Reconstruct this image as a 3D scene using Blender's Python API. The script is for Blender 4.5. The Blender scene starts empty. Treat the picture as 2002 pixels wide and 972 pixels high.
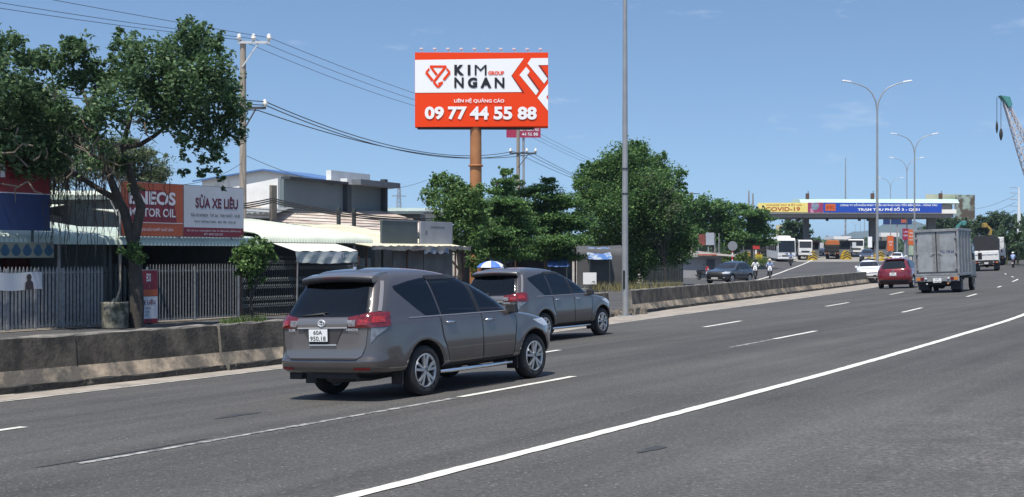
import bpy, bmesh, math, random
import numpy as np
from mathutils import Vector, Matrix

R = math.radians
PI = math.pi
S = bpy.context.scene
COL = S.collection
rng = random.Random(7)

# ------------------------------------------------------------------ camera
F = 2620.0            # focal length in photograph pixels (2002 wide)
CZ = 1.58
cam = bpy.data.cameras.new("camera")
cam.sensor_width = 36.0
cam.lens = 36.0 * F / 2002.0
cam.shift_y = 9.0 / 2002.0
cam.clip_start = 0.1
cam.clip_end = 30000
co = bpy.data.objects.new("camera", cam)
co.location = (0, 0, CZ)
co.rotation_euler = (R(90), 0, 0)
COL.objects.link(co)
S.camera = co
S.render.resolution_x, S.render.resolution_y = 1024, 497

# ------------------------------------------------------------------ light
SUN_ELEV = 66.0
SUN_DIR = 200.0       # compass heading the sun stands at (clockwise from +Y)
w = bpy.data.worlds.new("World")
S.world = w
w.use_nodes = True
nt = w.node_tree
nt.nodes.clear()
tc = nt.nodes.new("ShaderNodeTexCoord")
mp = nt.nodes.new("ShaderNodeMapping")
mp.vector_type = 'POINT'
mp.inputs["Scale"].default_value = (1, 1, 1.42)
mp.inputs["Location"].default_value = (0, 0, 0.125)
sky = nt.nodes.new("ShaderNodeTexSky")
sky.sky_type = 'NISHITA'
sky.sun_disc = False
sky.sun_elevation = R(SUN_ELEV)
sky.sun_rotation = R(SUN_DIR)
sky.altitude = 0
sky.air_density = 1.15
sky.dust_density = 0.6
sky.ozone_density = 3.0
bg = nt.nodes.new("ShaderNodeBackground")
bg.inputs["Strength"].default_value = 0.123
out = nt.nodes.new("ShaderNodeOutputWorld")
nz = nt.nodes.new("ShaderNodeTexNoise")
nz.inputs["Scale"].default_value = 9.0
nz.inputs["Detail"].default_value = 5
nz.inputs["Roughness"].default_value = 0.62
mp2 = nt.nodes.new("ShaderNodeMapping")
mp2.inputs["Scale"].default_value = (1, 1, 3.6)
mp2.inputs["Location"].default_value = (0.9, 0.2, 0.1)
rmp = nt.nodes.new("ShaderNodeValToRGB")
rmp.color_ramp.elements[0].position = 0.60
rmp.color_ramp.elements[0].color = (0, 0, 0, 1)
rmp.color_ramp.elements[1].position = 0.80
rmp.color_ramp.elements[1].color = (0.28, 0.28, 0.28, 1)
mx = nt.nodes.new("ShaderNodeMixRGB")
mx.inputs["Color2"].default_value = (7.4, 7.6, 8.0, 1)
L = nt.links
L.new(tc.outputs["Generated"], mp.inputs["Vector"])
L.new(mp.outputs["Vector"], sky.inputs["Vector"])
L.new(tc.outputs["Generated"], mp2.inputs["Vector"])
L.new(mp2.outputs["Vector"], nz.inputs["Vector"])
L.new(nz.outputs["Fac"], rmp.inputs["Fac"])
L.new(rmp.outputs["Color"], mx.inputs["Fac"])
tint = nt.nodes.new("ShaderNodeMixRGB")
tint.blend_type = 'MULTIPLY'
tint.inputs["Fac"].default_value = 1.0
tint.inputs["Color2"].default_value = (0.94, 1.0, 1.02, 1)
L.new(sky.outputs["Color"], tint.inputs["Color1"])
L.new(tint.outputs["Color"], mx.inputs["Color1"])
L.new(mx.outputs["Color"], bg.inputs["Color"])
L.new(bg.outputs["Background"], out.inputs["Surface"])

sl = bpy.data.lights.new("sun", 'SUN')
sl.energy = 4.5
sl.angle = R(0.53)
sl.color = (1.0, 0.95, 0.86)
so = bpy.data.objects.new("sun", sl)
so.location = (0, -10, 60)
hd = R(SUN_DIR)
el = R(SUN_ELEV)
sv = Vector((math.sin(hd) * math.cos(el), math.cos(hd) * math.cos(el), math.sin(el)))
so.rotation_euler = sv.to_track_quat('Z', 'Y').to_euler()
COL.objects.link(so)

S.view_settings.view_transform = 'Standard'
S.view_settings.look = 'None'
S.view_settings.exposure = 0.35
S.view_settings.gamma = 1.0
S.view_settings.use_curve_mapping = False
S.cycles.max_bounces = 6
S.cycles.transparent_max_bounces = 8

# ------------------------------------------------------------------ helpers
MATS = {}


def mat(name, col, rough=0.6, metal=0.0, var=0.0, vs=2.0, col2=None, bump=0.0, bs=40.0, coat=0.0,
        spec=0.5, detail=4.0, trans=0.0, stretch=None, lo=0.35, hi=0.65):
    """Principled material with an optional second colour mixed in by object-space noise."""
    if name in MATS:
        return MATS[name]
    m = bpy.data.materials.new(name)
    m.use_nodes = True
    n = m.node_tree
    b = n.nodes["Principled BSDF"]
    b.inputs["Base Color"].default_value = (*col, 1)
    b.inputs["Roughness"].default_value = rough
    b.inputs["Metallic"].default_value = metal
    b.inputs["Coat Weight"].default_value = coat
    b.inputs["Coat Roughness"].default_value = 0.04
    b.inputs["Specular IOR Level"].default_value = spec
    if col2 is None and var > 0:
        col2 = tuple(c * (1 - var) for c in col)
    if col2 is not None or bump > 0:
        t = n.nodes.new("ShaderNodeTexCoord")
        v = t.outputs["Object"]
        if stretch:
            q = n.nodes.new("ShaderNodeMapping")
            q.inputs["Scale"].default_value = stretch
            n.links.new(v, q.inputs["Vector"])
            v = q.outputs["Vector"]
    if col2 is not None:
        z = n.nodes.new("ShaderNodeTexNoise")
        z.inputs["Scale"].default_value = vs
        z.inputs["Detail"].default_value = detail
        z.inputs["Roughness"].default_value = 0.65
        n.links.new(v, z.inputs["Vector"])
        r = n.nodes.new("ShaderNodeValToRGB")
        r.color_ramp.elements[0].position = lo
        r.color_ramp.elements[0].color = (*col, 1)
        r.color_ramp.elements[1].position = hi
        r.color_ramp.elements[1].color = (*col2, 1)
        n.links.new(z.outputs["Fac"], r.inputs["Fac"])
        n.links.new(r.outputs["Color"], b.inputs["Base Color"])
    if bump > 0:
        z2 = n.nodes.new("ShaderNodeTexNoise")
        z2.inputs["Scale"].default_value = bs
        z2.inputs["Detail"].default_value = 3
        n.links.new(v, z2.inputs["Vector"])
        bp = n.nodes.new("ShaderNodeBump")
        bp.inputs["Strength"].default_value = bump
        bp.inputs["Distance"].default_value = 0.02
        n.links.new(z2.outputs["Fac"], bp.inputs["Height"])
        n.links.new(bp.outputs["Normal"], b.inputs["Normal"])
    MATS[name] = m
    return m


def leafmat(name, c1, c2, c3):
    m = bpy.data.materials.new(name)
    m.use_nodes = True
    n = m.node_tree
    b = n.nodes["Principled BSDF"]
    g = n.nodes.new("ShaderNodeNewGeometry")
    r = n.nodes.new("ShaderNodeValToRGB")
    e = r.color_ramp.elements
    e[0].position, e[0].color = 0.0, (*c1, 1)
    e[1].position, e[1].color = 1.0, (*c3, 1)
    q = e.new(0.6)
    q.color = (*c2, 1)
    n.links.new(g.outputs["Random Per Island"], r.inputs["Fac"])
    n.links.new(r.outputs["Color"], b.inputs["Base Color"])
    b.inputs["Roughness"].default_value = 0.58
    b.inputs["Specular IOR Level"].default_value = 0.25
    t = n.nodes.new("ShaderNodeBsdfTranslucent")
    h = n.nodes.new("ShaderNodeHueSaturation")
    h.inputs["Value"].default_value = 1.5
    n.links.new(r.outputs["Color"], h.inputs["Color"])
    n.links.new(h.outputs["Color"], t.inputs["Color"])
    ms = n.nodes.new("ShaderNodeMixShader")
    ms.inputs["Fac"].default_value = 0.30
    n.links.new(b.outputs["BSDF"], ms.inputs[1])
    n.links.new(t.outputs["BSDF"], ms.inputs[2])
    n.links.new(ms.outputs["Shader"], n.nodes["Material Output"].inputs["Surface"])
    return m


class MB:
    """Collects shapes; build() links them as ONE mesh object."""

    def __init__(s):
        s.v, s.f, s.m, s.sm = [], [], [], []

    def add(s, vs, fs, mi=0, smooth=False):
        k = len(s.v)
        s.v += [tuple(p) for p in vs]
        for f in fs:
            s.f.append([i + k for i in f])
            s.m.append(mi)
            s.sm.append(smooth)
        return s

    def box(s, c, d, mi=0, rot=None, taper=1.0):
        x, y, z = d[0] / 2, d[1] / 2, d[2] / 2
        vs = []
        for sz in (-1, 1):
            k = taper if sz > 0 else 1.0
            for sx, sy in ((-1, -1), (1, -1), (1, 1), (-1, 1)):
                vs.append(Vector((sx * x * k, sy * y * k, sz * z)))
        if rot is not None:
            vs = [rot @ p for p in vs]
        vs = [p + Vector(c) for p in vs]
        return s.add(vs, [(3, 2, 1, 0), (4, 5, 6, 7), (0, 1, 5, 4), (1, 2, 6, 5), (2, 3, 7, 6), (3, 0, 4, 7)], mi)

    def bar(s, a, b, wd, h=None, mi=0):
        a, b = Vector(a), Vector(b)
        d = b - a
        q = d.to_track_quat('X', 'Z').to_matrix()
        return s.box((a + b) / 2, (d.length, wd, h or wd), mi, q)

    def tube(s, path, r, seg=8, mi=0, caps=True):
        path = [Vector(p) for p in path]
        n = len(path)
        rs = r if isinstance(r, (list, tuple)) else [r] * n
        rings = []
        up = None
        for i, p in enumerate(path):
            t = (path[min(i + 1, n - 1)] - path[max(i - 1, 0)]).normalized()
            if up is None:
                up = t.orthogonal().normalized()
            else:
                up = (up - t * up.dot(t))
                up = up.normalized() if up.length > 1e-6 else t.orthogonal().normalized()
            o = t.cross(up)
            rings.append([p + (up * math.cos(2 * PI * k / seg) + o * math.sin(2 * PI * k / seg)) * rs[i] for k in range(seg)])
        vs = [q for g in rings for q in g]
        fs = []
        for i in range(n - 1):
            for k in range(seg):
                k2 = (k + 1) % seg
                fs.append((i * seg + k, i * seg + k2, (i + 1) * seg + k2, (i + 1) * seg + k))
        s.add(vs, fs, mi, True)
        if caps:
            s.add(rings[0], [tuple(reversed(range(seg)))], mi)
            s.add(rings[-1], [tuple(range(seg))], mi)
        return s

    def lathe(s, prof, seg=24, axis='z', c=(0, 0, 0), mi=0, smooth=True):
        """prof: (radius, along-axis) pairs"""
        vs, fs = [], []
        n = len(prof)
        for k in range(seg):
            a = 2 * PI * k / seg
            for r, h in prof:
                if axis == 'z':
                    p = (r * math.cos(a), r * math.sin(a), h)
                elif axis == 'y':
                    p = (r * math.cos(a), h, -r * math.sin(a))
                else:
                    p = (h, r * math.cos(a), r * math.sin(a))
                vs.append((p[0] + c[0], p[1] + c[1], p[2] + c[2]))
        for k in range(seg):
            k2 = (k + 1) % seg
            for i in range(n - 1):
                fs.append((k * n + i, k2 * n + i, k2 * n + i + 1, k * n + i + 1))
        return s.add(vs, fs, mi, smooth)

    def prism(s, pts, d, mi=0, plane='xz', c=(0, 0, 0)):
        """extrude a 2-D outline (counter-clockwise seen from -y for xz) by d = (d0, d1)"""
        n = len(pts)

        def P(a, b, t):
            if plane == 'xz':
                p = (a, t, b)
            elif plane == 'yz':
                p = (t, a, b)
            else:
                p = (a, b, t)
            return (p[0] + c[0], p[1] + c[1], p[2] + c[2])
        vs = [P(a, b, d[0]) for a, b in pts] + [P(a, b, d[1]) for a, b in pts]
        fs = [tuple(range(n)), tuple(reversed(range(n, 2 * n)))]
        for i in range(n):
            j = (i + 1) % n
            fs.append((i, i + n, j + n, j))
        return s.add(vs, fs, mi)

    def grid(s, P, mi=0, smooth=True):
        """P: rows of points"""
        nr, nc = len(P), len(P[0])
        vs = [q for r in P for q in r]
        fs = [(i * nc + j, i * nc + j + 1, (i + 1) * nc + j + 1, (i + 1) * nc + j) for i in range(nr - 1) for j in range(nc - 1)]
        return s.add(vs, fs, mi, smooth)

    def build(s, name, mats, parent=None, bevel=0, loc=None, fix=True):
        me = bpy.data.meshes.new(name)
        me.from_pydata(s.v, [], s.f)
        for m in (mats if isinstance(mats, (list, tuple)) else [mats]):
            me.materials.append(m)
        me.polygons.foreach_set("material_index", s.m)
        me.polygons.foreach_set("use_smooth", s.sm)
        if fix:
            bm = bmesh.new()
            bm.from_mesh(me)
            bmesh.ops.recalc_face_normals(bm, faces=bm.faces)
            bm.to_mesh(me)
            bm.free()
        me.update()
        o = bpy.data.objects.new(name, me)
        COL.objects.link(o)
        if parent is not None:
            o.parent = parent
        if loc is not None:
            o.location = loc
        if bevel:
            b = o.modifiers.new("bevel", 'BEVEL')
            b.width = bevel
            b.segments = 2
            b.limit_method = 'ANGLE'
        return o


def tag(o, label, cat, group=None, kind=None):
    if label:
        o["label"] = label
    if cat:
        o["category"] = cat
    if group:
        o["group"] = group
    if kind:
        o["kind"] = kind
    return o


def thing(name, label, cat, loc=(0, 0, 0), rz=0.0, group=None):
    o = bpy.data.objects.new(name, None)
    o.empty_display_size = 0.3
    o.location = loc
    o.rotation_euler = (0, 0, rz)
    COL.objects.link(o)
    return tag(o, label, cat, group)


def struct(o):
    o["kind"] = "structure"
    return o


def copy_tree(o, parent=None):
    c = o.copy()
    COL.objects.link(c)
    if parent is not None:
        c.parent = parent
    for ch in list(o.children):
        copy_tree(ch, c)
    return c


TXT = {}


def text_mesh(body, bold=0.0):
    key = (body, bold)
    if key not in TXT:
        cu = bpy.data.curves.new("text", 'FONT')
        cu.body = body
        cu.size = 1.0
        cu.offset = bold
        cu.resolution_u = 3
        cu.space_line = 1.0
        o = bpy.data.objects.new("text", cu)
        COL.objects.link(o)
        dg = bpy.context.evaluated_depsgraph_get()
        me = o.evaluated_get(dg).to_mesh()
        vs = [tuple(v.co) for v in me.vertices]
        fs = [tuple(p.vertices) for p in me.polygons]
        o.evaluated_get(dg).to_mesh_clear()
        bpy.data.objects.remove(o)
        bpy.data.curves.remove(cu)
        TXT[key] = (vs, fs)
    return TXT[key]


def letter(mb, body, x0, x1, z0, z1, y=-0.01, mi=0, bold=0.0, skew=0.0, keep=False):
    """add lettering fitted to the box x0..x1, z0..z1 on a panel that faces -y"""
    vs, fs = text_mesh(body, bold)
    if not vs:
        return
    ax = [v[0] for v in vs]
    az = [v[1] for v in vs]
    wx, wz = max(ax) - min(ax), max(az) - min(az)
    kx, kz = (x1 - x0) / wx, (z1 - z0) / wz
    P = [(x0 + (v[0] - min(ax)) * kx + skew * (v[1] - min(az)) * kz, y, z0 + (v[1] - min(az)) * kz) for v in vs]
    mb.add(P, fs, mi)


def flat(mb, pts, y, mi=0):
    """polygon drawn on a panel facing -y; pts in (x, z)"""
    mb.add([(x, y, z) for x, z in pts], [tuple(range(len(pts)))], mi)


def px(u, Y):
    return (u - 1001.0) / F * Y


def pz(v, Y):
    return CZ - (v - 495.0) / F * Y


def at(u, v, Y):
    return Vector((px(u, Y), Y, pz(v, Y)))


# ------------------------------------------------------------------ terrain
PA, PB = 0.036, -0.0156
FWD = (0.531, 0.847)
RGT = (0.847, -0.531)


def ramp(Y):
    t = np.clip((np.asarray(Y, float) - 105.0), 0, 135)
    q = np.minimum(t, 90)
    r = 1.55 * (q / 90) ** 2
    e = np.maximum(t - 90, 0)
    return r + 0.0344 * e - 0.0344 / 90 * e * e


def gz(X, Y):
    p = PA * np.asarray(X, float) + PB * np.asarray(Y, float)
    return np.clip(p, -0.6, 0.3) + ramp(Y)


def sd(s, d):
    return s * FWD[0] + d * RGT[0], s * FWD[1] + d * RGT[1]


def curve_fn(pts, sm=5.0):
    ps = np.array(pts, float)
    xs = np.arange(-90, 330, 0.5)
    ys = np.interp(xs, ps[:, 0], ps[:, 1])
    # keep end slopes
    a = (ps[1, 1] - ps[0, 1]) / (ps[1, 0] - ps[0, 0])
    b = (ps[-1, 1] - ps[-2, 1]) / (ps[-1, 0] - ps[-2, 0])
    ys = np.where(xs < ps[0, 0], ps[0, 1] + a * (xs - ps[0, 0]), ys)
    ys = np.where(xs > ps[-1, 0], ps[-1, 1] + b * (xs - ps[-1, 0]), ys)
    k = np.exp(-0.5 * (np.arange(-30, 31) * 0.5 / sm) ** 2)
    k /= k.sum()
    yp = np.pad(ys, 30, mode='reflect', reflect_type='odd')
    ys = np.convolve(yp, k, 'valid')
    return lambda s: float(np.interp(s, xs, ys))


dE = curve_fn([(-60, -6.15), (8, -6.17), (14, -6.2), (20.7, -6.4), (36.5, -7.25), (56, -9.6), (75, -12.2), (95, -15.4), (140, -26.5), (210, -52)], 3)
dB = curve_fn([(-60, -9.72), (14, -9.78), (24.4, -10.24), (30, -10.5), (40, -11.4), (56, -13.2), (73, -15.6), (95, -19.1), (140, -30), (210, -56)], 2.5)
dA = curve_fn([(-60, -13.05), (10, -13.08), (20, -13.3), (32.5, -14.39), (47, -16.1), (51, -16.5), (62, -18.1), (66, -18.7), (95, -23.3), (140, -34), (210, -60)], 2.5)
dI = curve_fn([(-60, -16.5), (12, -16.5), (18.4, -16.5), (25, -17.1), (35.5, -18.6), (52.3, -20.4), (74.4, -23.3), (96, -27), (140, -38), (210, -64)], 3)
dBar = curve_fn([(-60, -17.7), (13, -17.65), (18.5, -17.3), (24, -17.9), (33, -19.9), (42.8, -21.7), (49.6, -22.7), (70.4, -25.5), (95.8, -29.1), (140, -41), (210, -66)], 2.5)
dFar = curve_fn([(-60, -31), (30, -31.5), (45, -33.5), (60, -36.5), (80, -42), (100, -48), (140, -66), (210, -92)], 5)


def xyz(s, d, dz=0.0):
    x, y = sd(s, d)
    return (x, y, float(gz(x, y)) + dz)


def strip(name, f0, f1, s0, s1, ds, nd, m, dz=0.0):
    mb = MB()
    rows = []
    for s in np.arange(s0, s1 + 1e-6, ds):
        a, b = f0(s), f1(s)
        rows.append([xyz(s, a + (b - a) * k / nd, dz) for k in range(nd + 1)])
    mb.grid(rows)
    return mb.build(name, m, fix=True)


def norm_at(x, y):
    e = 0.5
    n = Vector((-(float(gz(x + e, y)) - float(gz(x - e, y))) / (2 * e), -(float(gz(x, y + e)) - float(gz(x, y - e))) / (2 * e), 1))
    return n.normalized()


def place(o, x, y, heading, dz=0.0, lean=True):
    """stand o at x, y with its local +x pointing along heading (clockwise from +Y)"""
    n = norm_at(x, y) if lean else Vector((0, 0, 1))
    f = Vector((math.sin(heading), math.cos(heading), 0))
    f = (f - n * f.dot(n)).normalized()
    l = n.cross(f)
    o.rotation_euler = Matrix((f, l, n)).transposed().to_euler()
    o.location = (x, y, float(gz(x, y)) + dz)


def roadhead(s, fn):
    a, b = sd(s - 1, fn(s - 1)), sd(s + 1, fn(s + 1))
    return math.atan2(b[0] - a[0], b[1] - a[1])

# ------------------------------------------------------------------ setting: ground, roads, markings
def hit(u, v):
    lo = 3.0
    Y = lo
    while Y < 900:
        x, z = px(u, Y), pz(v, Y)
        if z <= float(gz(x, Y)):
            a, b = Y - 0.5, Y
            for _ in range(20):
                m = (a + b) / 2
                if pz(v, m) <= float(gz(px(u, m), m)):
                    b = m
                else:
                    a = m
            return px(u, b), b
        Y += 0.5
    return px(u, 900), 900


def asphalt(name, base, c2, gravel=False):
    m = bpy.data.materials.new(name)
    m.use_nodes = True
    n = m.node_tree
    lk = n.links
    b = n.nodes["Principled BSDF"]
    t = n.nodes.new("ShaderNodeTexCoord")

    def noise(scale, detail=4, rough=0.6, mapping=None):
        z = n.nodes.new("ShaderNodeTexNoise")
        z.inputs["Scale"].default_value = scale
        z.inputs["Detail"].default_value = detail
        z.inputs["Roughness"].default_value = rough
        if mapping:
            q = n.nodes.new("ShaderNodeMapping")
            q.inputs["Rotation"].default_value = (0, 0, mapping[0])
            q.inputs["Scale"].default_value = mapping[1]
            lk.new(t.outputs["Object"], q.inputs["Vector"])
            lk.new(q.outputs["Vector"], z.inputs["Vector"])
        else:
            lk.new(t.outputs["Object"], z.inputs["Vector"])
        return z

    def ramp2(src, p0, c0, p1, c1):
        r = n.nodes.new("ShaderNodeValToRGB")
        r.color_ramp.elements[0].position, r.color_ramp.elements[0].color = p0, (*c0, 1)
        r.color_ramp.elements[1].position, r.color_ramp.elements[1].color = p1, (*c1, 1)
        lk.new(src, r.inputs["Fac"])
        return r.outputs["Color"]

    def mix(kind, fac, a, c):
        x = n.nodes.new("ShaderNodeMixRGB")
        x.blend_type = kind
        if isinstance(fac, float):
            x.inputs["Fac"].default_value = fac
        else:
            lk.new(fac, x.inputs["Fac"])
        for k, sock in (("Color1", a), ("Color2", c)):
            if isinstance(sock, tuple):
                x.inputs[k].default_value = (*sock, 1)
            else:
                lk.new(sock, x.inputs[k])
        return x.outputs["Color"]
    big = ramp2(noise(0.35, 5).outputs["Fac"], 0.3, base, 0.7, c2)
    ang = math.atan2(FWD[1], FWD[0])
    # wheel-worn streaks that follow the lanes
    q = n.nodes.new("ShaderNodeMapping")
    q.vector_type = 'POINT'
    q.inputs["Rotation"].default_value = (0, 0, -ang)
    lk.new(t.outputs["Object"], q.inputs["Vector"])
    q2 = n.nodes.new("ShaderNodeMapping")
    q2.inputs["Scale"].default_value = (0.05, 1.3, 1)
    lk.new(q.outputs["Vector"], q2.inputs["Vector"])
    st = n.nodes.new("ShaderNodeTexNoise")
    st.inputs["Scale"].default_value = 1.0
    st.inputs["Detail"].default_value = 5
    st.inputs["Roughness"].default_value = 0.6
    lk.new(q2.outputs["Vector"], st.inputs["Vector"])
    streak = ramp2(st.outputs["Fac"], 0.3, (0.62, 0.62, 0.63), 0.7, (1.28, 1.27, 1.26))
    c = mix('MULTIPLY', 0.8, big, streak)
    sp = ramp2(noise(26, 3, 0.7).outputs["Fac"], 0.30, (0.52, 0.52, 0.53), 0.72, (1.6, 1.58, 1.55))
    c = mix('MULTIPLY', 0.8, c, sp)
    chips = ramp2(noise(34, 2, 0.5).outputs["Fac"], 0.655, (0, 0, 0), 0.73, (1, 1, 1))
    c = mix('MIX', mix('MULTIPLY', 1.0, chips, (0.7, 0.7, 0.7)), c, (0.30, 0.29, 0.27))
    # scattered oil stains
    oil = ramp2(noise(0.55, 6, 0.7, (ang, (0.5, 1.6, 1))).outputs["Fac"], 0.66, (0, 0, 0), 0.76, (0.4, 0.4, 0.4))
    c = mix('MIX', oil, c, (0.03, 0.03, 0.032))
    if gravel:
        # loose pale chippings on the shoulder near the camera
        vs = n.nodes.new("ShaderNodeVectorMath")
        vs.operation = 'DISTANCE'
        lk.new(t.outputs["Object"], vs.inputs[0])
        vs.inputs[1].default_value = (5.8, 11.0, 0)
        gm = n.nodes.new("ShaderNodeMapRange")
        gm.inputs["From Min"].default_value = 5.6
        gm.inputs["From Max"].default_value = 1.0
        lk.new(vs.outputs["Value"], gm.inputs["Value"])
        gn = ramp2(noise(23, 4, 0.75).outputs["Fac"], 0.40, (0.058, 0.057, 0.056), 0.66, (0.25, 0.235, 0.21))
        gmask = mix('MULTIPLY', 1.0, gm.outputs["Result"], ramp2(noise(1.4, 5).outputs["Fac"], 0.34, (0.12, 0.12, 0.12), 0.66, (0.9, 0.9, 0.9)))
        c = mix('MIX', gmask, c, gn)
    lk.new(c, b.inputs["Base Color"])
    b.inputs["Roughness"].default_value = 0.82
    b.inputs["Specular IOR Level"].default_value = 0.35
    bn = noise(48, 3, 0.7)
    bp = n.nodes.new("ShaderNodeBump")
    bp.inputs["Strength"].default_value = 0.55
    bp.inputs["Distance"].default_value = 0.012
    lk.new(bn.outputs["Fac"], bp.inputs["Height"])
    lk.new(bp.outputs["Normal"], b.inputs["Normal"])
    return m


ASPH = asphalt("asphalt", (0.081, 0.078, 0.0735), (0.062, 0.0595, 0.0565), True)
ASPH2 = asphalt("asphalt_far_side", (0.066, 0.064, 0.064), (0.08, 0.078, 0.077))
EARTH = mat("dusty_ground", (0.30, 0.25, 0.20), 0.9, vs=0.5, col2=(0.19, 0.17, 0.14), bump=0.5, bs=9, detail=8)
PAINT = mat("road_paint", (0.68, 0.665, 0.60), 0.65, vs=9, col2=(0.30, 0.29, 0.265), lo=0.5, hi=0.74, detail=9)
PAINTOLD = mat("worn_road_paint", (0.40, 0.39, 0.37), 0.7, vs=7, col2=(0.10, 0.10, 0.10), lo=0.42, hi=0.58, detail=7)
DUST = mat("dusty_verge", (0.37, 0.32, 0.265), 0.9, vs=1.6, col2=(0.20, 0.18, 0.155), bump=0.4, bs=22, detail=8)
TAR = mat("tar_patch", (0.045, 0.044, 0.044), 0.7, var=0.3, vs=6)

mb = MB()
xs = sorted(set(list(np.arange(-120, 161, 4.0)) + [-8000, -4000, -2000, -1000, -600, -350, -220, -160, 200, 260, 350, 600, 1000, 2000, 4000, 8000]))
ys = sorted(set(list(np.arange(-20, 261, 3.0)) + [-900, -300, -80, 300, 380, 500, 800, 1300, 2200, 4000, 6500, 10000]))
mb.grid([[(x, y, float(gz(x, y)) - 0.06) for x in xs] for y in ys])
struct(mb.build("ground", EARTH))

struct(strip("road", lambda s: 9.0 if s < 60 else 9 - (s - 60) * 0.12, lambda s: dBar(s) - 0.5, -30, 235, 2.0, 24, ASPH, 0.0))
struct(strip("oncoming_road", lambda s: dBar(s) - 0.52, lambda s: dFar(s), -30, 235, 2.0, 10, ASPH2, 0.0))
struct(strip("verge", lambda s: dI(s) - 0.12, lambda s: dBar(s) - 0.2, -20, 100, 1.0, 2, DUST, 0.005))


def line_mark(name, fn, s0, s1, wd, m, dz=0.008, step=0.22):
    mb = MB()
    n = max(2, int((s1 - s0) / step) + 1)
    mb.grid([[xyz(s, fn(s) + k * wd / 2 + rng.uniform(-.009, .009), dz) for k in (1, -1)] for s in np.linspace(s0, s1, n)])
    return struct(mb.build(name, m))


line_mark("edge_line", dE, -12, 140, 0.165, PAINT)
line_mark("median_edge_line", dI, -12, 120, 0.13, mat("dusty_road_paint", (.52, .49, .43), .7, vs=5, col2=(.27, .25, .22), lo=.42, hi=.62, detail=8))
for s0, s1 in ((-20, -17), (-5.5, -2.5), (7.0, 10.2), (20.5, 23.5), (32.5, 35.9), (47.0, 50.9), (61.6, 66.2), (77, 81), (92, 96)):
    line_mark("lane_dash", dA, s0, s1, 0.15, PAINT)
for s0, s1 in ((0.5, 3.5), (14.4, 17.6), (27.0, 30.1), (40.4, 44.0), (55.6, 59.5), (71.2, 74), (86, 95), (104, 108), (120, 124)):
    line_mark("lane_dash", dB, s0, s1, 0.13, PAINT)
line_mark("worn_lane_line", dB, 8.2, 14.3, 0.10, PAINTOLD, 0.006)
line_mark("worn_lane_line", dB, 24.3, 26.9, 0.10, PAINTOLD, 0.006)
mbq = MB()
for cs, cd, a_, b_ in ((8.9, -9.95, 1.0, 0.045), (11.9, -11.35, 0.35, 0.10), (10.6, -5.2, 0.22, 0.07), (7.7, -5.3, 0.2, 0.06)):
    ring = []
    for k in range(18):
        t = 2 * PI * k / 18
        q = 1 + 0.25 * math.sin(3 * t + cs) + 0.12 * math.sin(7 * t)
        ring.append(xyz(cs + a_ * q * math.cos(t), cd + b_ * q * math.sin(t), 0.005))
    mbq.add(ring, [tuple(range(18))])
struct(mbq.build("tar_patches", TAR))

# line painted on the oncoming carriageway, and the pale concrete apron of the toll plaza
mb = MB()
pl = [hit(u, v) for u, v in ((1420, 571), (1450, 557), (1480, 548), (1510, 539), (1540, 528), (1570, 517), (1588, 509), (1592, 506.5))]
prev = None
rows = []
for i, (x, y) in enumerate(pl):
    j = min(i + 1, len(pl) - 1)
    k = max(i - 1, 0)
    d = Vector((pl[j][0] - pl[k][0], pl[j][1] - pl[k][1])).normalized()
    rows.append([(x - d.y * sgn * 0.11, y + d.x * sgn * 0.11) for sgn in (1, -1)])
rr = []
for a, b in zip(rows[:-1], rows[1:]):
    for k in range(6):
        t = k / 6
        rr.append([(p[0] + (q[0] - p[0]) * t, p[1] + (q[1] - p[1]) * t) for p, q in zip(a, b)])
rr.append(rows[-1])
mb.grid([[(x, y, float(gz(x, y)) + 0.02) for x, y in r] for r in rr])
struct(mb.build("oncoming_edge_line", PAINT))
mb = MB()
mb.grid([[(x, y, float(gz(x, y)) + 0.01) for x in np.arange(34, 96, 4.0)] for y in np.arange(178, 214, 3.0)])
struct(mb.build("toll_apron", mat("concrete_apron", (0.30, 0.285, 0.26), 0.85, vs=0.3, col2=(0.2, 0.19, 0.18), detail=8)))
# dirt forecourt in front of the shops
struct(strip("forecourt", lambda s: dFar(s) + 0.3, lambda s: dFar(s) - 16, -20, 120, 2.0, 6,
             mat("forecourt_concrete", (0.33, 0.29, 0.24), 0.9, vs=0.9, col2=(0.17, 0.155, 0.135), bump=0.4, bs=14, detail=9), 0.02))
# low kerb island before the toll lanes
mb = MB()
isl = [hit(1388, 527), hit(1500, 524), hit(1500, 519.5), hit(1388, 519)]
n0 = len(isl)
top = [(x, y, float(gz(x, y)) + 0.28) for x, y in isl]
bot = [(x, y, float(gz(x, y)) - 0.05) for x, y in isl]
mb.add(bot + top, [(4, 5, 6, 7)] + [(i, (i + 1) % 4, (i + 1) % 4 + 4, i + 4) for i in range(4)])
struct(mb.build("kerb_island", mat("kerb_concrete", (0.34, 0.32, 0.29), 0.85, var=0.4, vs=3)))

# far hills
mb = MB()
hx = np.linspace(400, 3600, 90)
hy = np.linspace(4200, 6400, 14)
rows = []
for j, y in enumerate(hy):
    r = []
    for x in hx:
        u = 1001 + x / y * F
        pr = 26 * math.exp(-((u - 1640) / 55) ** 2) + 46 * math.exp(-((u - 1800) / 75) ** 2) + 26 * math.exp(-((u - 1720) / 60) ** 2) + 22 * math.exp(-((u - 1980) / 120) ** 2) + 9
        pr += 3 * math.sin(u * 0.11) + 2 * math.sin(u * 0.31 + 1)
        env = math.sin(PI * min(1, (j + 0.0) / 13)) ** 0.7
        r.append((x, y, pr / F * 5200 * env - 4))
    rows.append(r)
mb.grid(rows)
struct(mb.build("hills", mat("forested_hill", (0.05, 0.075, 0.05), 0.95, vs=0.012, col2=(0.075, 0.095, 0.06), detail=9)))

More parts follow.
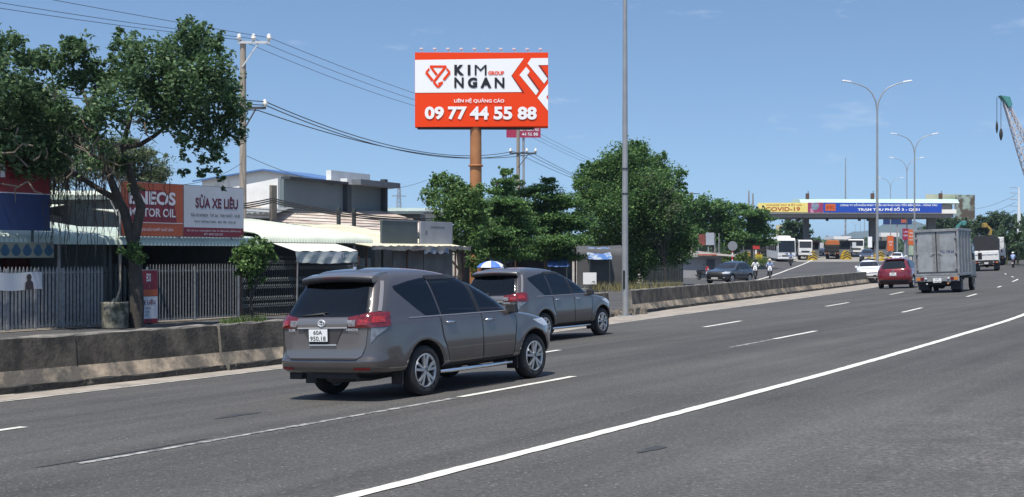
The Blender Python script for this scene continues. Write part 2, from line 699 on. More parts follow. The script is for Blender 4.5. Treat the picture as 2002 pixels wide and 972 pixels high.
# ------------------------------------------------------------------ concrete median barriers
CON_UP = mat("mould_stained_concrete", (0.118, 0.100, 0.080), 0.92, vs=1.8, col2=(0.030, 0.028, 0.024), bump=0.6, bs=16, detail=10, lo=0.36, hi=0.60, stretch=(1.2, 1.2, .9))
CON_LO = mat("dusty_concrete", (0.33, 0.265, 0.195), 0.92, vs=1.3, col2=(0.085, 0.076, 0.064), bump=0.6, bs=18, detail=10, lo=0.38, hi=0.56)
CON_FT = mat("broken_concrete_foot", (0.024, 0.023, 0.021), 0.95, vs=5.0, col2=(0.24, 0.21, 0.17), bump=0.9, bs=12, detail=9, lo=0.60, hi=0.72)
CON_TOP = mat("lit_weathered_concrete_top", (0.26, 0.235, 0.20), 0.92, vs=2.5, col2=(0.09, 0.085, 0.075), bump=0.5, bs=20, detail=9)  # weathered, and paler than the faces: lit top edge put into the colour


def barrier_mesh(s0, s1, k):
    r = random.Random(100 + k)
    mb = MB()
    N = 12
    prof = [(0.37, 0.0), (0.36, 0.12), (0.30, 0.132), (0.165, 0.34), (0.115, 0.84), (0.10, 0.86),
            (-0.10, 0.86), (-0.115, 0.84), (-0.165, 0.34), (-0.30, 0.132), (-0.36, 0.12), (-0.37, 0.0)]
    mats_of = [2, 2, 1, 0, 3, 3, 3, 0, 1, 2, 2]
    rows = []
    gap = 0.012
    dr = r.uniform(-0.03, 0.03)
    for i in range(N + 1):
        s = s0 + gap + (s1 - s0 - 2 * gap) * i / N
        x, y = sd(s, dBar(s) - 0.31 + dr)
        z = float(gz(x, y))
        row = []
        for j, (a, h) in enumerate(prof):
            jx = r.uniform(-0.012, 0.012) if j in (1, 2, 9, 10) else r.uniform(-0.004, 0.004)
            hh = h + (r.uniform(-0.022, 0.006) if 0.5 < h else 0) + (r.uniform(-0.03, 0.012) if h in (0.12, 0.132) else 0)
            xx, yy = sd(s, dBar(s) - 0.31 + dr + a + jx)
            row.append((xx, yy, z + hh if h > 0 else z - 0.06))
        rows.append(row)
    M_ = len(prof)
    for i in range(N):
        for j in range(M_ - 1):
            mb.add([rows[i][j], rows[i + 1][j], rows[i + 1][j + 1], rows[i][j + 1]], [(0, 1, 2, 3)], mats_of[j])
    mb.add(rows[0], [tuple(range(M_))], 3)
    mb.add(rows[-1], [tuple(reversed(range(M_)))], 3)
    return mb


ORD = ["first", "second", "third", "fourth", "fifth", "sixth", "seventh", "eighth", "ninth", "tenth",
       "eleventh", "twelfth", "thirteenth", "fourteenth", "fifteenth", "sixteenth"]
js = [8.4, 11.6, 14.8, 18.0, 21.2, 24.4, 27.6, 30.8, 34.0, 37.2, 40.4]
ll = ["grey concrete barrier leaving the photo at its lower left corner",
      "stained concrete barrier in the left foreground ending at the first cracked joint",
      "mould-dark concrete barrier with sandy dust on its foot, below the tree pot",
      "concrete barrier in front of the slatted gate, running behind the rear of the front car"]
ll += [f"concrete barrier hidden behind the two brown cars, {ORD[k]} of these from the left" for k in range(6)]
for k in range(len(js) - 1):
    if k == 0:
        ll0 = ll[0]
    o = barrier_mesh(js[k], js[k + 1], k).build("concrete_barrier", [CON_UP, CON_LO, CON_FT, CON_TOP], fix=True)
    tag(o, ll[k], "barrier", "concrete median barriers")
js2 = [42.9 + 3.4 * k for k in range(17)]
for k in range(len(js2) - 1):
    o = barrier_mesh(js2[k], js2[k + 1], 40 + k).build("concrete_barrier", [CON_UP, CON_LO, CON_FT, CON_TOP], fix=True)
    lab = f"dark stained concrete barrier, {ORD[k]} one to the right of the near lamp post"
    tag(o, lab, "barrier", "concrete median barriers")
# rubble at the open end by the lamp post
mb = MB()
for k in range(16):
    x, y, z = xyz(rng.uniform(40.6, 42.8), dBar(41.5) + rng.uniform(-0.5, 0.35))
    q = Matrix.Rotation(rng.uniform(0, 3), 3, 'Z') @ Matrix.Rotation(rng.uniform(-.5, .5), 3, 'X')
    e = rng.uniform(0.1, 0.32)
    mb.box((x, y, z + e * 0.3), (e, e * rng.uniform(.6, 1), e * rng.uniform(.5, .9)), 0, q, rng.uniform(.6, .95))
tag(mb.build("rubble_heap", CON_LO, bevel=0.015), "heap of broken concrete beside the foot of the near lamp post", "rubble", kind="stuff")

# ------------------------------------------------------------------ vehicle building kit
def pchip(pts):
    xs = [p[0] for p in pts]
    ys = [p[1] for p in pts]
    n = len(xs)
    h = [xs[i + 1] - xs[i] for i in range(n - 1)]
    dl = [(ys[i + 1] - ys[i]) / h[i] for i in range(n - 1)]
    m = [dl[0]] + [0] * (n - 2) + [dl[-1]]
    for i in range(1, n - 1):
        if dl[i - 1] * dl[i] > 0:
            w1, w2 = 2 * h[i] + h[i - 1], h[i] + 2 * h[i - 1]
            m[i] = (w1 + w2) / (w1 / dl[i - 1] + w2 / dl[i])

    def f(x):
        if x <= xs[0]:
            return ys[0]
        if x >= xs[-1]:
            return ys[-1]
        i = 0
        while x > xs[i + 1]:
            i += 1
        t = (x - xs[i]) / h[i]
        return ((1 + 2 * t) * (1 - t) ** 2 * ys[i] + t * (1 - t) ** 2 * h[i] * m[i]
                + t * t * (3 - 2 * t) * ys[i + 1] + t * t * (t - 1) * h[i] * m[i + 1])
    return f


class Shell:
    """A car body as stacked horizontal outlines: rear x, front x and half width as functions of height."""

    def __init__(s, rear, front, wid, ar=0.35, af=lambda z: 0.8, kr=0.5, kf=0.62):
        s.xr, s.xf, s.w = pchip(rear), pchip(front), pchip(wid)
        s.z0, s.z1 = rear[0][0], rear[-1][0]
        s.ar_, s.af_, s.kr, s.kf = ar, af, kr, kf

    def ends(s, z):
        a, b = s.xr(z), s.xf(z)
        lim = (b - a) * 0.46
        return a, b, min(s.ar_, lim), min(s.af_(z), lim)

    def arc(s, t, z):
        """t: 0 rear centre, 1 rear corner, 1..2 the side, 2 front corner, 3 front centre (left half)"""
        a, b, ar, af = s.ends(z)
        w = s.w(z)
        if t <= 1:
            q = t * PI / 2
            return Vector((a + ar * (1 - math.cos(q)), w * max(0.0, math.sin(q)) ** s.kr, z))
        if t <= 2:
            return Vector((a + ar + (b - af - a - ar) * (t - 1), w, z))
        q = (3 - t) * PI / 2
        return Vector((b - af * (1 - math.cos(q)), w * max(0.0, math.sin(q)) ** s.kf, z))

    def t_of_x(s, x, z):
        a, b, ar, af = s.ends(z)
        if x < a + ar:
            return math.acos(max(-1, min(1, 1 - max(0, x - a) / ar))) / (PI / 2)
        if x > b - af:
            return 3 - math.acos(max(-1, min(1, 1 - max(0, b - x) / af))) / (PI / 2)
        return 1 + (x - a - ar) / (b - af - a - ar)

    def t_of_y(s, y, z, front=False):
        k = s.kf if front else s.kr
        q = math.asin(min(1, (abs(y) / s.w(z)) ** (1 / k))) / (PI / 2)
        return 3 - q if front else q

    def surf(s, t, z, off=0.0):
        p = s.arc(t, z)
        if off:
            e = 0.012
            dt = s.arc(min(3, t + e), z) - s.arc(max(0, t - e), z)
            za, zb = max(s.z0, z - 0.02), min(s.z1, z + 0.02)
            if 1 <= t <= 2:
                x = p.x
                dz = s.arc(s.t_of_x(x, zb), zb) - s.arc(s.t_of_x(x, za), za)
            else:
                dz = s.arc(t, zb) - s.arc(t, za)
            n = dz.cross(dt)
            if n.length > 1e-9:
                n.normalize()
                if (n.y < 0 and 0.5 < t < 2.5) or (t <= 0.5 and n.x > 0) or (t >= 2.5 and n.x < 0):
                    n = -n
                p = p + n * off
        return p

    def mesh(s, nz=46, ns=22, warp=None):
        mb = MB()
        zs = []
        for i in range(nz + 1):
            q = i / nz
            zs.append(s.z0 + (s.z1 - s.z0) * (q if q < 0.5 else 1 - (1 - q) ** 1.35 * 0.5 ** (1 - 1.35)))
        ts = [i / 12 for i in range(13)] + [1 + (i + 1) / ns for i in range(ns)] + [2 + (i + 1) / 14 for i in range(14)]
        rows = []
        for z in zs:
            half = [s.arc(t, z) for t in ts]
            ring = half + [Vector((p.x, -p.y, p.z)) for p in reversed(half[1:-1])]
            if warp:
                ring = [warp(p) for p in ring]
            rows.append(ring)
        n = len(rows[0])
        vs = [p for r in rows for p in r]
        fs = [(i * n + k, i * n + (k + 1) % n, (i + 1) * n + (k + 1) % n, (i + 1) * n + k) for i in range(len(zs) - 1) for k in range(n)]
        mb.add(vs, fs, 0, True)
        mb.f.append(list(reversed(range(n))))
        mb.m.append(0)
        mb.sm.append(False)
        mb.f.append([(len(zs) - 1) * n + k for k in range(n)])
        mb.m.append(0)
        mb.sm.append(True)
        return mb

    def patch(s, rows, off, side, nu=8, mode='x', mb=None, mi=0, front=False, nz=3, rim=0.0):
        """a skin lying on the body. rows: (z, a, b), a and b being x (mode x), y (mode y) or t (mode t)"""
        mb = mb or MB()
        P = []
        zr = [r[0] for r in rows]
        fine = []
        for i in range(len(rows) - 1):
            for k in range(nz):
                q = k / nz
                fine.append(tuple(rows[i][j] + (rows[i + 1][j] - rows[i][j]) * q for j in range(3)))
        fine.append(rows[-1])
        for z, a, b in fine:
            r = []
            for k in range(nu + 1):
                c = a + (b - a) * k / nu
                if mode == 'x':
                    p = s.surf(s.t_of_x(c, z), z, off)
                    sg = side
                elif mode == 'y':
                    p = s.surf(s.t_of_y(c, z, front), z, off)
                    sg = 1 if c >= 0 else -1
                else:
                    p = s.surf(c, z, off)
                    sg = side
                r.append(Vector((p.x, p.y * sg, p.z)))
            P.append(r)
        mb.grid(P, mi)
        return mb


GLASS_DARK = mat("tinted_glass", (0.012, 0.014, 0.017), 0.06, spec=0.5, coat=0.0)
GLASS_LITE = mat("light_tinted_glass", (0.035, 0.045, 0.045), 0.07, var=0.6, vs=3.0)


def clearglass(name, tint):
    m = bpy.data.materials.new(name)
    m.use_nodes = True
    n = m.node_tree
    n.nodes.remove(n.nodes["Principled BSDF"])
    t = n.nodes.new("ShaderNodeBsdfTransparent")
    t.inputs["Color"].default_value = (*tint, 1)
    g = n.nodes.new("ShaderNodeBsdfGlossy")
    g.inputs["Roughness"].default_value = 0.03
    g.inputs["Color"].default_value = (0.9, 0.92, 0.95, 1)
    f = n.nodes.new("ShaderNodeFresnel")
    f.inputs["IOR"].default_value = 1.55
    x = n.nodes.new("ShaderNodeMixShader")
    n.links.new(f.outputs["Fac"], x.inputs["Fac"])
    n.links.new(t.outputs["BSDF"], x.inputs[1])
    n.links.new(g.outputs["BSDF"], x.inputs[2])
    n.links.new(x.outputs["Shader"], n.nodes["Material Output"].inputs["Surface"])
    return m


PANE_D = clearglass("privacy_glass", (0.16, 0.17, 0.18))
PANE_L = clearglass("door_glass", (0.50, 0.54, 0.52))
SEATS = mat("seat_fabric", (0.045, 0.042, 0.040), 0.85, var=0.3, vs=5)


def open_windows(ob, holes):
    """take away the body skin behind each pane. holes: (kind, rows); kind side, rear or front"""
    bm = bmesh.new()
    bm.from_mesh(ob.data)

    def inside(rows, z, c):
        for (z0, a0, b0), (z1, a1, b1) in zip(rows[:-1], rows[1:]):
            if z0 <= z <= z1:
                q = (z - z0) / (z1 - z0)
                lo, hi = a0 + (a1 - a0) * q, b0 + (b1 - b0) * q
                return lo + .012 <= c <= hi - .012
        return False
    dead = []
    for f in bm.faces:
        m = f.calc_center_median()
        for kind, rows in holes:
            if kind == 'side':
                if abs(f.normal.y) < .35:
                    continue
                ok = all(inside(rows, v.co.z, v.co.x) for v in f.verts)
            else:
                if (m.x > 0.4) != (kind == 'front') or abs(f.normal.x) < .25:
                    continue
                ok = all(inside(rows, v.co.z, v.co.y) for v in f.verts)
            if ok:
                dead.append(f)
                break
    bmesh.ops.delete(bm, geom=dead, context='FACES')
    bm.to_mesh(ob.data)
    bm.free()


def cabin(root):
    """seats, dashboard and wheel seen through the panes"""
    for x, ys in ((1.15, (-.38, .38)), (.25, (-.4, 0, .4)), (-.42, (-.36, .36))):
        for y in ys:
            m = MB()
            m.box((x + .12, y, .72), (.5, .46, .18))
            q = Matrix.Rotation(-.22, 3, 'Y')
            m.box((x - .17, y, 1.02), (.14, .44, .62), 0, q, .8)
            m.box((x - .27, y, 1.41), (.09, .24, .17), 0, q, .85)
            m.build("seat", SEATS, root, bevel=.03)
    m = MB()
    m.box((1.98, 0, .92), (.5, 1.4, .26))
    m.build("dashboard", BLACK, root, bevel=.04)
    m = MB()
    m.tube([(1.60 + .06 * math.sin(a), .38 + .18 * math.cos(a), 1.03 + .17 * math.sin(a)) for a in np.linspace(0, 2 * PI, 21)], .014, 6, caps=False)
    m.build("steering_wheel", BLACK, root)
    MB().box((1.0, 0, .56), (3.6, 1.45, .06)).build("cabin_floor", SEATS, root)


RUBBER = mat("tyre_rubber", (0.022, 0.022, 0.023), 0.85, var=0.3, vs=8)
BLACK = mat("black_plastic", (0.018, 0.018, 0.02), 0.55, var=0.3, vs=6)
CHROME = mat("chrome", (0.75, 0.76, 0.78), 0.14, 1.0)
SILV = mat("silver_badge", (0.62, 0.62, 0.64), 0.35, 0.4)
ALLOY = mat("alloy_rim", (0.50, 0.51, 0.53), 0.33, 0.75, var=0.25, vs=5)
SEAM = mat("panel_gap", (0.008, 0.008, 0.009), 0.8)
RED_L = mat("red_lamp_lens", (0.17, 0.004, 0.007), 0.12, coat=1.0, var=0.55, vs=14)
WHITE_L = mat("clear_lamp_lens", (0.75, 0.76, 0.78), 0.10, 0.3, var=0.4, vs=20)
ORANGE_L = mat("amber_lamp_lens", (0.55, 0.17, 0.02), 0.2, coat=1.0)
PLATE = mat("number_plate_white", (0.80, 0.80, 0.78), 0.45)
PLATE_T = mat("number_plate_black", (0.02, 0.02, 0.022), 0.5)
STEEL_D = mat("chassis_steel", (0.03, 0.029, 0.028), 0.8, var=0.4, vs=5)


def make_wheel(root, x, y, rad, wid, side, spokes=5, rimmat=ALLOY, style='alloy', name='wheel'):
    """hub (the wheel itself) > tyre, rim; axis along y, outer face towards side"""
    hubm = MB()
    hubm.lathe([(0.0, -0.02 * side), (rad * 0.42, -0.02 * side), (rad * 0.42, -0.05 * side), (0.0, -0.05 * side)], 20, 'y', mi=0)
    hub = hubm.build(name, BLACK, root, loc=(x, y, rad))
    t = MB()
    hw = wid / 2
    r0 = rad * 0.66
    t.lathe([(r0, -hw * 0.8), (r0 + 0.02, -hw * 0.96), (rad * 0.86, -hw), (rad * 0.965, -hw * 0.86), (rad, -hw * 0.6), (rad, hw * 0.6),
             (rad * 0.965, hw * 0.86), (rad * 0.86, hw), (r0 + 0.02, hw * 0.96), (r0, hw * 0.8), (r0, -hw * 0.8)], 36, 'y')
    t.build("tyre", RUBBER, hub)
    m = MB()
    o = side * hw
    if style == 'alloy':
        m.lathe([(r0 * 1.0, o * 0.70), (r0 * 1.03, o * 0.97), (r0 * 0.95, o * 0.99), (r0 * 0.90, o * 0.80), (r0 * 0.90, -o * 0.7), (r0 * 1.0, -o * 0.7)], 36, 'y')
        m.lathe([(0.0, o * 0.86), (r0 * 0.16, o * 0.86), (r0 * 0.22, o * 0.80), (r0 * 0.22, o * 0.55), (0, o * 0.55)], 20, 'y')
        for k in range(spokes):
            for da in (-0.21, 0.21):
                a = 2 * PI * k / spokes + da + 0.3
                a2 = 2 * PI * k / spokes + da * 0.55 + 0.3
                p0 = Vector((math.cos(a2) * r0 * 0.17, o * 0.80, math.sin(a2) * r0 * 0.17))
                p1 = Vector((math.cos(a) * r0 * 0.95, o * 0.88, math.sin(a) * r0 * 0.95))
                m.bar(p0, p1, 0.045, 0.036)
        for k in range(5):
            a = 2 * PI * k / 5
            m.lathe([(0.012, 0), (0.012, o * 0.1), (0, o * 0.1)], 8, 'y', (math.cos(a) * r0 * 0.28, o * 0.62, math.sin(a) * r0 * 0.28))
    else:
        m.lathe([(0.0, o * 0.35), (r0 * 0.3, o * 0.35), (r0 * 0.36, o * 0.15), (r0 * 0.8, o * 0.05), (r0 * 0.9, o * 0.9), (r0 * 1.03, o * 0.98),
                 (r0 * 1.0, o * 0.6), (r0 * 0.95, -o * 0.7)], 28, 'y')
        for k in range(8):
            a = 2 * PI * k / 8
            m.lathe([(0.016, 0), (0.016, o * 0.2), (0, o * 0.2)], 6, 'y', (math.cos(a) * r0 * 0.45, o * 0.1, math.sin(a) * r0 * 0.45))
    m.build("rim", rimmat, hub)
    return hub


def cut_arches(ob, centres, rad, wmax, liner):
    """cut the wheel arches out of a body and blacken the inside of each"""
    cs = []
    for x, z in centres:
        for sg in (-1, 1):
            c = MB()
            c.lathe([(0, -0.19), (rad, -0.19), (rad, 0.3), (0, 0.3)], 40, 'y', (x, sg * (wmax - 0.11), z), 0, False)
            co_ = c.build("cut", liner)
            if sg < 0:
                pass
            cs.append(co_)
    bpy.context.view_layer.update()
    for c in cs:
        md = ob.modifiers.new("arch", 'BOOLEAN')
        md.operation = 'DIFFERENCE'
        md.solver = 'EXACT'
        md.object = c
    # cutters are children-free helpers in the body's own space
    par = ob.parent
    ob.parent = None
    mw = ob.matrix_world.copy()
    ob.matrix_world = Matrix.Identity(4)
    bpy.context.view_layer.update()
    dg = bpy.context.evaluated_depsgraph_get()
    me = bpy.data.meshes.new_from_object(ob.evaluated_get(dg), preserve_all_data_layers=True, depsgraph=dg)
    ob.modifiers.clear()
    old = ob.data
    ob.data = me
    bpy.data.meshes.remove(old)
    for c in cs:
        cm = c.data
        bpy.data.objects.remove(c)
        bpy.data.meshes.remove(cm)
    ob.parent = par
    ob.matrix_world = mw
    if liner.name not in [m.name for m in me.materials if m]:
        me.materials.append(liner)
    li = [i for i, m in enumerate(me.materials) if m and m.name == liner.name][0]
    for p in me.polygons:
        c = p.center
        for x, z in centres:
            d = math.hypot(c.x - x, c.z - z)
            if d < rad + 0.004 and abs(c.y) < wmax + 0.1 and abs(c.y) > wmax - 0.34:
                if abs(p.normal.y) < 0.5 or d < rad - 0.02:
                    p.material_index = li
                    p.use_smooth = False


def handle_mesh(shell, x, z, side, length=0.2):
    mb = MB()
    a = shell.surf(shell.t_of_x(x, z), z, 0.03)
    b = shell.surf(shell.t_of_x(x + length, z), z, 0.03)
    c0 = shell.surf(shell.t_of_x(x + 0.01, z), z, 0.0)
    c1 = shell.surf(shell.t_of_x(x + length - 0.01, z), z, 0.0)
    f = lambda p: Vector((p.x, p.y * side, p.z))
    mb.tube([f(c0), f(a), f(a.lerp(b, .5)), f(b), f(c1)], [0.016, 0.018, 0.017, 0.018, 0.016], 6)
    return mb


def seam_strip(shell, pts, side, wd=0.011, off=0.0035):
    """dark line over the body through (x, z) points"""
    mb = MB()
    rows = []
    fine = []
    for (x0, z0), (x1, z1) in zip(pts[:-1], pts[1:]):
        n = max(1, int(math.hypot(x1 - x0, z1 - z0) / 0.06))
        fine += [(x0 + (x1 - x0) * k / n, z0 + (z1 - z0) * k / n) for k in range(n)]
    fine.append(pts[-1])
    for i, (x, z) in enumerate(fine):
        j, k = min(i + 1, len(fine) - 1), max(i - 1, 0)
        d = Vector((fine[j][0] - fine[k][0], fine[j][1] - fine[k][1])).normalized()
        r = []
        for sg in (1, -1):
            xx, zz = x - d.y * sg * wd / 2, z + d.x * sg * wd / 2
            p = shell.surf(shell.t_of_x(xx, zz), zz, off)
            r.append(Vector((p.x, p.y * side, p.z)))
        rows.append(r)
    mb.grid(rows)
    return mb


def plate(root, c, wd, ht, l1, l2, yaw=PI, tilt=0.0, name="number_plate"):
    """white number plate > lettering; faces -x (the rear) when yaw is pi, else +x"""
    o = MB().box((0, 0, 0), (wd, 0.012, ht)).build(name, PLATE, root, bevel=0.004)
    o.location = c
    # panel frame: local x to the viewer's right, -y towards the viewer
    o.rotation_euler = (tilt, 0, -PI / 2 if yaw == PI else PI / 2)
    t = MB()
    if l2:
        letter(t, l1, -wd * 0.24, wd * 0.24, ht * 0.08, ht * 0.42, -0.0085, 0, 0.012)
        letter(t, l2, -wd * 0.42, wd * 0.42, -ht * 0.42, -ht * 0.06, -0.0085, 0, 0.012)
    else:
        letter(t, l1, -wd * 0.44, wd * 0.44, -ht * 0.32, ht * 0.32, -0.0085, 0, 0.012)
    t.build("lettering", PLATE_T, o)
    return o


# ------------------------------------------------------------------ the brown people carriers
PAINT_BRN = mat("bronze_grey_paint", (0.130, 0.115, 0.109), 0.23, 0.6, coat=1.0, var=0.10, vs=1.5)
PAINT_BRN_LIT = mat("bronze_grey_paint_lit", (0.165, 0.150, 0.148), 0.25, 0.5, coat=1.0)  # same body paint, lighter: the sunlit rear is put into the colour


def make_mpv(label, group):
    root = thing("minivan", label, "minivan", group=group)
    sh = Shell(
        rear=[(0.37, -0.98), (0.41, -1.045), (0.47, -1.08), (0.555, -1.085), (0.595, -1.06), (0.70, -1.045), (0.95, -1.04), (1.05, -1.045), (1.13, -1.02),
              (1.2, -0.965), (1.40, -0.845), (1.60, -0.72), (1.70, -0.66), (1.745, -0.60), (1.78, -0.42), (1.792, -0.15)],
        front=[(0.37, 3.56), (0.42, 3.62), (0.55, 3.65), (0.72, 3.63), (0.84, 3.55), (0.93, 3.40), (0.99, 3.15), (1.04, 2.80), (1.085, 2.48),
               (1.14, 2.32), (1.25, 2.12), (1.40, 1.82), (1.55, 1.47), (1.66, 1.12), (1.735, 0.72), (1.775, 0.30), (1.792, 0.05)],
        wid=[(0.37, 0.85), (0.41, 0.89), (0.47, 0.905), (0.70, 0.915), (0.90, 0.905), (1.05, 0.885), (1.085, 0.865), (1.13, 0.85), (1.3, 0.80),
             (1.5, 0.725), (1.62, 0.665), (1.70, 0.60), (1.75, 0.50), (1.78, 0.34), (1.792, 0.16)],
        ar=0.34, af=lambda z: 0.80 if z < 0.9 else (0.80 - (z - 0.9) * 1.2 if z < 1.2 else 0.44), kr=0.24, kf=0.5)

    def warp(p):
        q = p.copy()
        for cx in (0.0, 2.75):          # flared arches
            d = math.hypot(p.x - cx, p.z - 0.345)
            q.y *= 1 + 0.018 * math.exp(-((d - 0.47) / 0.09) ** 2)
        # a pressed line low on the doors
        q.y *= 1 - 0.016 * math.exp(-((p.z - 0.52 - 0.04 * (p.x - 0.5)) / 0.07) ** 2) * (1 if 0.55 < p.x < 2.1 else 0)
        return q
    body = sh.mesh(60, 70, warp=warp).build("body", [PAINT_BRN], root)
    cut_arches(body, ((0.0, 0.36), (2.75, 0.36)), 0.415, 0.93, BLACK)

    W_REAR = [(1.145, -0.70, 0.70), (1.22, -0.71, 0.71), (1.4, -0.655, 0.655), (1.56, -0.60, 0.60), (1.655, -0.56, 0.56)]
    W_Q = [(1.10, 0.10, 0.42), (1.20, -0.06, 0.40), (1.36, -0.28, 0.37), (1.47, -0.42, 0.355), (1.525, -0.44, 0.345), (1.59, -0.06, 0.335), (1.625, 0.25, 0.33)]
    W_1 = [(1.10, 0.455, 1.30), (1.30, 0.42, 1.25), (1.50, 0.39, 1.19), (1.62, 0.37, 1.12), (1.645, 0.37, 1.00)]
    W_2 = [(1.10, 1.40, 2.16), (1.22, 1.37, 2.00), (1.36, 1.335, 1.74), (1.50, 1.30, 1.44), (1.56, 1.28, 1.30)]
    W_F = [(1.10, -0.72, 0.72), (1.25, -0.72, 0.72), (1.42, -0.66, 0.66), (1.60, -0.56, 0.56), (1.66, -0.5, 0.5)]
    open_windows(body, [('rear', W_REAR), ('side', W_Q), ('side', W_1), ('side', W_2), ('front', W_F)])
    cabin(root)
    # ---- rear
    sh.patch(W_REAR, 0.006, 1, 20, 'y').build("rear_window", PANE_D, root)
    gate = sh.patch([(0.585, -0.60, 0.60), (0.62, -0.66, 0.66), (0.75, -0.715, 0.715), (0.90, -0.735, 0.735), (1.0, -0.745, 0.745), (1.125, -0.735, 0.735)], 0.010, 1, 20, 'y').build("tailgate", PAINT_BRN_LIT, root)
    sh.patch([(1.00, -0.44, 0.44), (1.06, -0.45, 0.45), (1.112, -0.45, 0.45)], 0.026, 1, 14, 'y').build("garnish", mat("garnish_paint", (0.21, 0.195, 0.19), 0.3, 0.5, coat=1.0), gate)
    mb = MB()
    yy = [(-0.36, 0.995), (-0.24, 0.825), (0.24, 0.825), (0.36, 0.995)]
    P = [[Vector((sh.xr(z) - 0.018, k * hw, z)) for k in (-1, -.5, 0, .5, 1)] for z, hw in ((0.775, 0.235), (0.87, 0.285), (0.995, 0.365))]
    mb.grid(P)
    mb.build("plate_recess", mat("recess_shade_paint", (0.085, 0.076, 0.072), 0.35, 0.5, coat=1.0), gate)  # flat patch, its darker paint stands in for shade in a recess
    mb = MB()
    for z, hw in ((0.768, 0.24),):
        mb.bar((sh.xr(z) - 0.024, -hw, z), (sh.xr(z) - 0.024, hw, z), 0.014)
    mb.bar((sh.xr(1.0) - 0.03, -0.44, 0.996), (sh.xr(1.0) - 0.03, 0.44, 0.996), 0.012)
    mb.build("trim_strip", SILV, gate)
    mb = MB()
    for ry, rzv, th in ((0.062, 0.042, 0.009),):
        ring = [(sh.xr(1.06) - 0.036, math.cos(2 * PI * k / 24) * ry, 1.06 + math.sin(2 * PI * k / 24) * rzv) for k in range(25)]
        mb.tube(ring, th, 6, caps=False)
        mb.tube([(sh.xr(1.06) - 0.037, math.cos(2 * PI * k / 20) * ry * 0.42, 1.06 + math.sin(2 * PI * k / 20) * rzv) for k in range(21)], th * 0.8, 6, caps=False)
        mb.tube([(sh.xr(1.06) - 0.037, math.cos(2 * PI * k / 20) * ry * 0.8, 1.074 + math.sin(2 * PI * k / 20) * rzv * 0.5) for k in range(21)], th * 0.8, 6, caps=False)
    mb.build("emblem", SILV, gate)
    for body_, y0, y1 in (("INNOVA", -0.42, -0.63), ("2.0E", 0.61, 0.49)):
        t = MB()
        letter(t, body_, 0, abs(y1 - y0), 0, 0.032, 0, 0, 0.02)
        o = t.build("lettering", SILV, gate)
        o.location = (sh.xr(0.97) - 0.028, y0, 0.955)
        o.rotation_euler = (0, 0, -PI / 2)
    pl_ = plate(gate, (sh.xr(0.9) - 0.045, 0.06, 0.895), 0.33, 0.165, "60A", "950.18")
    MB().box((sh.xr(0.9) - 0.022, 0.06, 0.875), (0.02, 0.345, 0.225)).build("plate_holder", BLACK, gate, bevel=0.005)
    seam = MB()
    sh.patch([(0.565, -0.585, 0.585), (0.585, -0.60, 0.60)], 0.013, 1, 18, 'y', seam)
    seam.build("tailgate_gap", SEAM, gate)
    mb = MB()
    mb.tube([(sh.xr(1.19) - 0.02, 0.02, 1.165), (sh.xr(1.2) - 0.035, 0.02, 1.185), (sh.xr(1.17) - 0.02, 0.40, 1.16)], [0.018, 0.012, 0.008], 6)
    mb.tube([(sh.xr(1.21) - 0.025, -0.04, 1.20), (sh.xr(1.17) - 0.02, 0.34, 1.172)], [0.009, 0.007], 5)
    mb.build("wiper", BLACK, root)
    # spoiler: a wing that overhangs the window
    mb = MB()
    prof = []
    for k in range(17):
        y = -0.63 + 1.26 * k / 16
        e = abs(y / 0.63)
        xb = -0.845 + 0.09 * e ** 3
        zt = 1.735 - 0.03 * e ** 2
        prof.append([Vector((-0.36, y * 0.93, zt + 0.028)), Vector((-0.56, y * 0.96, zt + 0.012)), Vector((xb + 0.04, y, zt - 0.030)), Vector((xb, y, zt - 0.055)),
                     Vector((xb + 0.015, y, zt - 0.125)), Vector((-0.66, y * 0.97, zt - 0.13)), Vector((-0.50, y * 0.95, zt - 0.06))])
    n = len(prof[0])
    vs = [p for r in prof for p in r]
    fs = [(i * n + k, i * n + (k + 1) % n, (i + 1) * n + (k + 1) % n, (i + 1) * n + k) for i in range(16) for k in range(n)]
    mb.add(vs, fs, 0, True)
    for i in range(16):
        for k in (3, 4, 5, 6):
            mb.m[i * n + k] = 1  # back and underside blackened: the wing's own shadow painted on
    mb.add(prof[0], [tuple(range(n))], 0)
    mb.add(prof[-1], [tuple(reversed(range(n)))], 0)
    sp = mb.build("spoiler", [PAINT_BRN_LIT, BLACK], root)
    MB().box((-0.838, 0, 1.668), (0.01, 0.3, 0.014)).build("brake_light", mat("dark_red_lens", (0.12, 0.01, 0.012), 0.2), sp)
    # tail lamps: inner tip on the tailgate, wrapping to the flank
    for sg in (-1, 1):
        ty = lambda y: sh.t_of_y(y, 1.08)
        lamp = sh.patch([(0.995, ty(.45), .94), (1.015, ty(.43), .96), (1.06, ty(.41), .985), (1.11, ty(.40), .995), (1.135, ty(.50), .995), (1.165, ty(.70), .97), (1.185, ty(.76), .92)], 0.020, sg, 28, 't', nz=2).build("tail_lamp", RED_L, root)
        sh.patch([(1.015, ty(.45), ty(.56)), (1.09, ty(.43), ty(.58))], 0.027, sg, 8, 't').build("reversing_light", mat("smoky_clear_lens", (.32, .30, .31), .12, .2, var=.6, vs=18), lamp)
        sh.patch([(1.03, ty(.60), ty(.72)), (1.09, ty(.61), ty(.74))], 0.025, sg, 8, 't').build("lamp_core", mat("bright_red_lens", (0.38, 0.012, 0.012), 0.1, coat=1.0, var=0.6, vs=22), lamp)
        sh.patch([(1.05, ty(.77), .80), (1.13, ty(.79), .84)], 0.025, sg, 8, 't').build("lamp_core", MATS["bright_red_lens"], lamp)
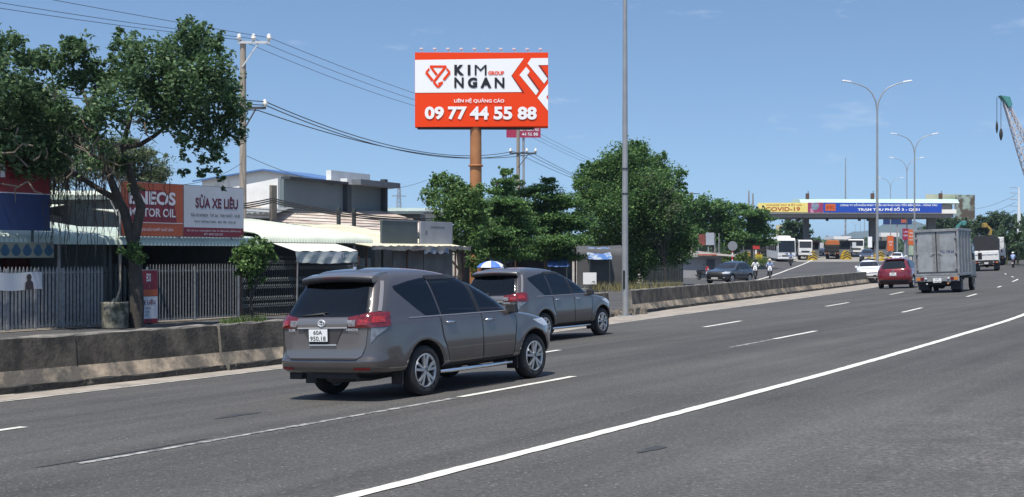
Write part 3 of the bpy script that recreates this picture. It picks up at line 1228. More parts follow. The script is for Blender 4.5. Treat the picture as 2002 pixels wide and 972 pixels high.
        sh.patch([(0.80, ty(.735), ty(.75)), (0.88, ty(.745), ty(.80)), (0.985, ty(.755), .86)], 0.012, sg, 8, 't').build("corner_trim", mat("pale_trim", (0.36, 0.35, 0.36), 0.2, 0.6, var=0.5, vs=8), root)
        sh.patch([(1.20, .56, .68), (1.40, .56, .68), (1.60, .56, .68)], 0.012, sg, 4, 't').build("rear_pillar", mat("pillar_highlight_paint", (0.30, 0.28, 0.27), 0.25, 0.4, coat=1.0), root)  # body-coloured pillar painted pale to carry its bright highlight
        sh.patch([(0.435, ty(.52), ty(.74)), (0.465, ty(.52), ty(.75))], 0.008, sg, 6, 't').build("reflector", mat("dull_red_lens", (0.25, 0.012, 0.015), 0.25), root)
    
    # ---- sides
    for sg in (-1, 1):
        q = sh.patch(W_Q, 0.005, sg, 12).build("quarter_window", PANE_D, root)
        d1 = sh.patch([(0.42, 0.56, 1.36), (0.55, 0.53, 1.36), (0.75, 0.43, 1.36), (0.95, 0.41, 1.36), (1.07, 0.42, 1.36)], 0.006, sg, 10).build("rear_door", PAINT_BRN, root)
        d2 = sh.patch([(0.42, 1.385, 2.16), (0.6, 1.385, 2.20), (0.8, 1.385, 2.25), (0.95, 1.385, 2.26), (1.055, 1.385, 2.24)], 0.006, sg, 10).build("front_door", PAINT_BRN, root)
        sh.patch(W_1, 0.006, sg, 12).build("window", PANE_D, d1)
        sh.patch(W_2, 0.006, sg, 12).build("window", PANE_L, d2)
        # dark pillar between the doors and the rain visors
        sh.patch([(1.10, 1.305, 1.40), (1.35, 1.245, 1.335), (1.56, 1.16, 1.275), (1.62, 1.12, 1.16)], 0.0065, sg, 3).build("door_pillar", BLACK, root)
        sh.patch([(1.595, 0.33, 1.26), (1.63, 0.33, 1.13), (1.655, 0.33, 0.98)], 0.012, sg, 10).build("rain_visor", BLACK, d1)
        mbv = MB()
        rowsv = []
        for k in range(11):
            x = 1.22 + 0.98 * k / 10
            zt = 1.60 - (x - 1.22) * 0.455 - 0.03 * math.sin(PI * k / 10) * -1
            rr_ = []
            for zz in (zt - 0.02, zt + 0.035):
                p = sh.surf(sh.t_of_x(min(x, sh.xf(zz) - 0.05), zz), zz, 0.012)
                rr_.append(Vector((p.x, p.y * sg, p.z)))
            rowsv.append(rr_)
        mbv.grid(rowsv)
        mbv.build("rain_visor", BLACK, d2)
        seam_strip(sh, [(0.38, 1.085), (0.40, 0.98), (0.42, 0.80), (0.50, 0.60), (0.56, 0.42)], sg, off=0.009).build("door_gap", SEAM, d1)
        seam_strip(sh, [(1.372, 1.08), (1.372, 0.42)], sg, off=0.009).build("door_gap", SEAM, d2)
        seam_strip(sh, [(2.25, 1.05), (2.27, 0.92), (2.20, 0.6), (2.17, 0.42)], sg, off=0.009).build("door_gap", SEAM, d2)
        seam_strip(sh, [(0.57, 0.41), (2.16, 0.41)], sg, 0.012, off=0.009).build("sill_gap", SEAM, root)
        mbm = MB()
        sh.patch([(1.078, -0.3, 2.2), (1.092, -0.3, 2.2)], 0.010, sg, 24, mb=mbm)
        mbm.build("belt_moulding", mat("belt_moulding_metal", (0.33, 0.32, 0.32), 0.3, 0.6), root)
        handle_mesh(sh, 0.50, 0.985, sg).build("handle", CHROME, d1)
        handle_mesh(sh, 1.46, 0.975, sg).build("handle", CHROME, d2)
        # mirror
        mbr = MB()
        c = sh.surf(sh.t_of_x(2.05, 1.12), 1.12)
        mbr.box((2.14, sg * (c.y + 0.10), 1.115), (0.11, 0.19, 0.14), taper=0.85)
        mbr.tube([(2.16, sg * (c.y - 0.02), 1.08), (2.15, sg * (c.y + 0.1), 1.09)], 0.035, 6)
        mir = mbr.build("mirror", BLACK, root, bevel=0.03)
        # side step on brackets
        mbs = MB()
        mbs.tube([(0.42, sg * 0.84, 0.30), (0.52, sg * 0.93, 0.305), (1.3, sg * 0.945, 0.305), (2.05, sg * 0.93, 0.305), (2.15, sg * 0.84, 0.30)], 0.028, 8)
        st = mbs.build("side_step", CHROME, root)
        for x in (0.62, 1.32, 1.98):
            MB().box((x, sg * 0.80, 0.315), (0.05, 0.26, 0.035)).build("step_bracket", BLACK, st)
        sh.patch([(0.375, 0.5, 2.25), (0.40, 0.5, 2.25)], 0.004, sg, 12).build("sill", BLACK, root)
        for x in (-0.47, 2.30):
            MB().box((x, sg * 0.78, 0.29), (0.02, 0.20, 0.20)).build("mud_flap", BLACK, root, bevel=0.006)
        # head lamp wrapping the front corner
        hl = sh.patch([(0.80, 2.20, 2.62), (0.86, 2.10, 2.66), (0.92, 2.05, 2.60)], 0.012, sg, 12, 't').build("headlight", WHITE_L, root)
        sh.patch([(0.60, 2.70, 2.80), (0.66, 2.66, 2.82)], 0.01, sg, 6, 't').build("fog_light", WHITE_L, root)
    # ---- front and top
    sh.patch(W_F, 0.008, 1, 20, 'y', front=True).build("windscreen", PANE_L, root)
    sh.patch([(0.56, -0.45, 0.45), (0.70, -0.55, 0.55), (0.84, -0.5, 0.5)], 0.012, 1, 16, 'y', front=True).build("grille", BLACK, root)
    mb = MB()
    mb.prism([(-0.36, 1.775), (-0.14, 1.78), (-0.30, 1.845), (-0.345, 1.845)], (-0.025, 0.025))
    fin = mb.build("antenna_fin", BLACK, root, bevel=0.008)
    MB().box((-0.36, 0, 1.79), (0.03, 0.04, 0.045)).build("antenna_base", CHROME, fin, bevel=0.008)
    # ---- underneath
    mb = MB()
    mb.box((1.45, 0, 0.36), (4.0, 1.1, 0.12))
    mb.box((-0.72, -0.1, 0.36), (0.5, 0.8, 0.10))
    mb.box((-0.90, 0.62, 0.35), (0.10, 0.22, 0.12))
    mb.tube([(0, -0.7, 0.34), (0, 0.7, 0.34)], 0.06, 8)
    mb.lathe([(0, -0.09), (0.30, -0.09), (0.33, -0.05), (0.33, 0.05), (0.30, 0.09), (0, 0.09)], 24, 'z', (-0.60, -0.05, 0.34))
    mb.tube([(-0.2, -0.45, 0.30), (-0.7, -0.5, 0.29), (-0.98, -0.52, 0.31)], 0.03, 8)
    mb.build("underbody", STEEL_D, root)
    for x in (0.0, 2.75):
        for sg in (-1, 1):
            make_wheel(root, x, sg * 0.80, 0.347, 0.215, sg)
    return root


mpv1 = make_mpv("brown grey minivan nearest the camera, fully visible with its rear number plate", "brown grey minivans on the road")
mpv1.scale = (1, 0.955, 0.967)
place(mpv1, -1.86, 18.35, 0.574)
mpv2 = copy_tree(mpv1)
tag(mpv2, "brown grey minivan farther ahead, its rear partly hidden behind the nearer one", "minivan")
place(mpv2, 0.05, 31.0, 0.560)

# ------------------------------------------------------------------ other cars
def make_car(kind, paint, label, l1="", l2="", group=None, cat="car", name="car"):
    root = thing(name, label, cat, group=group)
    if kind == 'suv':
        wb, wr, H = 2.675, 0.345, 1.63
        sh = Shell(
            rear=[(0.26, -0.74), (0.40, -0.83), (0.62, -0.86), (0.80, -0.84), (0.95, -0.80), (1.05, -0.74), (1.2, -0.62), (1.4, -0.44), (1.52, -0.30), (1.58, -0.12), (1.62, 0.3), (1.63, 0.6)],
            front=[(0.26, 3.40), (0.45, 3.55), (0.65, 3.57), (0.80, 3.52), (0.90, 3.38), (0.97, 3.05), (1.02, 2.65), (1.06, 2.38), (1.14, 2.20), (1.3, 1.90), (1.45, 1.55), (1.56, 1.15), (1.61, 0.85), (1.63, 0.72)],
            wid=[(0.26, 0.84), (0.40, 0.90), (0.65, 0.92), (0.85, 0.91), (0.98, 0.88), (1.05, 0.84), (1.3, 0.73), (1.48, 0.63), (1.57, 0.50), (1.62, 0.25), (1.63, 0.12)],
            ar=0.55, af=lambda z: 0.75 if z < .9 else 0.5, kr=0.4, kf=0.5)
        belt, zt = 1.04, 1.50
        wins = [[(1.06, -0.30, 0.18), (1.22, -0.34, 0.15), (1.36, -0.24, 0.13), (1.47, -0.05, 0.11)],
                [(1.06, 0.22, 1.02), (1.3, 0.18, 0.97), (1.50, 0.14, 0.90)], [(1.06, 1.08, 1.95), (1.2, 1.05, 1.78), (1.36, 1.0, 1.46), (1.49, 0.97, 1.12)]]
        doors = [(0.34, 1.04), (1.06, 1.98)]
        rwin = [(1.05, -0.62, 0.62), (1.2, -0.60, 0.60), (1.36, -0.54, 0.54), (1.46, -0.5, 0.5)]
        lampz, headz = (0.86, 1.0), (0.72, 0.88)
    else:
        wb, wr, H = 2.6, 0.31, 1.47
        sh = Shell(
            rear=[(0.20, -0.85), (0.35, -0.94), (0.60, -0.96), (0.85, -0.95), (0.95, -0.90), (0.99, -0.70), (1.02, -0.42), (1.10, -0.28), (1.25, 0.02), (1.38, 0.38), (1.45, 0.75), (1.47, 1.0)],
            front=[(0.20, 3.30), (0.40, 3.45), (0.58, 3.46), (0.70, 3.40), (0.80, 3.20), (0.88, 2.75), (0.94, 2.30), (1.0, 2.12), (1.15, 1.88), (1.30, 1.60), (1.40, 1.32), (1.46, 1.12), (1.47, 1.05)],
            wid=[(0.20, 0.79), (0.35, 0.85), (0.60, 0.865), (0.80, 0.855), (0.93, 0.82), (1.0, 0.77), (1.2, 0.67), (1.36, 0.57), (1.44, 0.40), (1.47, 0.15)],
            ar=0.5, af=lambda z: 0.75 if z < .85 else 0.5, kr=0.42, kf=0.5)
        belt, zt = 0.96, 1.36
        wins = [[(1.0, 0.1, 0.30), (1.15, 0.16, 0.28), (1.28, 0.3, 0.33)], [(0.98, 0.33, 0.98), (1.2, 0.33, 0.93), (1.36, 0.46, 0.90)], [(0.98, 1.03, 1.84), (1.15, 1.0, 1.6), (1.35, 0.95, 1.2)]]
        doors = [(0.30, 1.0), (1.02, 1.9)]
        rwin = [(1.04, -0.60, 0.60), (1.2, -0.55, 0.55), (1.36, -0.48, 0.48)]
        lampz, headz = (0.72, 0.90), (0.62, 0.78)
    body = sh.mesh(40).build("body", [paint], root)
    cut_arches(body, ((0.0, wr + 0.01), (wb, wr + 0.01)), wr + 0.055, 0.90 if kind == 'suv' else 0.85, BLACK)
    sh.patch(rwin, 0.006, 1, 16, 'y').build("rear_window", GLASS_DARK, root)
    wz = [(z, -hw, hw) for z, hw in ((belt + 0.07, .66), (belt + .2, .64), (belt + .34, .58), (zt, .50))]
    sh.patch(wz, 0.007, 1, 16, 'y', front=True).build("windscreen", GLASS_DARK, root)
    if kind == 'suv':
        sh.patch([(0.30, -0.75, 0.75), (0.46, -0.80, 0.80)], 0.008, 1, 16, 'y').build("rear_bumper", BLACK, root)
        sh.patch([(0.52, -0.70, 0.70), (0.56, -0.71, 0.71)], 0.02, 1, 16, 'y').build("bumper_trim", paint, root)
        mb = MB()
        mb.box((-0.25, 0, 1.56), (0.34, 1.06, 0.04))
        mb.build("spoiler", paint, root, bevel=0.015)
        sh.patch([(0.45, -0.45, 0.45), (0.66, -0.55, 0.55), (0.84, -0.46, 0.46)], 0.012, 1, 12, 'y', front=True).build("grille", BLACK, root)
    else:
        sh.patch([(0.30, -0.4, 0.4), (0.42, -0.46, 0.46)], 0.012, 1, 12, 'y', front=True).build("grille", BLACK, root)
        sh.patch([(0.56, -0.5, 0.5), (0.60, -0.52, 0.52)], 0.014, 1, 12, 'y', front=True).build("grille", BLACK, root)
    sh.patch([(0.28, -0.5, 0.5), (0.36, -0.5, 0.5)], 0.014, 1, 12, 'y', front=True).build("front_trim", CHROME if kind == 'suv' else BLACK, root)
    for sg in (-1, 1):
        ty = lambda y: sh.t_of_y(y, lampz[0])
        sh.patch([(lampz[0], ty(.42), .55), (lampz[1], ty(.44), .55)], 0.014, sg, 14, 't').build("tail_lamp", RED_L, root)
        sh.patch([(headz[0], 2.30, 2.72), (headz[1], 2.15, 2.66)], 0.014, sg, 14, 't').build("headlight", WHITE_L, root)
        sh.patch([(0.42, 2.60, 2.72), (0.48, 2.60, 2.72)], 0.014, sg, 4, 't').build("fog_light", WHITE_L, root)
        for i, (a, b) in enumerate(doors):
            d = sh.patch([(0.40, a, b), (0.7, a - 0.02, b), (belt - 0.03, a - 0.03, b)], 0.005, sg, 8).build("rear_door" if i == 0 else "front_door", paint, root)
            sh.patch(wins[i + 1], 0.006, sg, 8).build("window", GLASS_DARK, d)
            handle_mesh(sh, a + 0.05, belt - 0.1, sg, 0.18).build("handle", CHROME if kind == 'suv' else paint, d)
            seam_strip(sh, [(b + 0.01, belt - 0.02), (b + 0.01, 0.4)], sg, 0.014, 0.006).build("door_gap", SEAM, d)
        sh.patch(wins[0], 0.006, sg, 6).build("quarter_window", GLASS_DARK, root)
        sh.patch([(0.30, 0.45, wb - 0.45), (0.38, 0.45, wb - 0.45)], 0.006, sg, 8).build("sill", BLACK, root)
        c = sh.surf(sh.t_of_x(1.95, belt), belt)
        mb = MB()
        mb.box((1.95, sg * (c.y + 0.12), belt + 0.06), (0.12, 0.2, 0.13), taper=0.85)
        mb.tube([(1.97, sg * (c.y - 0.02), belt), (1.96, sg * (c.y + 0.1), belt + 0.02)], 0.025, 6)
        mb.build("mirror", paint, root, bevel=0.025)
        for x in (0.0, wb):
            make_wheel(root, x, sg * (0.80 if kind == 'suv' else 0.745), wr, 0.215, sg)
    if l1:
        plate(root, (sh.xr(0.76) - 0.03, 0, 0.76), 0.34, 0.17, l1, l2)
        plate(root, (sh.xf(0.42) + 0.03, 0, 0.40), 0.47, 0.11, l1 + l2.replace(".", ""), "", 0)
    MB().box((wb / 2, 0, 0.26), (wb + 0.9, 1.2, 0.12)).build("underbody", STEEL_D, root)
    ring = [(sh.xr(0.93) - 0.02, math.cos(2 * PI * k / 14) * 0.045, 0.93 + math.sin(2 * PI * k / 14) * 0.045) for k in range(15)]
    MB().tube(ring, 0.012, 5, caps=False).build("emblem", CHROME, root)
    return root


P_RED = mat("dark_red_paint", (0.20, 0.012, 0.020), 0.28, 0.25, coat=1.0, var=0.12, vs=2)
P_DARK = mat("dark_blue_grey_paint", (0.035, 0.040, 0.048), 0.28, 0.3, coat=1.0, var=0.15, vs=2)
P_WHITE = mat("white_car_paint", (0.80, 0.80, 0.80), 0.3, 0.0, coat=0.8, var=0.06, vs=2)
P_NAVY = mat("navy_paint", (0.03, 0.045, 0.075), 0.28, 0.3, coat=1.0, var=0.1, vs=2)

c_ = make_car('suv', P_RED, "dark red SUV seen from behind, left of the grey box truck", "60A", "527.41", name="suv")
c_.scale = (1, 1.05, 1.05)
place(c_, px(1753, 75.5), 75.5, R(27))
c_ = make_car('suv', P_DARK, "dark grey SUV coming towards the camera on the far side of the barrier", "60A", "318.52", name="suv")
xy = (px(1411, 91.5), 91.5)
c_.scale = (1, 1, 0.94)
place(c_, px(1453, 91.5), 93.5, R(180 + 36), 0.10)
c_ = make_car('sedan', P_WHITE, "white sedan coming towards the camera behind the barrier, beside the red SUV", "60A", "774.20", name="sedan")
place(c_, px(1710, 96), 97.5, R(180 + 14), 0.18)
c_ = make_car('suv', P_NAVY, "navy blue car leaving the toll lane behind the second lamp post", "60A", "208.33")
place(c_, px(1704, 178), 180, R(180 + 18), 0.05)
c_ = make_car('sedan', P_WHITE, "white car under the toll canopy, left of the orange topped truck", "60A", "445.16")
place(c_, px(1606, 206), 208, R(180 + 14), 0.05)
c_ = make_car('sedan', P_WHITE, "white car driving away towards the toll lanes, above the red SUV", "60A", "136.87")
place(c_, px(1753, 168), 168, R(24), 0.05)

# ------------------------------------------------------------------ lorries
GREYBOX = mat("dented_grey_sheet", (0.35, 0.355, 0.36), 0.45, 0.25, vs=1.7, col2=(0.22, 0.225, 0.23), bump=0.35, bs=2.2, lo=0.42, hi=0.66, detail=7)
GREYFR = mat("grey_frame_steel", (0.30, 0.305, 0.31), 0.5, 0.2, var=0.35, vs=4)
TARP_K = mat("black_tarpaulin", (0.028, 0.028, 0.030), 0.7, var=0.5, vs=3, bump=0.8, bs=4)
TARP_G = mat("green_tarpaulin", (0.02, 0.09, 0.06), 0.65, var=0.4, vs=2, bump=0.6, bs=4)
P_WHT = mat("truck_white", (0.72, 0.71, 0.69), 0.4, var=0.15, vs=2.5, coat=0.3)
P_ORG = mat("truck_orange", (0.50, 0.15, 0.04), 0.5, var=0.3, vs=2)
P_GRY = mat("truck_grey", (0.16, 0.165, 0.17), 0.45, var=0.25, vs=2)


def cab(root, x0, W, zb, zt, paint, depth=1.7):
    """forward-control cab: rear at x0, nose at x0 + depth"""
    hw = W / 2
    mb = MB()
    pr = [(x0, zb), (x0 + depth - 0.04, zb), (x0 + depth, zb + 0.25), (x0 + depth - 0.03, zb + (zt - zb) * 0.46), (x0 + depth - 0.36, zt - 0.10), (x0 + depth - 0.5, zt), (x0, zt)]
    mb.prism(pr, (-hw, hw))
    c = mb.build("cab", paint, root, bevel=0.06)
    n0, n1 = zb + (zt - zb) * 0.48, zt - 0.14
    xa = lambda z: x0 + depth - 0.03 - 0.33 * (z - (zb + (zt - zb) * 0.46)) / (zt - 0.10 - (zb + (zt - zb) * 0.46)) + 0.02
    g = MB()
    g.grid([[Vector((xa(z), y, z)) for y in (-hw + .1, 0, hw - .1)] for z in (n0, n1)])
    g.build("windscreen", GLASS_DARK, c)
    f = MB()
    f.box((x0 + depth + 0.02, 0, zb + 0.45), (0.05, W * 0.62, 0.22))
    f.build("grille", BLACK, c)
    f = MB()
    f.box((x0 + depth + 0.02, 0, zb + 0.08), (0.14, W + 0.02, 0.24))
    f.build("bumper", paint, c, bevel=0.03)
    for sg in (-1, 1):
        MB().box((x0 + depth + 0.03, sg * (hw - 0.28), zb + 0.32), (0.05, 0.36, 0.16)).build("headlight", WHITE_L, c, bevel=0.02)
        d = MB().box((x0 + depth * 0.52, sg * (hw + 0.004), zb + (zt - zb) * 0.36), (depth * 0.6, 0.012, (zt - zb) * 0.62)).build("door", paint, c, bevel=0.004)
        MB().prism([(x0 + depth * .24, n0 - .02), (x0 + depth * .80, n0 - .02), (x0 + depth * .68, n1), (x0 + depth * .24, n1)], (sg * (hw + 0.012) - .004, sg * (hw + 0.012) + .004)).build("window", GLASS_DARK, c)
        m = MB()
        m.box((x0 + depth + 0.02, sg * (hw + 0.2), n0 + 0.22), (0.07, 0.18, 0.34))
        m.tube([(x0 + depth - .1, sg * (hw - .02), n1 - .05), (x0 + depth, sg * (hw + .2), n0 + 0.44)], 0.016, 5)
        m.build("mirror", BLACK, c)
    return c


def lorry_running_gear(root, L, W, wr, rear_x, front_x, zf, rear2=False):
    mb = MB()
    for sg in (-1, 1):
        mb.box(((L) / 2, sg * 0.38, zf - 0.12), (L - 0.5, 0.09, 0.2))
    for x in np.linspace(0.4, L - 1.2, 5):
        mb.box((x, 0, zf - 0.12), (0.08, 0.7, 0.14))
    mb.tube([(rear_x, -W / 2 + .2, wr), (rear_x, W / 2 - .2, wr)], 0.09, 8)
    mb.lathe([(0, -.16), (.17, -.13), (.2, 0), (.17, .13), (0, .16)], 14, 'x', (rear_x, 0, wr))
    mb.box((L * .5, W * .36, zf - 0.28), (0.8, 0.4, 0.4))
    mb.build("chassis", STEEL_D, root)
    for sg in (-1, 1):
        make_wheel(root, front_x, sg * (W / 2 - 0.16), wr, 0.22, sg, style='steel', rimmat=P_GRY)
        for x in ((rear_x, rear_x - 2.3 * wr) if rear2 else (rear_x,)):
            make_wheel(root, x, sg * (W / 2 - 0.30), wr, 0.44, sg, style='steel', rimmat=P_GRY)
        m = MB()
        m.box((rear_x - wr * (3.8 if rear2 else 1.35), sg * (W / 2 - 0.28), wr * 0.95), (0.02, 0.46, wr * 1.1))
        m.build("mud_flap", BLACK, root)


def tail_beam(root, W, z, plate_txt, beam=GREYFR, hgt=0.26):
    b = MB().box((-0.03, 0, z), (0.09, W, hgt)).build("tail_beam", beam, root, bevel=0.01)
    for sg in (-1, 1):
        MB().box((-0.085, sg * (W / 2 - 0.14), z), (0.04, 0.16, 0.14)).build("indicator", ORANGE_L, b)
        MB().box((-0.085, sg * (W / 2 - 0.31), z), (0.04, 0.15, 0.14)).build("tail_lamp", RED_L, b)
        MB().lathe([(0, 0), (0.06, 0), (0.055, -0.03), (0, -0.035)], 14, 'x', (-0.08, sg * (W / 2 - 0.47), z)).build("reversing_light", WHITE_L, b)
        MB().lathe([(0, 0), (0.045, 0), (0.04, -0.03), (0, -0.035)], 12, 'x', (-0.03, sg * (W / 2 - 0.5), z - 0.24)).build("reflector", ORANGE_L if sg < 0 else WHITE_L, b)
    if plate_txt:
        plate(root, (-0.10, 0, z - 0.08), 0.36, 0.19, *plate_txt)


# the grey box truck
bt = thing("box_truck", "grey dented box truck seen from behind, its number painted on the right door", "truck")
W, L, zf, zt = 2.0, 3.9, 0.83, 2.93
MB().box((L / 2 + 0.02, 0, (zf + zt) / 2), (L - 0.04, W - 0.05, zt - zf - 0.06)).build("cargo_box", mat("shaded_side_sheet", (0.20, 0.205, 0.21), 0.5, 0.2, vs=1.4, col2=(0.13, 0.133, 0.136), detail=7), bt)  # grey darker than the doors: shade on the sides is painted in
for nm, c_, d_ in (("post", (0.0, -W / 2 + .045, (zf + zt) / 2), (.10, .09, zt - zf)), ("post", (0.0, W / 2 - .045, (zf + zt) / 2), (.10, .09, zt - zf)),
                   ("header", (0.0, 0, zt - .06), (.11, W, .12)), ("sill_beam", (0.0, 0, zf + .02), (.11, W - .19, .09)),
                   ("roof_rail", (L / 2, -W / 2 + .03, zt - .03), (L, .08, .1)), ("roof_rail", (L / 2, W / 2 - .03, zt - .03), (L, .08, .1)),
                   ("floor_rail", (L / 2, -W / 2 + .03, zf), (L, .08, .12)), ("floor_rail", (L / 2, W / 2 - .03, zf), (L, .08, .12))):
    MB().box(c_, d_).build(nm, GREYFR, bt, bevel=0.008)
for x in np.linspace(0.75, L - .3, 4):
    for sg in (-1, 1):
        MB().box((x, sg * (W / 2 - .01), (zf + zt) / 2), (.05, .03, zt - zf - .2)).build("side_rib", GREYFR, bt)
MB().box((0.055, 0, (zf + zt) / 2), (0.02, W - .2, zt - zf - .2)).build("door_seal", BLACK, bt)
for sg in (-1, 1):
    yc = sg * (W - 0.24) / 4
    dw = (W - 0.32) / 2
    d = MB().box((0.02, yc, (zf + zt) / 2 + .005), (.05, dw, zt - zf - .27)).build("cargo_door", GREYBOX, bt, bevel=0.012)
    for yy in (0.06, 0.12):
        m = MB()
        m.tube([(-0.03, sg * (yy + 0.02), zf + .12), (-0.03, sg * (yy + .02), zt - .16)], 0.016, 6)
        m.box((-0.03, sg * (yy + .02), zf + 1.0), (0.03, 0.05, 0.05))
        m.build("lock_rod", GREYFR, d)
    MB().tube([(-0.045, sg * 0.08, zf + 1.0), (-0.055, sg * 0.26, zf + .98)], 0.014, 6).build("handle", GREYFR, d)
    for z in (zf + .28, zf + 1.0, zt - .4):
        MB().box((-0.03, sg * (W / 2 - .12), z), (.05, .13, .06)).build("hinge", GREYFR, d)
    if sg < 0:
        t = MB()
        letter(t, "72C-194.64", 0, 0.62, 0, 0.14, 0, 0, 0.02)
        o = t.build("lettering", mat("blue_lettering", (0.03, 0.035, 0.12), 0.5), d)
        o.location = (-0.008, -0.16, zf + 0.98)
        o.rotation_euler = (0, 0, -PI / 2)
MB().box((-.008, 0, (zf + zt) / 2), (.02, .05, zt - zf - .27)).build('centre_seal', BLACK, bt)
tail_beam(bt, W - 0.06, zf - 0.17, ("72C", "194.64"))
MB().box((0.25, 0, 0.42), (0.05, W * .8, 0.08)).build("underrun_bar", BLACK, bt)
cab(bt, L + 0.06, 1.86, 0.62, 2.25, P_GRY, 1.65)
lorry_running_gear(bt, 5.4, W, 0.37, 1.05, 4.6, zf - 0.1)
MB().prism([(-.5, .62), (.5, .62), (0.15, .36), (-.15, .36)], (0.5, 0.56), 0, 'yz').build("rear_guard", BLACK, bt)
place(bt, px(1834, 61.5), 61.5, R(27))


def make_lorry(label, paint, cargo, L, W, H, zf=1.15, name="truck", plate_txt=None, kind='box', group=None, gate=None):
    r = thing(name, label, "truck", group=group)
    cl = L - 2.2
    if kind == 'box':
        b = MB().box((cl / 2, 0, (zf + H) / 2), (cl, W, H - zf)).build("cargo_box", cargo, r, bevel=0.03)
        for sg in (-1, 1):
            d = MB().box((-0.015, sg * W / 4, (zf + H) / 2), (.03, W / 2 - .06, H - zf - .16)).build("cargo_door", cargo, r, bevel=0.01)
            MB().tube([(-0.045, sg * .12, zf + .1), (-0.045, sg * .12, H - .1)], 0.02, 5).build("lock_rod", GREYFR, d)
    elif kind == 'tarp':
        m = MB()
        P = []
        rr = random.Random(len(label))
        for i in range(13):
            row = []
            x = cl * i / 12
            for j, (yy, zz) in enumerate(((-W / 2, zf + .9), (-W / 2 - .02, H - .35), (-W / 2 + .12, H - .12), (-W / 4, H + .02), (0, H - .03), (W / 4, H + .03), (W / 2 - .12, H - .1), (W / 2 + .02, H - .35), (W / 2, zf + .9))):
                row.append(Vector((x, yy + rr.uniform(-.03, .03), zz + (rr.uniform(-.1, .1) if 1 < j < 7 else 0))))
            P.append(row)
        m.grid(P)
        m.add(P[0], [tuple(range(9))])
        m.add(P[-1], [tuple(reversed(range(9)))])
        m.build("tarpaulin", cargo, r)
        MB().box((cl / 2, 0, zf + .45), (cl, W - .04, 0.94)).build("load_bed", gate or paint, r, bevel=0.02)
        g = MB().box((-0.05, 0, zf + .36), (.08, W, 0.86)).build("tailgate", gate or paint, r, bevel=0.02)
        for y in (-W * .3, 0, W * .3):
            MB().box((-0.11, y, zf + .36), (.05, .08, .8)).build("rib", gate or paint, g)
        MB().box((-0.115, 0, zf + .55), (.05, W * .9, .06)).build("rib", gate or paint, g)
    tail_beam(r, W - .1, zf - .28, plate_txt, STEEL_D)
    cab(r, cl + 0.15, W - 0.1, 0.75, min(H, 2.75), paint, 1.95)
    lorry_running_gear(r, L, W, 0.5, 1.5 if L < 7 else 2.2, L - 1.35, zf - 0.05, L > 7)
    return r


t_ = make_lorry("white tipper truck with black tarpaulin over its load, seen from behind beyond the box truck", P_WHT, TARP_K, 7.6, 2.4, 3.5, name="tipper_truck", plate_txt=("60C", "271.93"), kind='tarp')
place(t_, px(1929, 134), 134, R(21))
t_ = make_lorry("truck with green tarpaulin load, half hidden between the box truck and the white tipper", P_GRY, TARP_G, 7.4, 2.3, 3.1, kind='tarp', gate=STEEL_D)
place(t_, px(1889, 152), 152, R(20))
t_ = make_lorry("white container truck half hidden behind the right side of the tipper", P_WHT, P_WHT, 8.2, 2.4, 3.3, plate_txt=("51D", "308.64"))
place(t_, px(1943, 158), 158, R(21.5))
t_ = make_lorry("dark covered truck parked left of the white bus by the toll booths", P_GRY, TARP_K, 6.6, 2.2, 2.6, kind='tarp', gate=STEEL_D)
place(t_, px(1495, 187), 187, R(16))
t_ = make_lorry("truck with an orange cargo body in the toll lane between two chevron blocks", P_GRY, P_ORG, 7.0, 1.95, 2.55, kind='tarp', gate=STEEL_D)
place(t_, px(1627, 187.5), 187.5, R(14))
t_ = make_lorry("white fronted truck leaving the toll lane right of the chevron blocks", P_WHT, P_GRY, 8.0, 2.3, 2.6)
place(t_, px(1671, 196) + 2.2, 203.5, R(180 + 15))
t_ = make_lorry("small white truck coming out of the toll lane, right behind the bus", P_WHT, P_GRY, 6.0, 1.95, 2.75, zf=1.0)
place(t_, px(1567, 184) + 1.6, 190, R(180 + 10))

# the bus
bus = thing("bus", "white bus with a roof air conditioner coming out of the toll plaza", "bus")
W, L, H = 2.4, 8.6, 3.15
mb = MB()
mb.prism([(0.0, 0.38), (L - .05, 0.38), (L, 0.7), (L - .02, 1.35), (L - .28, H - .25), (L - .6, H), (0.15, H), (0, H - .2)], (-W / 2, W / 2))
mb.build("body", P_WHT, bus, bevel=0.09)
mb = MB()
mb.prism([(0.6, 1.45), (L - .9, 1.45), (L - 1.05, H - .45), (0.6, H - .45)], (-W / 2 - .012, -W / 2 - .002))
mb.build("side_window", GLASS_DARK, bus)
mb = MB()
mb.prism([(0.6, 1.45), (L - .9, 1.45), (L - 1.05, H - .45), (0.6, H - .45)], (W / 2 + .002, W / 2 + .012))
mb.build("side_window", GLASS_DARK, bus)
g = MB()
g.grid([[Vector((L + .012 - .26 * (z - 1.35) / (H - .25 - 1.35), y, z)) for y in (-W / 2 + .12, 0, W / 2 - .12)] for z in (1.32, H - .32)])
g.build("windscreen", GLASS_DARK, bus)
MB().box((L + .01, 0, .82), (.04, 1.3, .16)).build("grille", BLACK, bus)
MB().box((L + .02, 0, .5), (.12, W - .02, .26)).build("bumper", P_WHT, bus, bevel=.04)
MB().box((L + .02, 0, 1.12), (.03, .3, .12)).build("emblem", mat("blue_badge", (.05, .12, .3), .3), bus)
for sg in (-1, 1):
    MB().box((L - .02, sg * .95, .82), (.1, .36, .2)).build("headlight", WHITE_L, bus, bevel=.03)
    m = MB()
    m.tube([(L - .15, sg * (W / 2 - .05), H - .3), (L + .2, sg * (W / 2 + .14), H - .35), (L + .22, sg * (W / 2 + .16), H - .6)], .025, 6)
    m.box((L + .22, sg * (W / 2 + .16), H - .8), (.1, .22, .42))
    m.build("mirror", BLACK, bus)
    for x in (2.0, 6.6):
        make_wheel(bus, x, sg * (W / 2 - .14), .47, .26, sg, style='steel', rimmat=P_GRY)
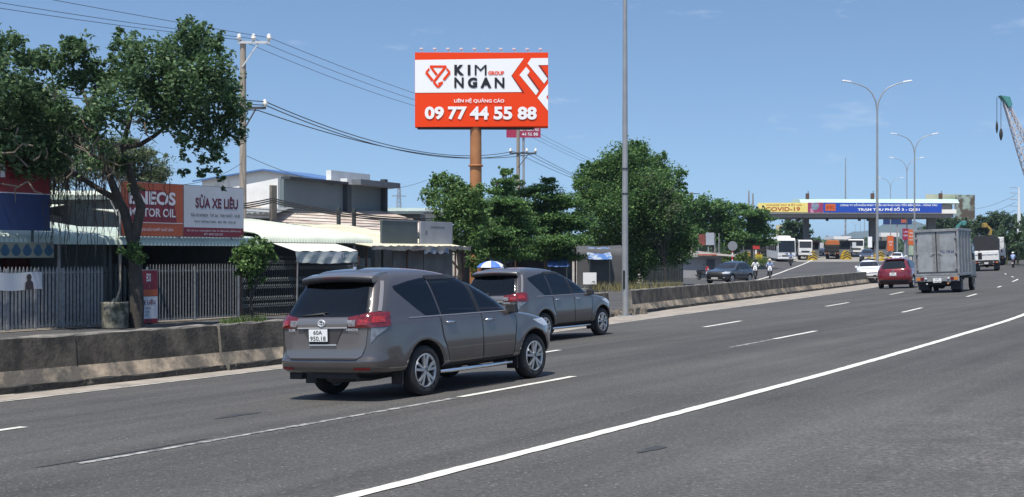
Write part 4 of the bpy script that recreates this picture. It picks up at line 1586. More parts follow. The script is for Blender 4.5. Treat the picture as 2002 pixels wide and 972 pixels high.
MB().box((L - 2.6, 0, H + .14), (2.2, 1.7, .3), taper=.9).build("air_conditioner", P_WHT, bus, bevel=.05)
MB().box((L / 2, 0, .36), (L - 1, W - .3, .2)).build("underbody", STEEL_D, bus)
for k in range(4):
    MB().box((1.5 + 1.5 * k, -W / 2 - .014, 2.1), (.07, .012, 1.1)).build("window_post", P_WHT, bus)
    MB().box((1.5 + 1.5 * k, W / 2 + .014, 2.1), (.07, .012, 1.1)).build("window_post", P_WHT, bus)
place(bus, px(1540, 178), 186.5, R(180 + 1))

# ------------------------------------------------------------------ people and motorbikes
SKIN = mat("skin", (0.42, 0.24, 0.16), 0.5)


def make_person(name, label, shirt, trousers, helmet, pose='ride', mask=None):
    V = {'pel': (-.08, 0, .86, .135), 'sp': (-.05, 0, 1.05, .14), 'ch': (.0, 0, 1.27, .155), 'nk': (.035, 0, 1.43, .058), 'hd': (.06, 0, 1.53, .085), 'tp': (.06, 0, 1.63, .085), 'ns': (.155, 0, 1.545, .018)}
    E = [('pel', 'sp'), ('sp', 'ch'), ('ch', 'nk'), ('nk', 'hd'), ('hd', 'tp'), ('hd', 'ns')]
    for s, n in ((1, 'l'), (-1, 'r')):
        V.update({n + 'sh': (.0, s * .185, 1.36, .062), n + 'el': (.16, s * .29, 1.13, .043), n + 'wr': (.40, s * .27, 1.07, .032), n + 'ha': (.47, s * .26, 1.06, .036),
                  n + 'hp': (-.06, s * .10, .83, .105), n + 'kn': (.34, s * .16, .80, .066), n + 'an': (.26, s * .14, .36, .044), n + 'to': (.44, s * .15, .31, .042)})
        E += [('ch', n + 'sh'), (n + 'sh', n + 'el'), (n + 'el', n + 'wr'), (n + 'wr', n + 'ha'), ('pel', n + 'hp'), (n + 'hp', n + 'kn'), (n + 'kn', n + 'an'), (n + 'an', n + 'to')]
        for f in range(4):
            V[f'{n}f{f}'] = (.51, s * (.225 + f * .022), 1.035 - .012 * (f % 2), .012)
            E.append((n + 'ha', f'{n}f{f}'))
    ks = list(V)
    me = bpy.data.meshes.new(name)
    me.from_pydata([V[k][:3] for k in ks], [(ks.index(a), ks.index(b)) for a, b in E], [])
    o = bpy.data.objects.new(name, me)
    COL.objects.link(o)
    o.modifiers.new("skin", 'SKIN')
    if not me.skin_vertices:
        bm = bmesh.new()
        bm.from_mesh(me)
        bm.verts.layers.skin.verify()
        bm.to_mesh(me)
        bm.free()
    for i, k in enumerate(ks):
        me.skin_vertices[0].data[i].radius = (V[k][3], V[k][3])
    me.skin_vertices[0].data[0].use_root = True
    sb = o.modifiers.new("sub", 'SUBSURF')
    sb.levels = sb.render_levels = 1
    bpy.context.view_layer.update()
    dg = bpy.context.evaluated_depsgraph_get()
    m2 = bpy.data.meshes.new_from_object(o.evaluated_get(dg))
    o.modifiers.clear()
    o.data = m2
    bpy.data.meshes.remove(me)
    m2.name = name
    m2.materials.clear()
    for m in (SKIN, shirt, trousers, BLACK):
        m2.materials.append(m)
    for p in m2.polygons:
        c = p.center
        if c.z > 1.42 or c.x > .37 and c.z > .95:
            i = 0
        elif c.z < .41:
            i = 3
        elif c.z > .97:
            i = 1
        else:
            i = 2
        p.material_index = i
        p.use_smooth = True
    h = MB()
    h.lathe([(0, 1.735), (.07, 1.715), (.118, 1.66), (.128, 1.60), (.122, 1.565), (.10, 1.56)], 18, 'z', (.045, 0, 0))
    h.box((.165, 0, 1.60), (.09, .17, .02))
    h.build("helmet", helmet, o)
    if mask:
        m = MB()
        m.lathe([(0.04, 1.445), (.085, 1.46), (.096, 1.52), (.09, 1.55)], 14, 'z', (.072, 0, 0))
        m.build("face_mask", mask, o)
    tag(o, label, "person")
    return o


def make_scooter(label, fairing, dark=BLACK, group="motorbikes on the road"):
    r = thing("motorbike", label, "motorbike", group=group)
    make_wheel(r, -.62, 0, .28, .11, 1, style='alloy', rimmat=ALLOY)
    make_wheel(r, .66, 0, .28, .10, 1, style='alloy', rimmat=ALLOY)
    mb = MB()
    mb.prism([(-.86, .62), (-.55, .48), (-.1, .42), (.02, .36), (.36, .36), (.42, .5), (.1, .52), (.0, .72), (-.2, .74), (-.82, .74)], (-.13, .13))
    mb.build("body", dark, r, bevel=.05)
    mb = MB()
    mb.prism([(.42, .66), (.54, .66), (.56, .76), (.50, .96), (.40, .98), (.44, .72)], (-.17, .17))
    mb.build("leg_shield", fairing, r, bevel=.05)
    mb = MB()
    mb.prism([(.34, .36), (.46, .38), (.53, .65), (.42, .65)], (-.16, .16))
    mb.build("lower_shield", dark, r, bevel=.04)
    MB().box((-.36, 0, .765), (.74, .25, .08)).build("seat", BLACK, r, bevel=.03)
    m = MB()
    m.tube([(.40, 0, .9), (.66, 0, .28)], .03, 6)
    for s in (-1, 1):
        m.tube([(.55, s * .07, .6), (.66, s * .07, .28)], .02, 6)
    m.build("fork", STEEL_D, r)
    m = MB()
    m.tube([(.38, -.34, 1.03), (.44, -.14, 1.0), (.44, .14, 1.0), (.38, .34, 1.03)], .018, 6)
    m.build("handlebar", BLACK, r)
    m = MB()
    m.prism([(.40, .93), (.54, .93), (.50, 1.08), (.42, 1.10)], (-.12, .12))
    m.build("head_cowl", fairing, r, bevel=.04)
    MB().lathe([(0, .035), (.06, .02), (.075, -.02), (0, -.03)], 14, 'x', (.56, 0, .84)).build("headlight", WHITE_L, r)
    m = MB()
    m.prism([(.38, .52), (.66, .58), (.92, .40), (.90, .36), (.66, .52), (.42, .46)], (-.06, .06))
    m.build("front_mudguard", dark, r, bevel=.02)
    for s in (-1, 1):
        m = MB()
        m.tube([(.40, s * .24, 1.02), (.38, s * .28, 1.2)], .008, 5)
        m.box((.38, s * .30, 1.24), (.02, .11, .07))
        m.build("mirror", BLACK, r)
        MB().box((.53, s * .13, .72), (.03, .07, .05)).build("indicator", ORANGE_L, r)
    MB().box((-.87, 0, .66), (.04, .16, .07)).build("tail_lamp", RED_L, r)
    MB().tube([(-.1, -.17, .3), (-.45, -.19, .3), (-.85, -.19, .38)], [.025, .05, .05], 8).build("exhaust", STEEL_D, r)
    plate(r, (-.9, 0, .5), .19, .14, "60B2", "418.07")
    return r


SH_W = mat("white_cotton", (0.70, 0.70, 0.70), 0.8, var=0.2, vs=9)
SH_B = mat("pale_blue_cotton", (0.32, 0.42, 0.66), 0.8, var=0.35, vs=7)
SH_D = mat("dark_cotton", (0.03, 0.032, 0.038), 0.85, var=0.4, vs=8)
SH_N = mat("navy_cotton", (0.03, 0.04, 0.09), 0.85, var=0.4, vs=8)
HEL_K = mat("black_helmet", (0.02, 0.02, 0.022), 0.25, coat=0.6)
HEL_T = mat("cream_helmet", (0.60, 0.52, 0.42), 0.3, coat=0.6)
HEL_W = mat("white_helmet", (0.7, 0.7, 0.7), 0.3, coat=0.6)
FA_W = mat("white_fairing", (0.70, 0.70, 0.71), 0.3, coat=0.6, var=0.2, vs=6)
FA_K = mat("black_fairing", (0.03, 0.03, 0.034), 0.3, coat=0.6)
FA_R = mat("red_fairing", (0.35, 0.02, 0.02), 0.3, coat=0.6)
for (u, v, Y, hdg, fair, lab, plab, sh_, tr_, he_, mk) in (
        (1477, 546, 113, 180 + 14, FA_W, "white motorbike coming towards the camera, ridden by the person in black helmet", "person in black helmet and white shirt riding the motorbike just right of the dark SUV", SH_W, SH_D, HEL_K, SH_D),
        (1505, 547, 112, 180 + 10, FA_W, "white motorbike on the edge line, ridden by the person in cream helmet", "person in cream helmet and pale blue jacket riding a white motorbike along the edge line", SH_B, SH_N, HEL_T, None),
        (1546, 513, 163, 180 + 8, FA_K, "dark motorbike just in front of the white bus", "person in pale top and dark helmet riding in front of the white bus", SH_B, SH_D, HEL_K, SH_D),
        (1981, 514, 146, 25, FA_R, "red motorbike riding away along the right roadside by the palms", "person in white helmet riding away along the right roadside", SH_B, SH_D, HEL_W, None)):
    b = make_scooter(lab, fair)
    place(b, px(u, Y), Y, R(hdg))
    p = make_person("person", plab, sh_, tr_, he_, mask=mk)
    place(p, px(u, Y), Y, R(hdg), -0.015)
b = make_scooter("black motorbike parked against the grey wall of the roadside hut", FA_K, group=None)
place(b, px(1346, 118), 118, R(120), 0.03)
b = make_scooter("red motorbike parked in front of the hut, left of the dark SUV", FA_R, group=None)
place(b, px(1376, 108), 108, R(150), 0.03)

# ------------------------------------------------------------------ roadside shops (shop frame: x along the street, y away from it)
SO, SDV, SNV = (-14.1, 36.8), (0.513, 0.858), (-0.858, 0.513)
SROT = math.atan2(0.858, 0.513)
GZ0 = -0.6


def tu(u, n=0.0):
    k = (u - 1001.0) / F
    return (k * (SO[1] + SNV[1] * n) - SO[0] - SNV[0] * n) / (SDV[0] - k * SDV[1])


def hv(v, u, n=0.0):
    Y = SO[1] + SDV[1] * tu(u, n) + SNV[1] * n
    return pz(v, Y) - GZ0


def shop(name, label, cat, t, n, group=None, h=0.0):
    return thing(name, label, cat, (SO[0] + SDV[0] * t + SNV[0] * n, SO[1] + SDV[1] * t + SNV[1] * n, GZ0 + h), SROT, group)


def front(name, label, cat, u0, Y, yaw=0.0, z=None, group=None):
    x = px(u0, Y)
    return thing(name, label, cat, (x, Y, float(gz(x, Y)) if z is None else z), yaw, group)


def corrugated(mb, x0, x1, prof, pitch=0.16, amp=0.022, mi=0, seg=4):
    """corrugated sheet; prof: (y, z) points from the eave upwards; ridges run along prof"""
    n = int((x1 - x0) / pitch * seg)
    rows = []
    for i in range(n + 1):
        x = x0 + (x1 - x0) * i / n
        a = amp * math.cos(2 * PI * i / seg)
        row = []
        for j, (y, z) in enumerate(prof):
            j0, j1 = max(0, j - 1), min(len(prof) - 1, j + 1)
            ty, tz = prof[j1][0] - prof[j0][0], prof[j1][1] - prof[j0][1]
            l = math.hypot(ty, tz)
            row.append((x, y - tz / l * a, z + ty / l * a))
        rows.append(row)
    mb.grid(rows, mi)


GALV = mat("pale_green_sheet", (0.50, 0.58, 0.50), 0.45, 0.1, vs=0.7, col2=(0.36, 0.42, 0.37), detail=8)
GALV_C = mat("cream_sheet", (.63, .68, .55), 0.5, 0.0, vs=0.6, col2=(0.50, 0.52, 0.44), detail=8)
GALV_G = mat("grey_sheet", (0.38, 0.40, 0.40), 0.5, 0.2, vs=1.0, col2=(0.24, 0.25, 0.25), detail=8)
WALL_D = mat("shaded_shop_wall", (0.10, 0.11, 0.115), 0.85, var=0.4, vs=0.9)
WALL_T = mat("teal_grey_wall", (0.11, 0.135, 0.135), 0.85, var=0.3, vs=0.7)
WALL_W = mat("white_plaster", (.80, .80, .78), .85, vs=.7, col2=(.62, .62, .59), detail=9)
IRON_G = mat("grey_painted_iron", (0.28, 0.285, 0.29), 0.5, 0.2, var=0.35, vs=7)
IRON_D = mat("dark_green_iron", (0.055, 0.07, 0.068), 0.6, 0.2, var=0.4, vs=6)
RUST = mat("rusty_iron", (0.12, 0.06, 0.04), 0.8, var=0.5, vs=8)
SIGN_W = mat("sign_white", (0.56, 0.57, 0.60), 0.5, var=0.08, vs=1.5)
SIGN_O = mat("sign_orange_red", (0.42, 0.085, 0.03), 0.45, var=0.12, vs=1.2)
SIGN_R = mat("sign_dark_red", (0.20, 0.014, 0.03), 0.45, var=0.12, vs=1.2)
SIGN_B = mat("sign_navy", (0.012, 0.035, 0.13), 0.45, var=0.2, vs=1.2)
LET_W = mat("lettering_white", (0.68, 0.66, 0.70), 0.5)
LET_R = mat("lettering_maroon", (0.12, 0.01, 0.03), 0.5)
LET_K = mat("lettering_black", (0.015, 0.015, 0.017), 0.5)


def shop_house(label, u0, u1, depth, eave, ridge, wall, roof, n0=1.0, roll=True, posts=(), floor=True):
    t0, t1 = tu(u0, n0), tu(u1, n0)
    r = shop("shop", label, "shop", t0, n0)
    w_ = t1 - t0
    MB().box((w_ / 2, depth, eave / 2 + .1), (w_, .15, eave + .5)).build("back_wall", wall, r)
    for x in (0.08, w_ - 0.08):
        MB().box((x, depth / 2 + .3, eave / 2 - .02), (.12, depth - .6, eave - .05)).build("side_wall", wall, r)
    mb = MB()
    if roll:
        prof = [(-0.62, eave - 0.18), (-0.60, eave - 0.05), (-0.50, eave + 0.06), (-0.3, eave + .13), (depth + .3, ridge)]
    else:
        prof = [(-.5, eave), (depth / 2, (eave + ridge) / 2 + .02), (depth + .3, ridge)]
    corrugated(mb, 0, w_, prof)
    mb.build("roof", roof, r)
    MB().tube([(0.1, -0.35, eave - .1), (w_ - .1, -.35, eave - .1)], .04, 6).build("eave_beam", IRON_G, r)
    for u in posts:
        MB().tube([(tu(u, n0 - .3) - t0, -.35, 0), (tu(u, n0 - .3) - t0, -.35, eave - .1)], .05, 8).build("post", IRON_G, r)
    return r, t0, w_


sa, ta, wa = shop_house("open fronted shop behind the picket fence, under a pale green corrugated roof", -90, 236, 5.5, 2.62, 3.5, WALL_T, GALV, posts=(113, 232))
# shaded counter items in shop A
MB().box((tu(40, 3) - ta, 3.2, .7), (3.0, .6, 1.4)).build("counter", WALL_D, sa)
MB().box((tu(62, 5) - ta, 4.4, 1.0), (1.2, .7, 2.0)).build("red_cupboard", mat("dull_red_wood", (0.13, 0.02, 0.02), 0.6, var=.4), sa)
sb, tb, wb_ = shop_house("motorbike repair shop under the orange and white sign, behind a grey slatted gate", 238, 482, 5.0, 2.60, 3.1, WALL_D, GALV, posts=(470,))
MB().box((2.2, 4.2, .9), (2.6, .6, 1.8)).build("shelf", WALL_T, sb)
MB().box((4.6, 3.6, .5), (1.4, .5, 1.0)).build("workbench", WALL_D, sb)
sc_, tc_, wc_ = shop_house("shop with a white awning behind the folding lattice gate", 484, 705, 7.5, 2.74, 3.85, WALL_D, GALV_C, posts=(690,))


def picket_fence():
    t0, t1 = tu(-70), tu(199)
    r = shop("picket_fence", "grey metal picket fence with pointed tops at the far left", "fence", t0, 0)
    mb = MB()
    n = int((t1 - t0) / 0.127)
    for i in range(n + 1):
        x = (t1 - t0) * i / n
        wd = 0.034
        mb.prism([(x - wd, .06), (x + wd, .06), (x + wd, 1.68), (x, 1.80), (x - wd, 1.68)], (-.012, .012))
    mb.build("pickets", IRON_G, r)
    for z in (.12, 1.62):
        MB().box(((t1 - t0) / 2, .03, z), (t1 - t0, .035, .05)).build("rail", IRON_G, r)
    for k in range(5):
        x = (t1 - t0) * (k + .45) / 5
        MB().box((x, .0, .87), (.085, .06, 1.74)).build("post", IRON_G, r, bevel=.006)
    return r


picket_fence()


def slat_gate(name, label, u0, u1, hgt, pitch, m, n=0.0, wd=.03):
    t0, t1 = tu(u0, n), tu(u1, n)
    r = shop(name, label, "gate", t0, n)
    L_ = t1 - t0
    mb = MB()
    k = int(L_ / pitch)
    for i in range(k + 1):
        x = L_ * i / k
        mb.box((x, 0, hgt / 2 + .03), (wd, .025, hgt - .06))
        mb.prism([(x - wd / 2, hgt - .0), (x + wd / 2, hgt - .0), (x, hgt + .09)], (-.01, .01))
    mb.build("slats", m, r)
    for z in (.1, hgt * .93, hgt - .12):
        MB().box((L_ / 2, .03, z), (L_, .04, .05)).build("rail", m, r)
    for x in (0, L_ / 2, L_):
        MB().box((x, 0, hgt / 2), (.07, .07, hgt)).build("post", m, r, bevel=.006)
    return r


slat_gate("slatted_gate", "grey slatted steel gate of the repair shop, right of the tree trunk", 288, 466, 1.74, .125, IRON_G)
slat_gate("fence_panel", "dark fence panel between picket fence and tree trunk", 200, 286, 1.72, .16, IRON_D, 0.05)


def lattice_gate():
    t0, t1 = tu(469, .1), tu(700, .1)
    r = shop("folding_gate", "dark folding lattice gate under the white awning", "gate", t0, .1)
    L_, H = t1 - t0, 2.0
    mb = MB()
    n = int(L_ / .115)
    for i in range(n + 1):
        mb.box((L_ * i / n, 0, H / 2), (.026, .022, H))
    mb.build("uprights", IRON_D, r)
    for zc in (.38, .62, 1.02, 1.26, 1.66, 1.86):
        mb = MB()
        for i in range(n):
            x0, x1 = L_ * i / n, L_ * (i + 1) / n
            mb.bar((x0, -.02, zc - .07), (x1, -.02, zc + .07), .02, .012)
            mb.bar((x0, -.028, zc + .07), (x1, -.028, zc - .07), .02, .012)
        mb.build("lattice", mat("pale_lattice_iron", (.24, .255, .25), .6, .2, var=.4, vs=8), r)
    for x in (0, tu(579, .1) - t0, L_):
        MB().box((x, 0, H / 2), (.09, .08, H + .1)).build("post", RUST, r, bevel=.008)
    MB().box((L_ / 2, 0, H + .04), (L_, .06, .06)).build("rail", IRON_D, r)


lattice_gate()

# bunting of drink posters and the white banner on the picket fence
t0 = tu(-70, .3)
r = shop("poster_row", "strip of pale posters with blue bottle shapes hanging under the eave at far left", "posters", t0, .3)
L_ = tu(105, .3) - t0
h0, h1 = hv(504, 60, .3), hv(474, 60, .3)
MB().box((L_ / 2, 0, (h0 + h1) / 2), (L_, .012, h1 - h0)).build("sheet", mat("poster_paper", (.24, .25, .19), .6, var=.25, vs=3), r)
mb = MB()
for i in range(8):
    x = L_ * (i + .5) / 8
    pts = [(x + .16 * math.cos(a) * (1 if math.sin(a) < .3 else .7), (h0 + h1) / 2 + .17 * math.sin(a)) for a in np.linspace(0, 2 * PI, 15)[:-1]]
    flat(mb, pts, -.009)
mb.build("bottle_shape", mat("poster_blue", (.02, .09, .16), .5, var=.3, vs=5), r)
t0 = tu(-40, -.06)
r = shop("banner", "white vinyl banner with a dark figure tied to the picket fence", "banner", t0, -.06)
L_ = tu(81, -.06) - t0
P = [[(L_ * i / 10, .02 * math.sin(i * 1.3) - .03, z + .02 * math.sin(i * .9)) for i in range(11)] for z in (hv(567, 40), hv(533, 40))]
mb = MB()
mb.grid(P)
mb.build("sheet", SIGN_W, r)
mb = MB()
xa, zb_ = tu(54, -.06) - t0, hv(566, 54)
flat(mb, [(xa - .14, zb_), (xa + .16, zb_), (xa + .13, zb_ + .2), (xa + .05, zb_ + .27), (xa - .05, zb_ + .27), (xa - .13, zb_ + .18)], -.065)
flat(mb, [(xa + .085 * math.cos(a), zb_ + .34 + .10 * math.sin(a)) for a in np.linspace(0, 2 * PI, 13)[:-1]], -.065)
mb.build("figure", mat("banner_print", (.05, .035, .04), .6), r)

# ---- shop signs
t0 = tu(237, .35)
sg_ = shop("shop_sign", "long orange and white motor oil sign board above the repair shop", "sign", t0, .35)
L_ = tu(476, .35) - t0
zb_, zt_ = 2.72, 4.38
xm = tu(358, .35) - t0
MB().box((L_ / 2, .06, (zb_ + zt_) / 2), (L_ + .04, .10, zt_ - zb_ + .04)).build("frame", IRON_G, sg_)
mb = MB()
flat(mb, [(0, zb_), (xm, zb_), (xm, zt_), (0, zt_)], -.001)
lo_ = mb.build("orange_panel", SIGN_O, sg_)
mb = MB()
flat(mb, [(.25, zb_ + .44), (xm - .30, zb_ + .44), (xm - .34, zb_ + .8), (xm - .55, zt_ - .35), (xm - 1.0, zt_ - .2), (.25, zt_ - .28)], -.005)
mb.build("red_field", SIGN_R, lo_)
mb = MB()
flat(mb, [(0.1, zb_ + .405), (xm - .02, zb_ + .405), (xm - .02, zb_ + .425), (.1, zb_ + .425)], -.006)
letter(mb, "ENEOS", .30, xm - .34, zb_ + .98, zb_ + 1.40, -.008, 0, .035)
letter(mb, "MOTOR OIL", .34, xm - .34, zb_ + .60, zb_ + .87, -.008, 0, .02)
letter(mb, "SỨC MẠNH DẦU NHỚT NHẬT BẢN", .5, xm - .45, zb_ + .13, zb_ + .29, -.006, 0, .0)
mb.build("lettering", LET_W, lo_)
mb = MB()
flat(mb, [(xm + .03, zb_ + .30), (L_, zb_ + .30), (L_, zt_), (xm + .03, zt_)], -.001)
wp = mb.build("white_panel", SIGN_W, sg_)
mb = MB()
flat(mb, [(xm + .03, zb_), (L_, zb_), (L_, zb_ + .295), (xm + .03, zb_ + .295)], -.001)
mb.build("maroon_strip", SIGN_R, wp)
mb = MB()
letter(mb, "SỬA XE LIÊU", xm + .55, L_ - .28, zt_ - .72, zt_ - .27, -.006, 0, .035)
mb.build("lettering", LET_R, wp)
mb = MB()
letter(mb, "SỬA XE HONDA - TAY GA - THAY NHỚT - VÁ ÉP", xm + .35, L_ - .18, zb_ + .66, zb_ + .79, -.006, 0, .01)
letter(mb, "THAY THẾ PHỤ TÙNG - BỌC YÊN - RỬA XE", xm + .5, L_ - .4, zb_ + .44, zb_ + .57, -.006, 0, .01)
mb.build("lettering", LET_K, wp)
mb = MB()
letter(mb, "ĐC: KP. 8, P. LONG BÌNH TÂN, TP. BIÊN HÒA, ĐỒNG NAI", xm + .18, L_ - .15, zb_ + .16, zb_ + .25, -.006)
letter(mb, "ĐT: 0937 520 367", xm + .95, L_ - 1.0, zb_ + .05, zb_ + .12, -.006)
mb.build("lettering", LET_W, wp)
for x in (.4, xm, L_ - .4):
    MB().tube([(x, .15, zb_ - .1), (x, .9, zb_ + 1.1)], .025, 6).build("brace", IRON_G, sg_)

t0 = tu(-75, .2)
sg_ = shop("shop_sign", "big red and navy sign board half hidden by tree branches at far left", "sign", t0, .2)
L_ = tu(98, .2) - t0
zb_, zt_ = 2.82, 4.75
zm = 3.86
MB().box((L_ / 2, .06, (zb_ + zt_) / 2), (L_, .10, zt_ - zb_)).build("frame", IRON_D, sg_)
mb = MB()
flat(mb, [(0, zm + .02), (L_, zm + .02), (L_, zt_), (0, zt_)], -.001)
a_ = mb.build("red_panel", mat("sign_bright_red", (.24, .018, .025), .45, var=.2, vs=1.2), sg_)
mb = MB()
flat(mb, [(0, zb_), (L_, zb_), (L_, zm - .01), (0, zm - .01)], -.001)
b_ = mb.build("navy_panel", SIGN_B, sg_)
mb = MB()
flat(mb, [(0, zm - .008), (L_, zm - .008), (L_, zm + .018), (0, zm + .018)], -.003)
letter(mb, "Vinel", L_ - 4.0, L_ - 1.55, zm + .42, zm + .80, -.005, 0, .02)
letter(mb, "center", L_ - 3.4, L_ - 1.8, zm + .14, zm + .33, -.005)
mb.build("lettering", LET_W, a_)
mb = MB()
letter(mb, "ci", L_ - 2.95, L_ - 2.45, zb_ + .48, zb_ + .80, -.005, 0, .01)
mb.build("lettering", LET_W, b_)
for x in (.6, L_ - .5):
    MB().tube([(x, .15, 2.5), (x, .15, zb_ + .2)], .04, 6).build("leg", IRON_D, sg_)

# standing sign by the tree
t0 = tu(272, -.25)
sg_ = shop("standing_sign", "upright red and white repair shop sign leaning on the gate beside the trunk", "sign", t0, -.25)
L_ = tu(309, -.25) - t0
zt_ = hv(527, 300, -.25)
MB().box((L_ / 2, .03, zt_ / 2 + .03), (L_, .05, zt_ - .06)).build("frame", IRON_G, sg_)
mb = MB()
flat(mb, [(.02, .85), (L_ - .02, .85), (L_ - .02, zt_ - .03), (.02, zt_ - .03)], -.001)
a_ = mb.build("red_panel", SIGN_R, sg_)
mb = MB()
flat(mb, [(.02, .86), (L_ - .02, .86), (L_ - .02, 1.06), (.02, 1.06)], -.003)
mb.build("orange_strip", SIGN_O, a_)
mb = MB()
flat(mb, [(.02, .06), (L_ - .02, .06), (L_ - .02, .845), (.02, .845)], -.001)
b_ = mb.build("white_panel", SIGN_W, sg_)
mb = MB()
letter(mb, "EOS", .30, L_ - .3, zt_ - .37, zt_ - .12, -.005, 0, .03)
letter(mb, "OIL", .42, L_ - .35, zt_ - .56, zt_ - .42, -.005, 0, .02)
mb.build("lettering", LET_W, a_)
mb = MB()
letter(mb, "E LIÊU", .2, L_ - .12, .60, .76, -.005, 0, .03)
mb.build("lettering", LET_R, b_)
mb = MB()
for i, s_ in enumerate(("XE HONDA", "THAY NHỚT", "BỌC YÊN")):
    letter(mb, s_, .25, L_ - .3 - .06 * i, .46 - .11 * i, .52 - .11 * i, -.005)
mb.build("lettering", LET_K, b_)
mb = MB()
flat(mb, [(.02, .03), (L_ - .02, .03), (L_ - .02, .16), (.02, .16)], -.004)
mb.build("maroon_strip", SIGN_R, b_)

# ---- white awning with hanging banner on shop C
t0 = tu(536, .3)
aw = shop("awning", "white canvas awning with a sagging printed banner above the lattice gate", "awning", t0, .3)
L_ = tu(697, -.6) - t0
AWN = mat("white_canvas", (.72, .70, .63), .8, vs=1.6, col2=(.55, .54, .50), detail=6)
BAN = mat("printed_vinyl", (.46, .48, .46), .5, vs=1.1, col2=(.22, .27, .25), detail=6, stretch=(.6, 1, 2.0), lo=.45, hi=.65)
zc = hv(479, 600, .3)
zd = hv(491, 600, -.9)
mb = MB()
mb.grid([[(L_ * i / 16, y, z - .02 * math.sin(i * 1.9) * (y < 0)) for i in range(17)] for y, z in ((.1, zc + .06), (-.4, (zc + zd) / 2 + .04), (-.95, zd))])
mb.build("canvas", AWN, aw)
ze = hv(511, 600, -.9)
mb = MB()
P = []
for j in range(7):
    q = j / 6
    P.append([(L_ * i / 40, -.97 - .05 * math.sin(i * .7 + q * 3) * q, zd - .02 - (zd - ze) * q - .07 * q * math.sin(PI * i / 40) + .012 * q * math.sin(i * 1.1)) for i in range(41)])
mb.grid(P)
bn = mb.build("banner", BAN, aw)
mb = MB()
letter(mb, "CH LẠNH", L_ * .36, L_ * .56, zd - .24, zd - .10, -1.045, 0, .01)
letter(mb, "GIA", L_ * .58, L_ * .70, zd - .30, zd - .08, -1.045, 0, .02)
letter(mb, "HƠ", L_ * .72, L_ * .84, zd - .24, zd - .10, -1.045, 0, .01)
mb.build("lettering", LET_W, bn)
for x in (.2, L_ - .2):
    MB().tube([(x, -.9, zd), (x, -.85, 0)], .03, 6).build("post", IRON_G, aw)

# ---- boards on the shed roof, the shed itself
t0 = tu(697, 1.2)
sh_ = shop("shed", "low dark shed with plywood panels and a ragged roof edge, right of the white awning", "shed", t0, 1.2)
L_ = tu(893, 1.2) - t0
hr = hv(484, 800, 1.2)
mb = MB()
corrugated(mb, 0, L_, [(-.7, hr), (2.5, hr + .45), (6, hr + 1.05)], .2, .03)
mb.build("roof", mat("yellowed_sheet", (.66, .62, .46), .6, vs=.7, col2=(.50, .46, .34), detail=8), sh_)
mb = MB()
P = []
rg = random.Random(3)
mb.grid([[(L_ * i / 40, -.74, hr + q * (.10 + rg.uniform(-.05, .05))) for i in range(41)] for q in (.6, -1)])
mb.build("ragged_edge", mat("old_brown_sheet", (.13, .115, .10), .8, vs=2.2, col2=(.34, .32, .27), detail=8), sh_)
MB().box((L_ / 2, 4.5, hr / 2), (L_, .1, hr + .3)).build("back_wall", WALL_D, sh_)
PLY = mat("grey_plywood", (.155, .15, .14), .85, vs=1.2, col2=(.10, .098, .093), detail=8)
for u0, u1, a, b in ((768, 826, 489, 560), (828, 884, 491, 560)):
    x0, x1 = tu(u0, 1.0) - t0, tu(u1, 1.0) - t0
    MB().box(((x0 + x1) / 2, -.2, hv(489, 800, 1.0) / 2), (x1 - x0, .04, hv(489, 800, 1.0))).build("panel", PLY, sh_)
x0, x1 = tu(705, 1.0) - t0, tu(728, 1.0) - t0
MB().box(((x0 + x1) / 2, -.1, hv(505, 716, 1.0) / 2), (x1 - x0, .05, hv(505, 716, 1.0))).build("door", mat("grey_green_door", (.15, .165, .16), .7, var=.3), sh_)
mb = MB()
P = []
x0, x1 = tu(832, .4) - t0, tu(880, .4) - t0
mb.grid([[(x0 + (x1 - x0) * i / 12, -.72 + .03 * math.sin(i), hr - .02 - q * (.22 + .05 * math.sin(i * 1.7))) for i in range(13)] for q in (0, .5, 1)])
mb.build("tarp_strip", mat("blue_stripe_tarp", (.10, .15, .22), .6, vs=3, col2=(.35, .36, .38), lo=.45, hi=.55), sh_)
for x in (0.1, L_ * .4, L_ - .1):
    MB().tube([(x, -.4, 0), (x, -.4, hr)], .05, 6).build("post", RUST, sh_)

for u0, u1, v0, v1, col, lab in ((745, 815, 430, 481, mat("slate_board", (.075, .095, .098), .6, var=.2, vs=1), "blank dark slate board standing on the shed roof"),
                                 (821, 883, 434, 482, mat("pale_board", (.30, .31, .34), .55, vs=1.2, col2=(.24, .25, .27)), "faded pale grey board standing on the shed roof, right of the dark board")):
    n_ = 1.5
    t0 = tu(u0, n_)
    b = shop("sign_board", lab, "board", t0, n_)
    L_ = tu(u1, n_) - t0
    z0, z1 = hv(v1, (u0 + u1) / 2, n_), hv(v0, (u0 + u1) / 2, n_)
    MB().box((L_ / 2, 0, (z0 + z1) / 2), (L_, .10, z1 - z0)).build("panel", col, b, bevel=.01)
    for x in (.25, L_ - .25):
        MB().tube([(x, .12, 0), (x, .12, z1 - .1)], .045, 6).build("leg", IRON_D, b)
    if u0 > 800:
        mb = MB()
        flat(mb, [(L_ * .17 + .09 * math.cos(a), z0 + (z1 - z0) * .55 + .12 * math.sin(a)) for a in np.linspace(0, 2 * PI, 9)[:-1]], -.054)
        flat(mb, [(L_ * .3, z1 - .28), (L_ * .75, z1 - .28), (L_ * .75, z1 - .2), (L_ * .3, z1 - .2)], -.054)
        mb.build("faded_print", mat("faded_print", (.17, .18, .21), .6, var=.3), b)
    else:
        MB().box((L_ / 2, -.055, z1 - .03), (L_, .02, .05)).build("edge", IRON_G, b)

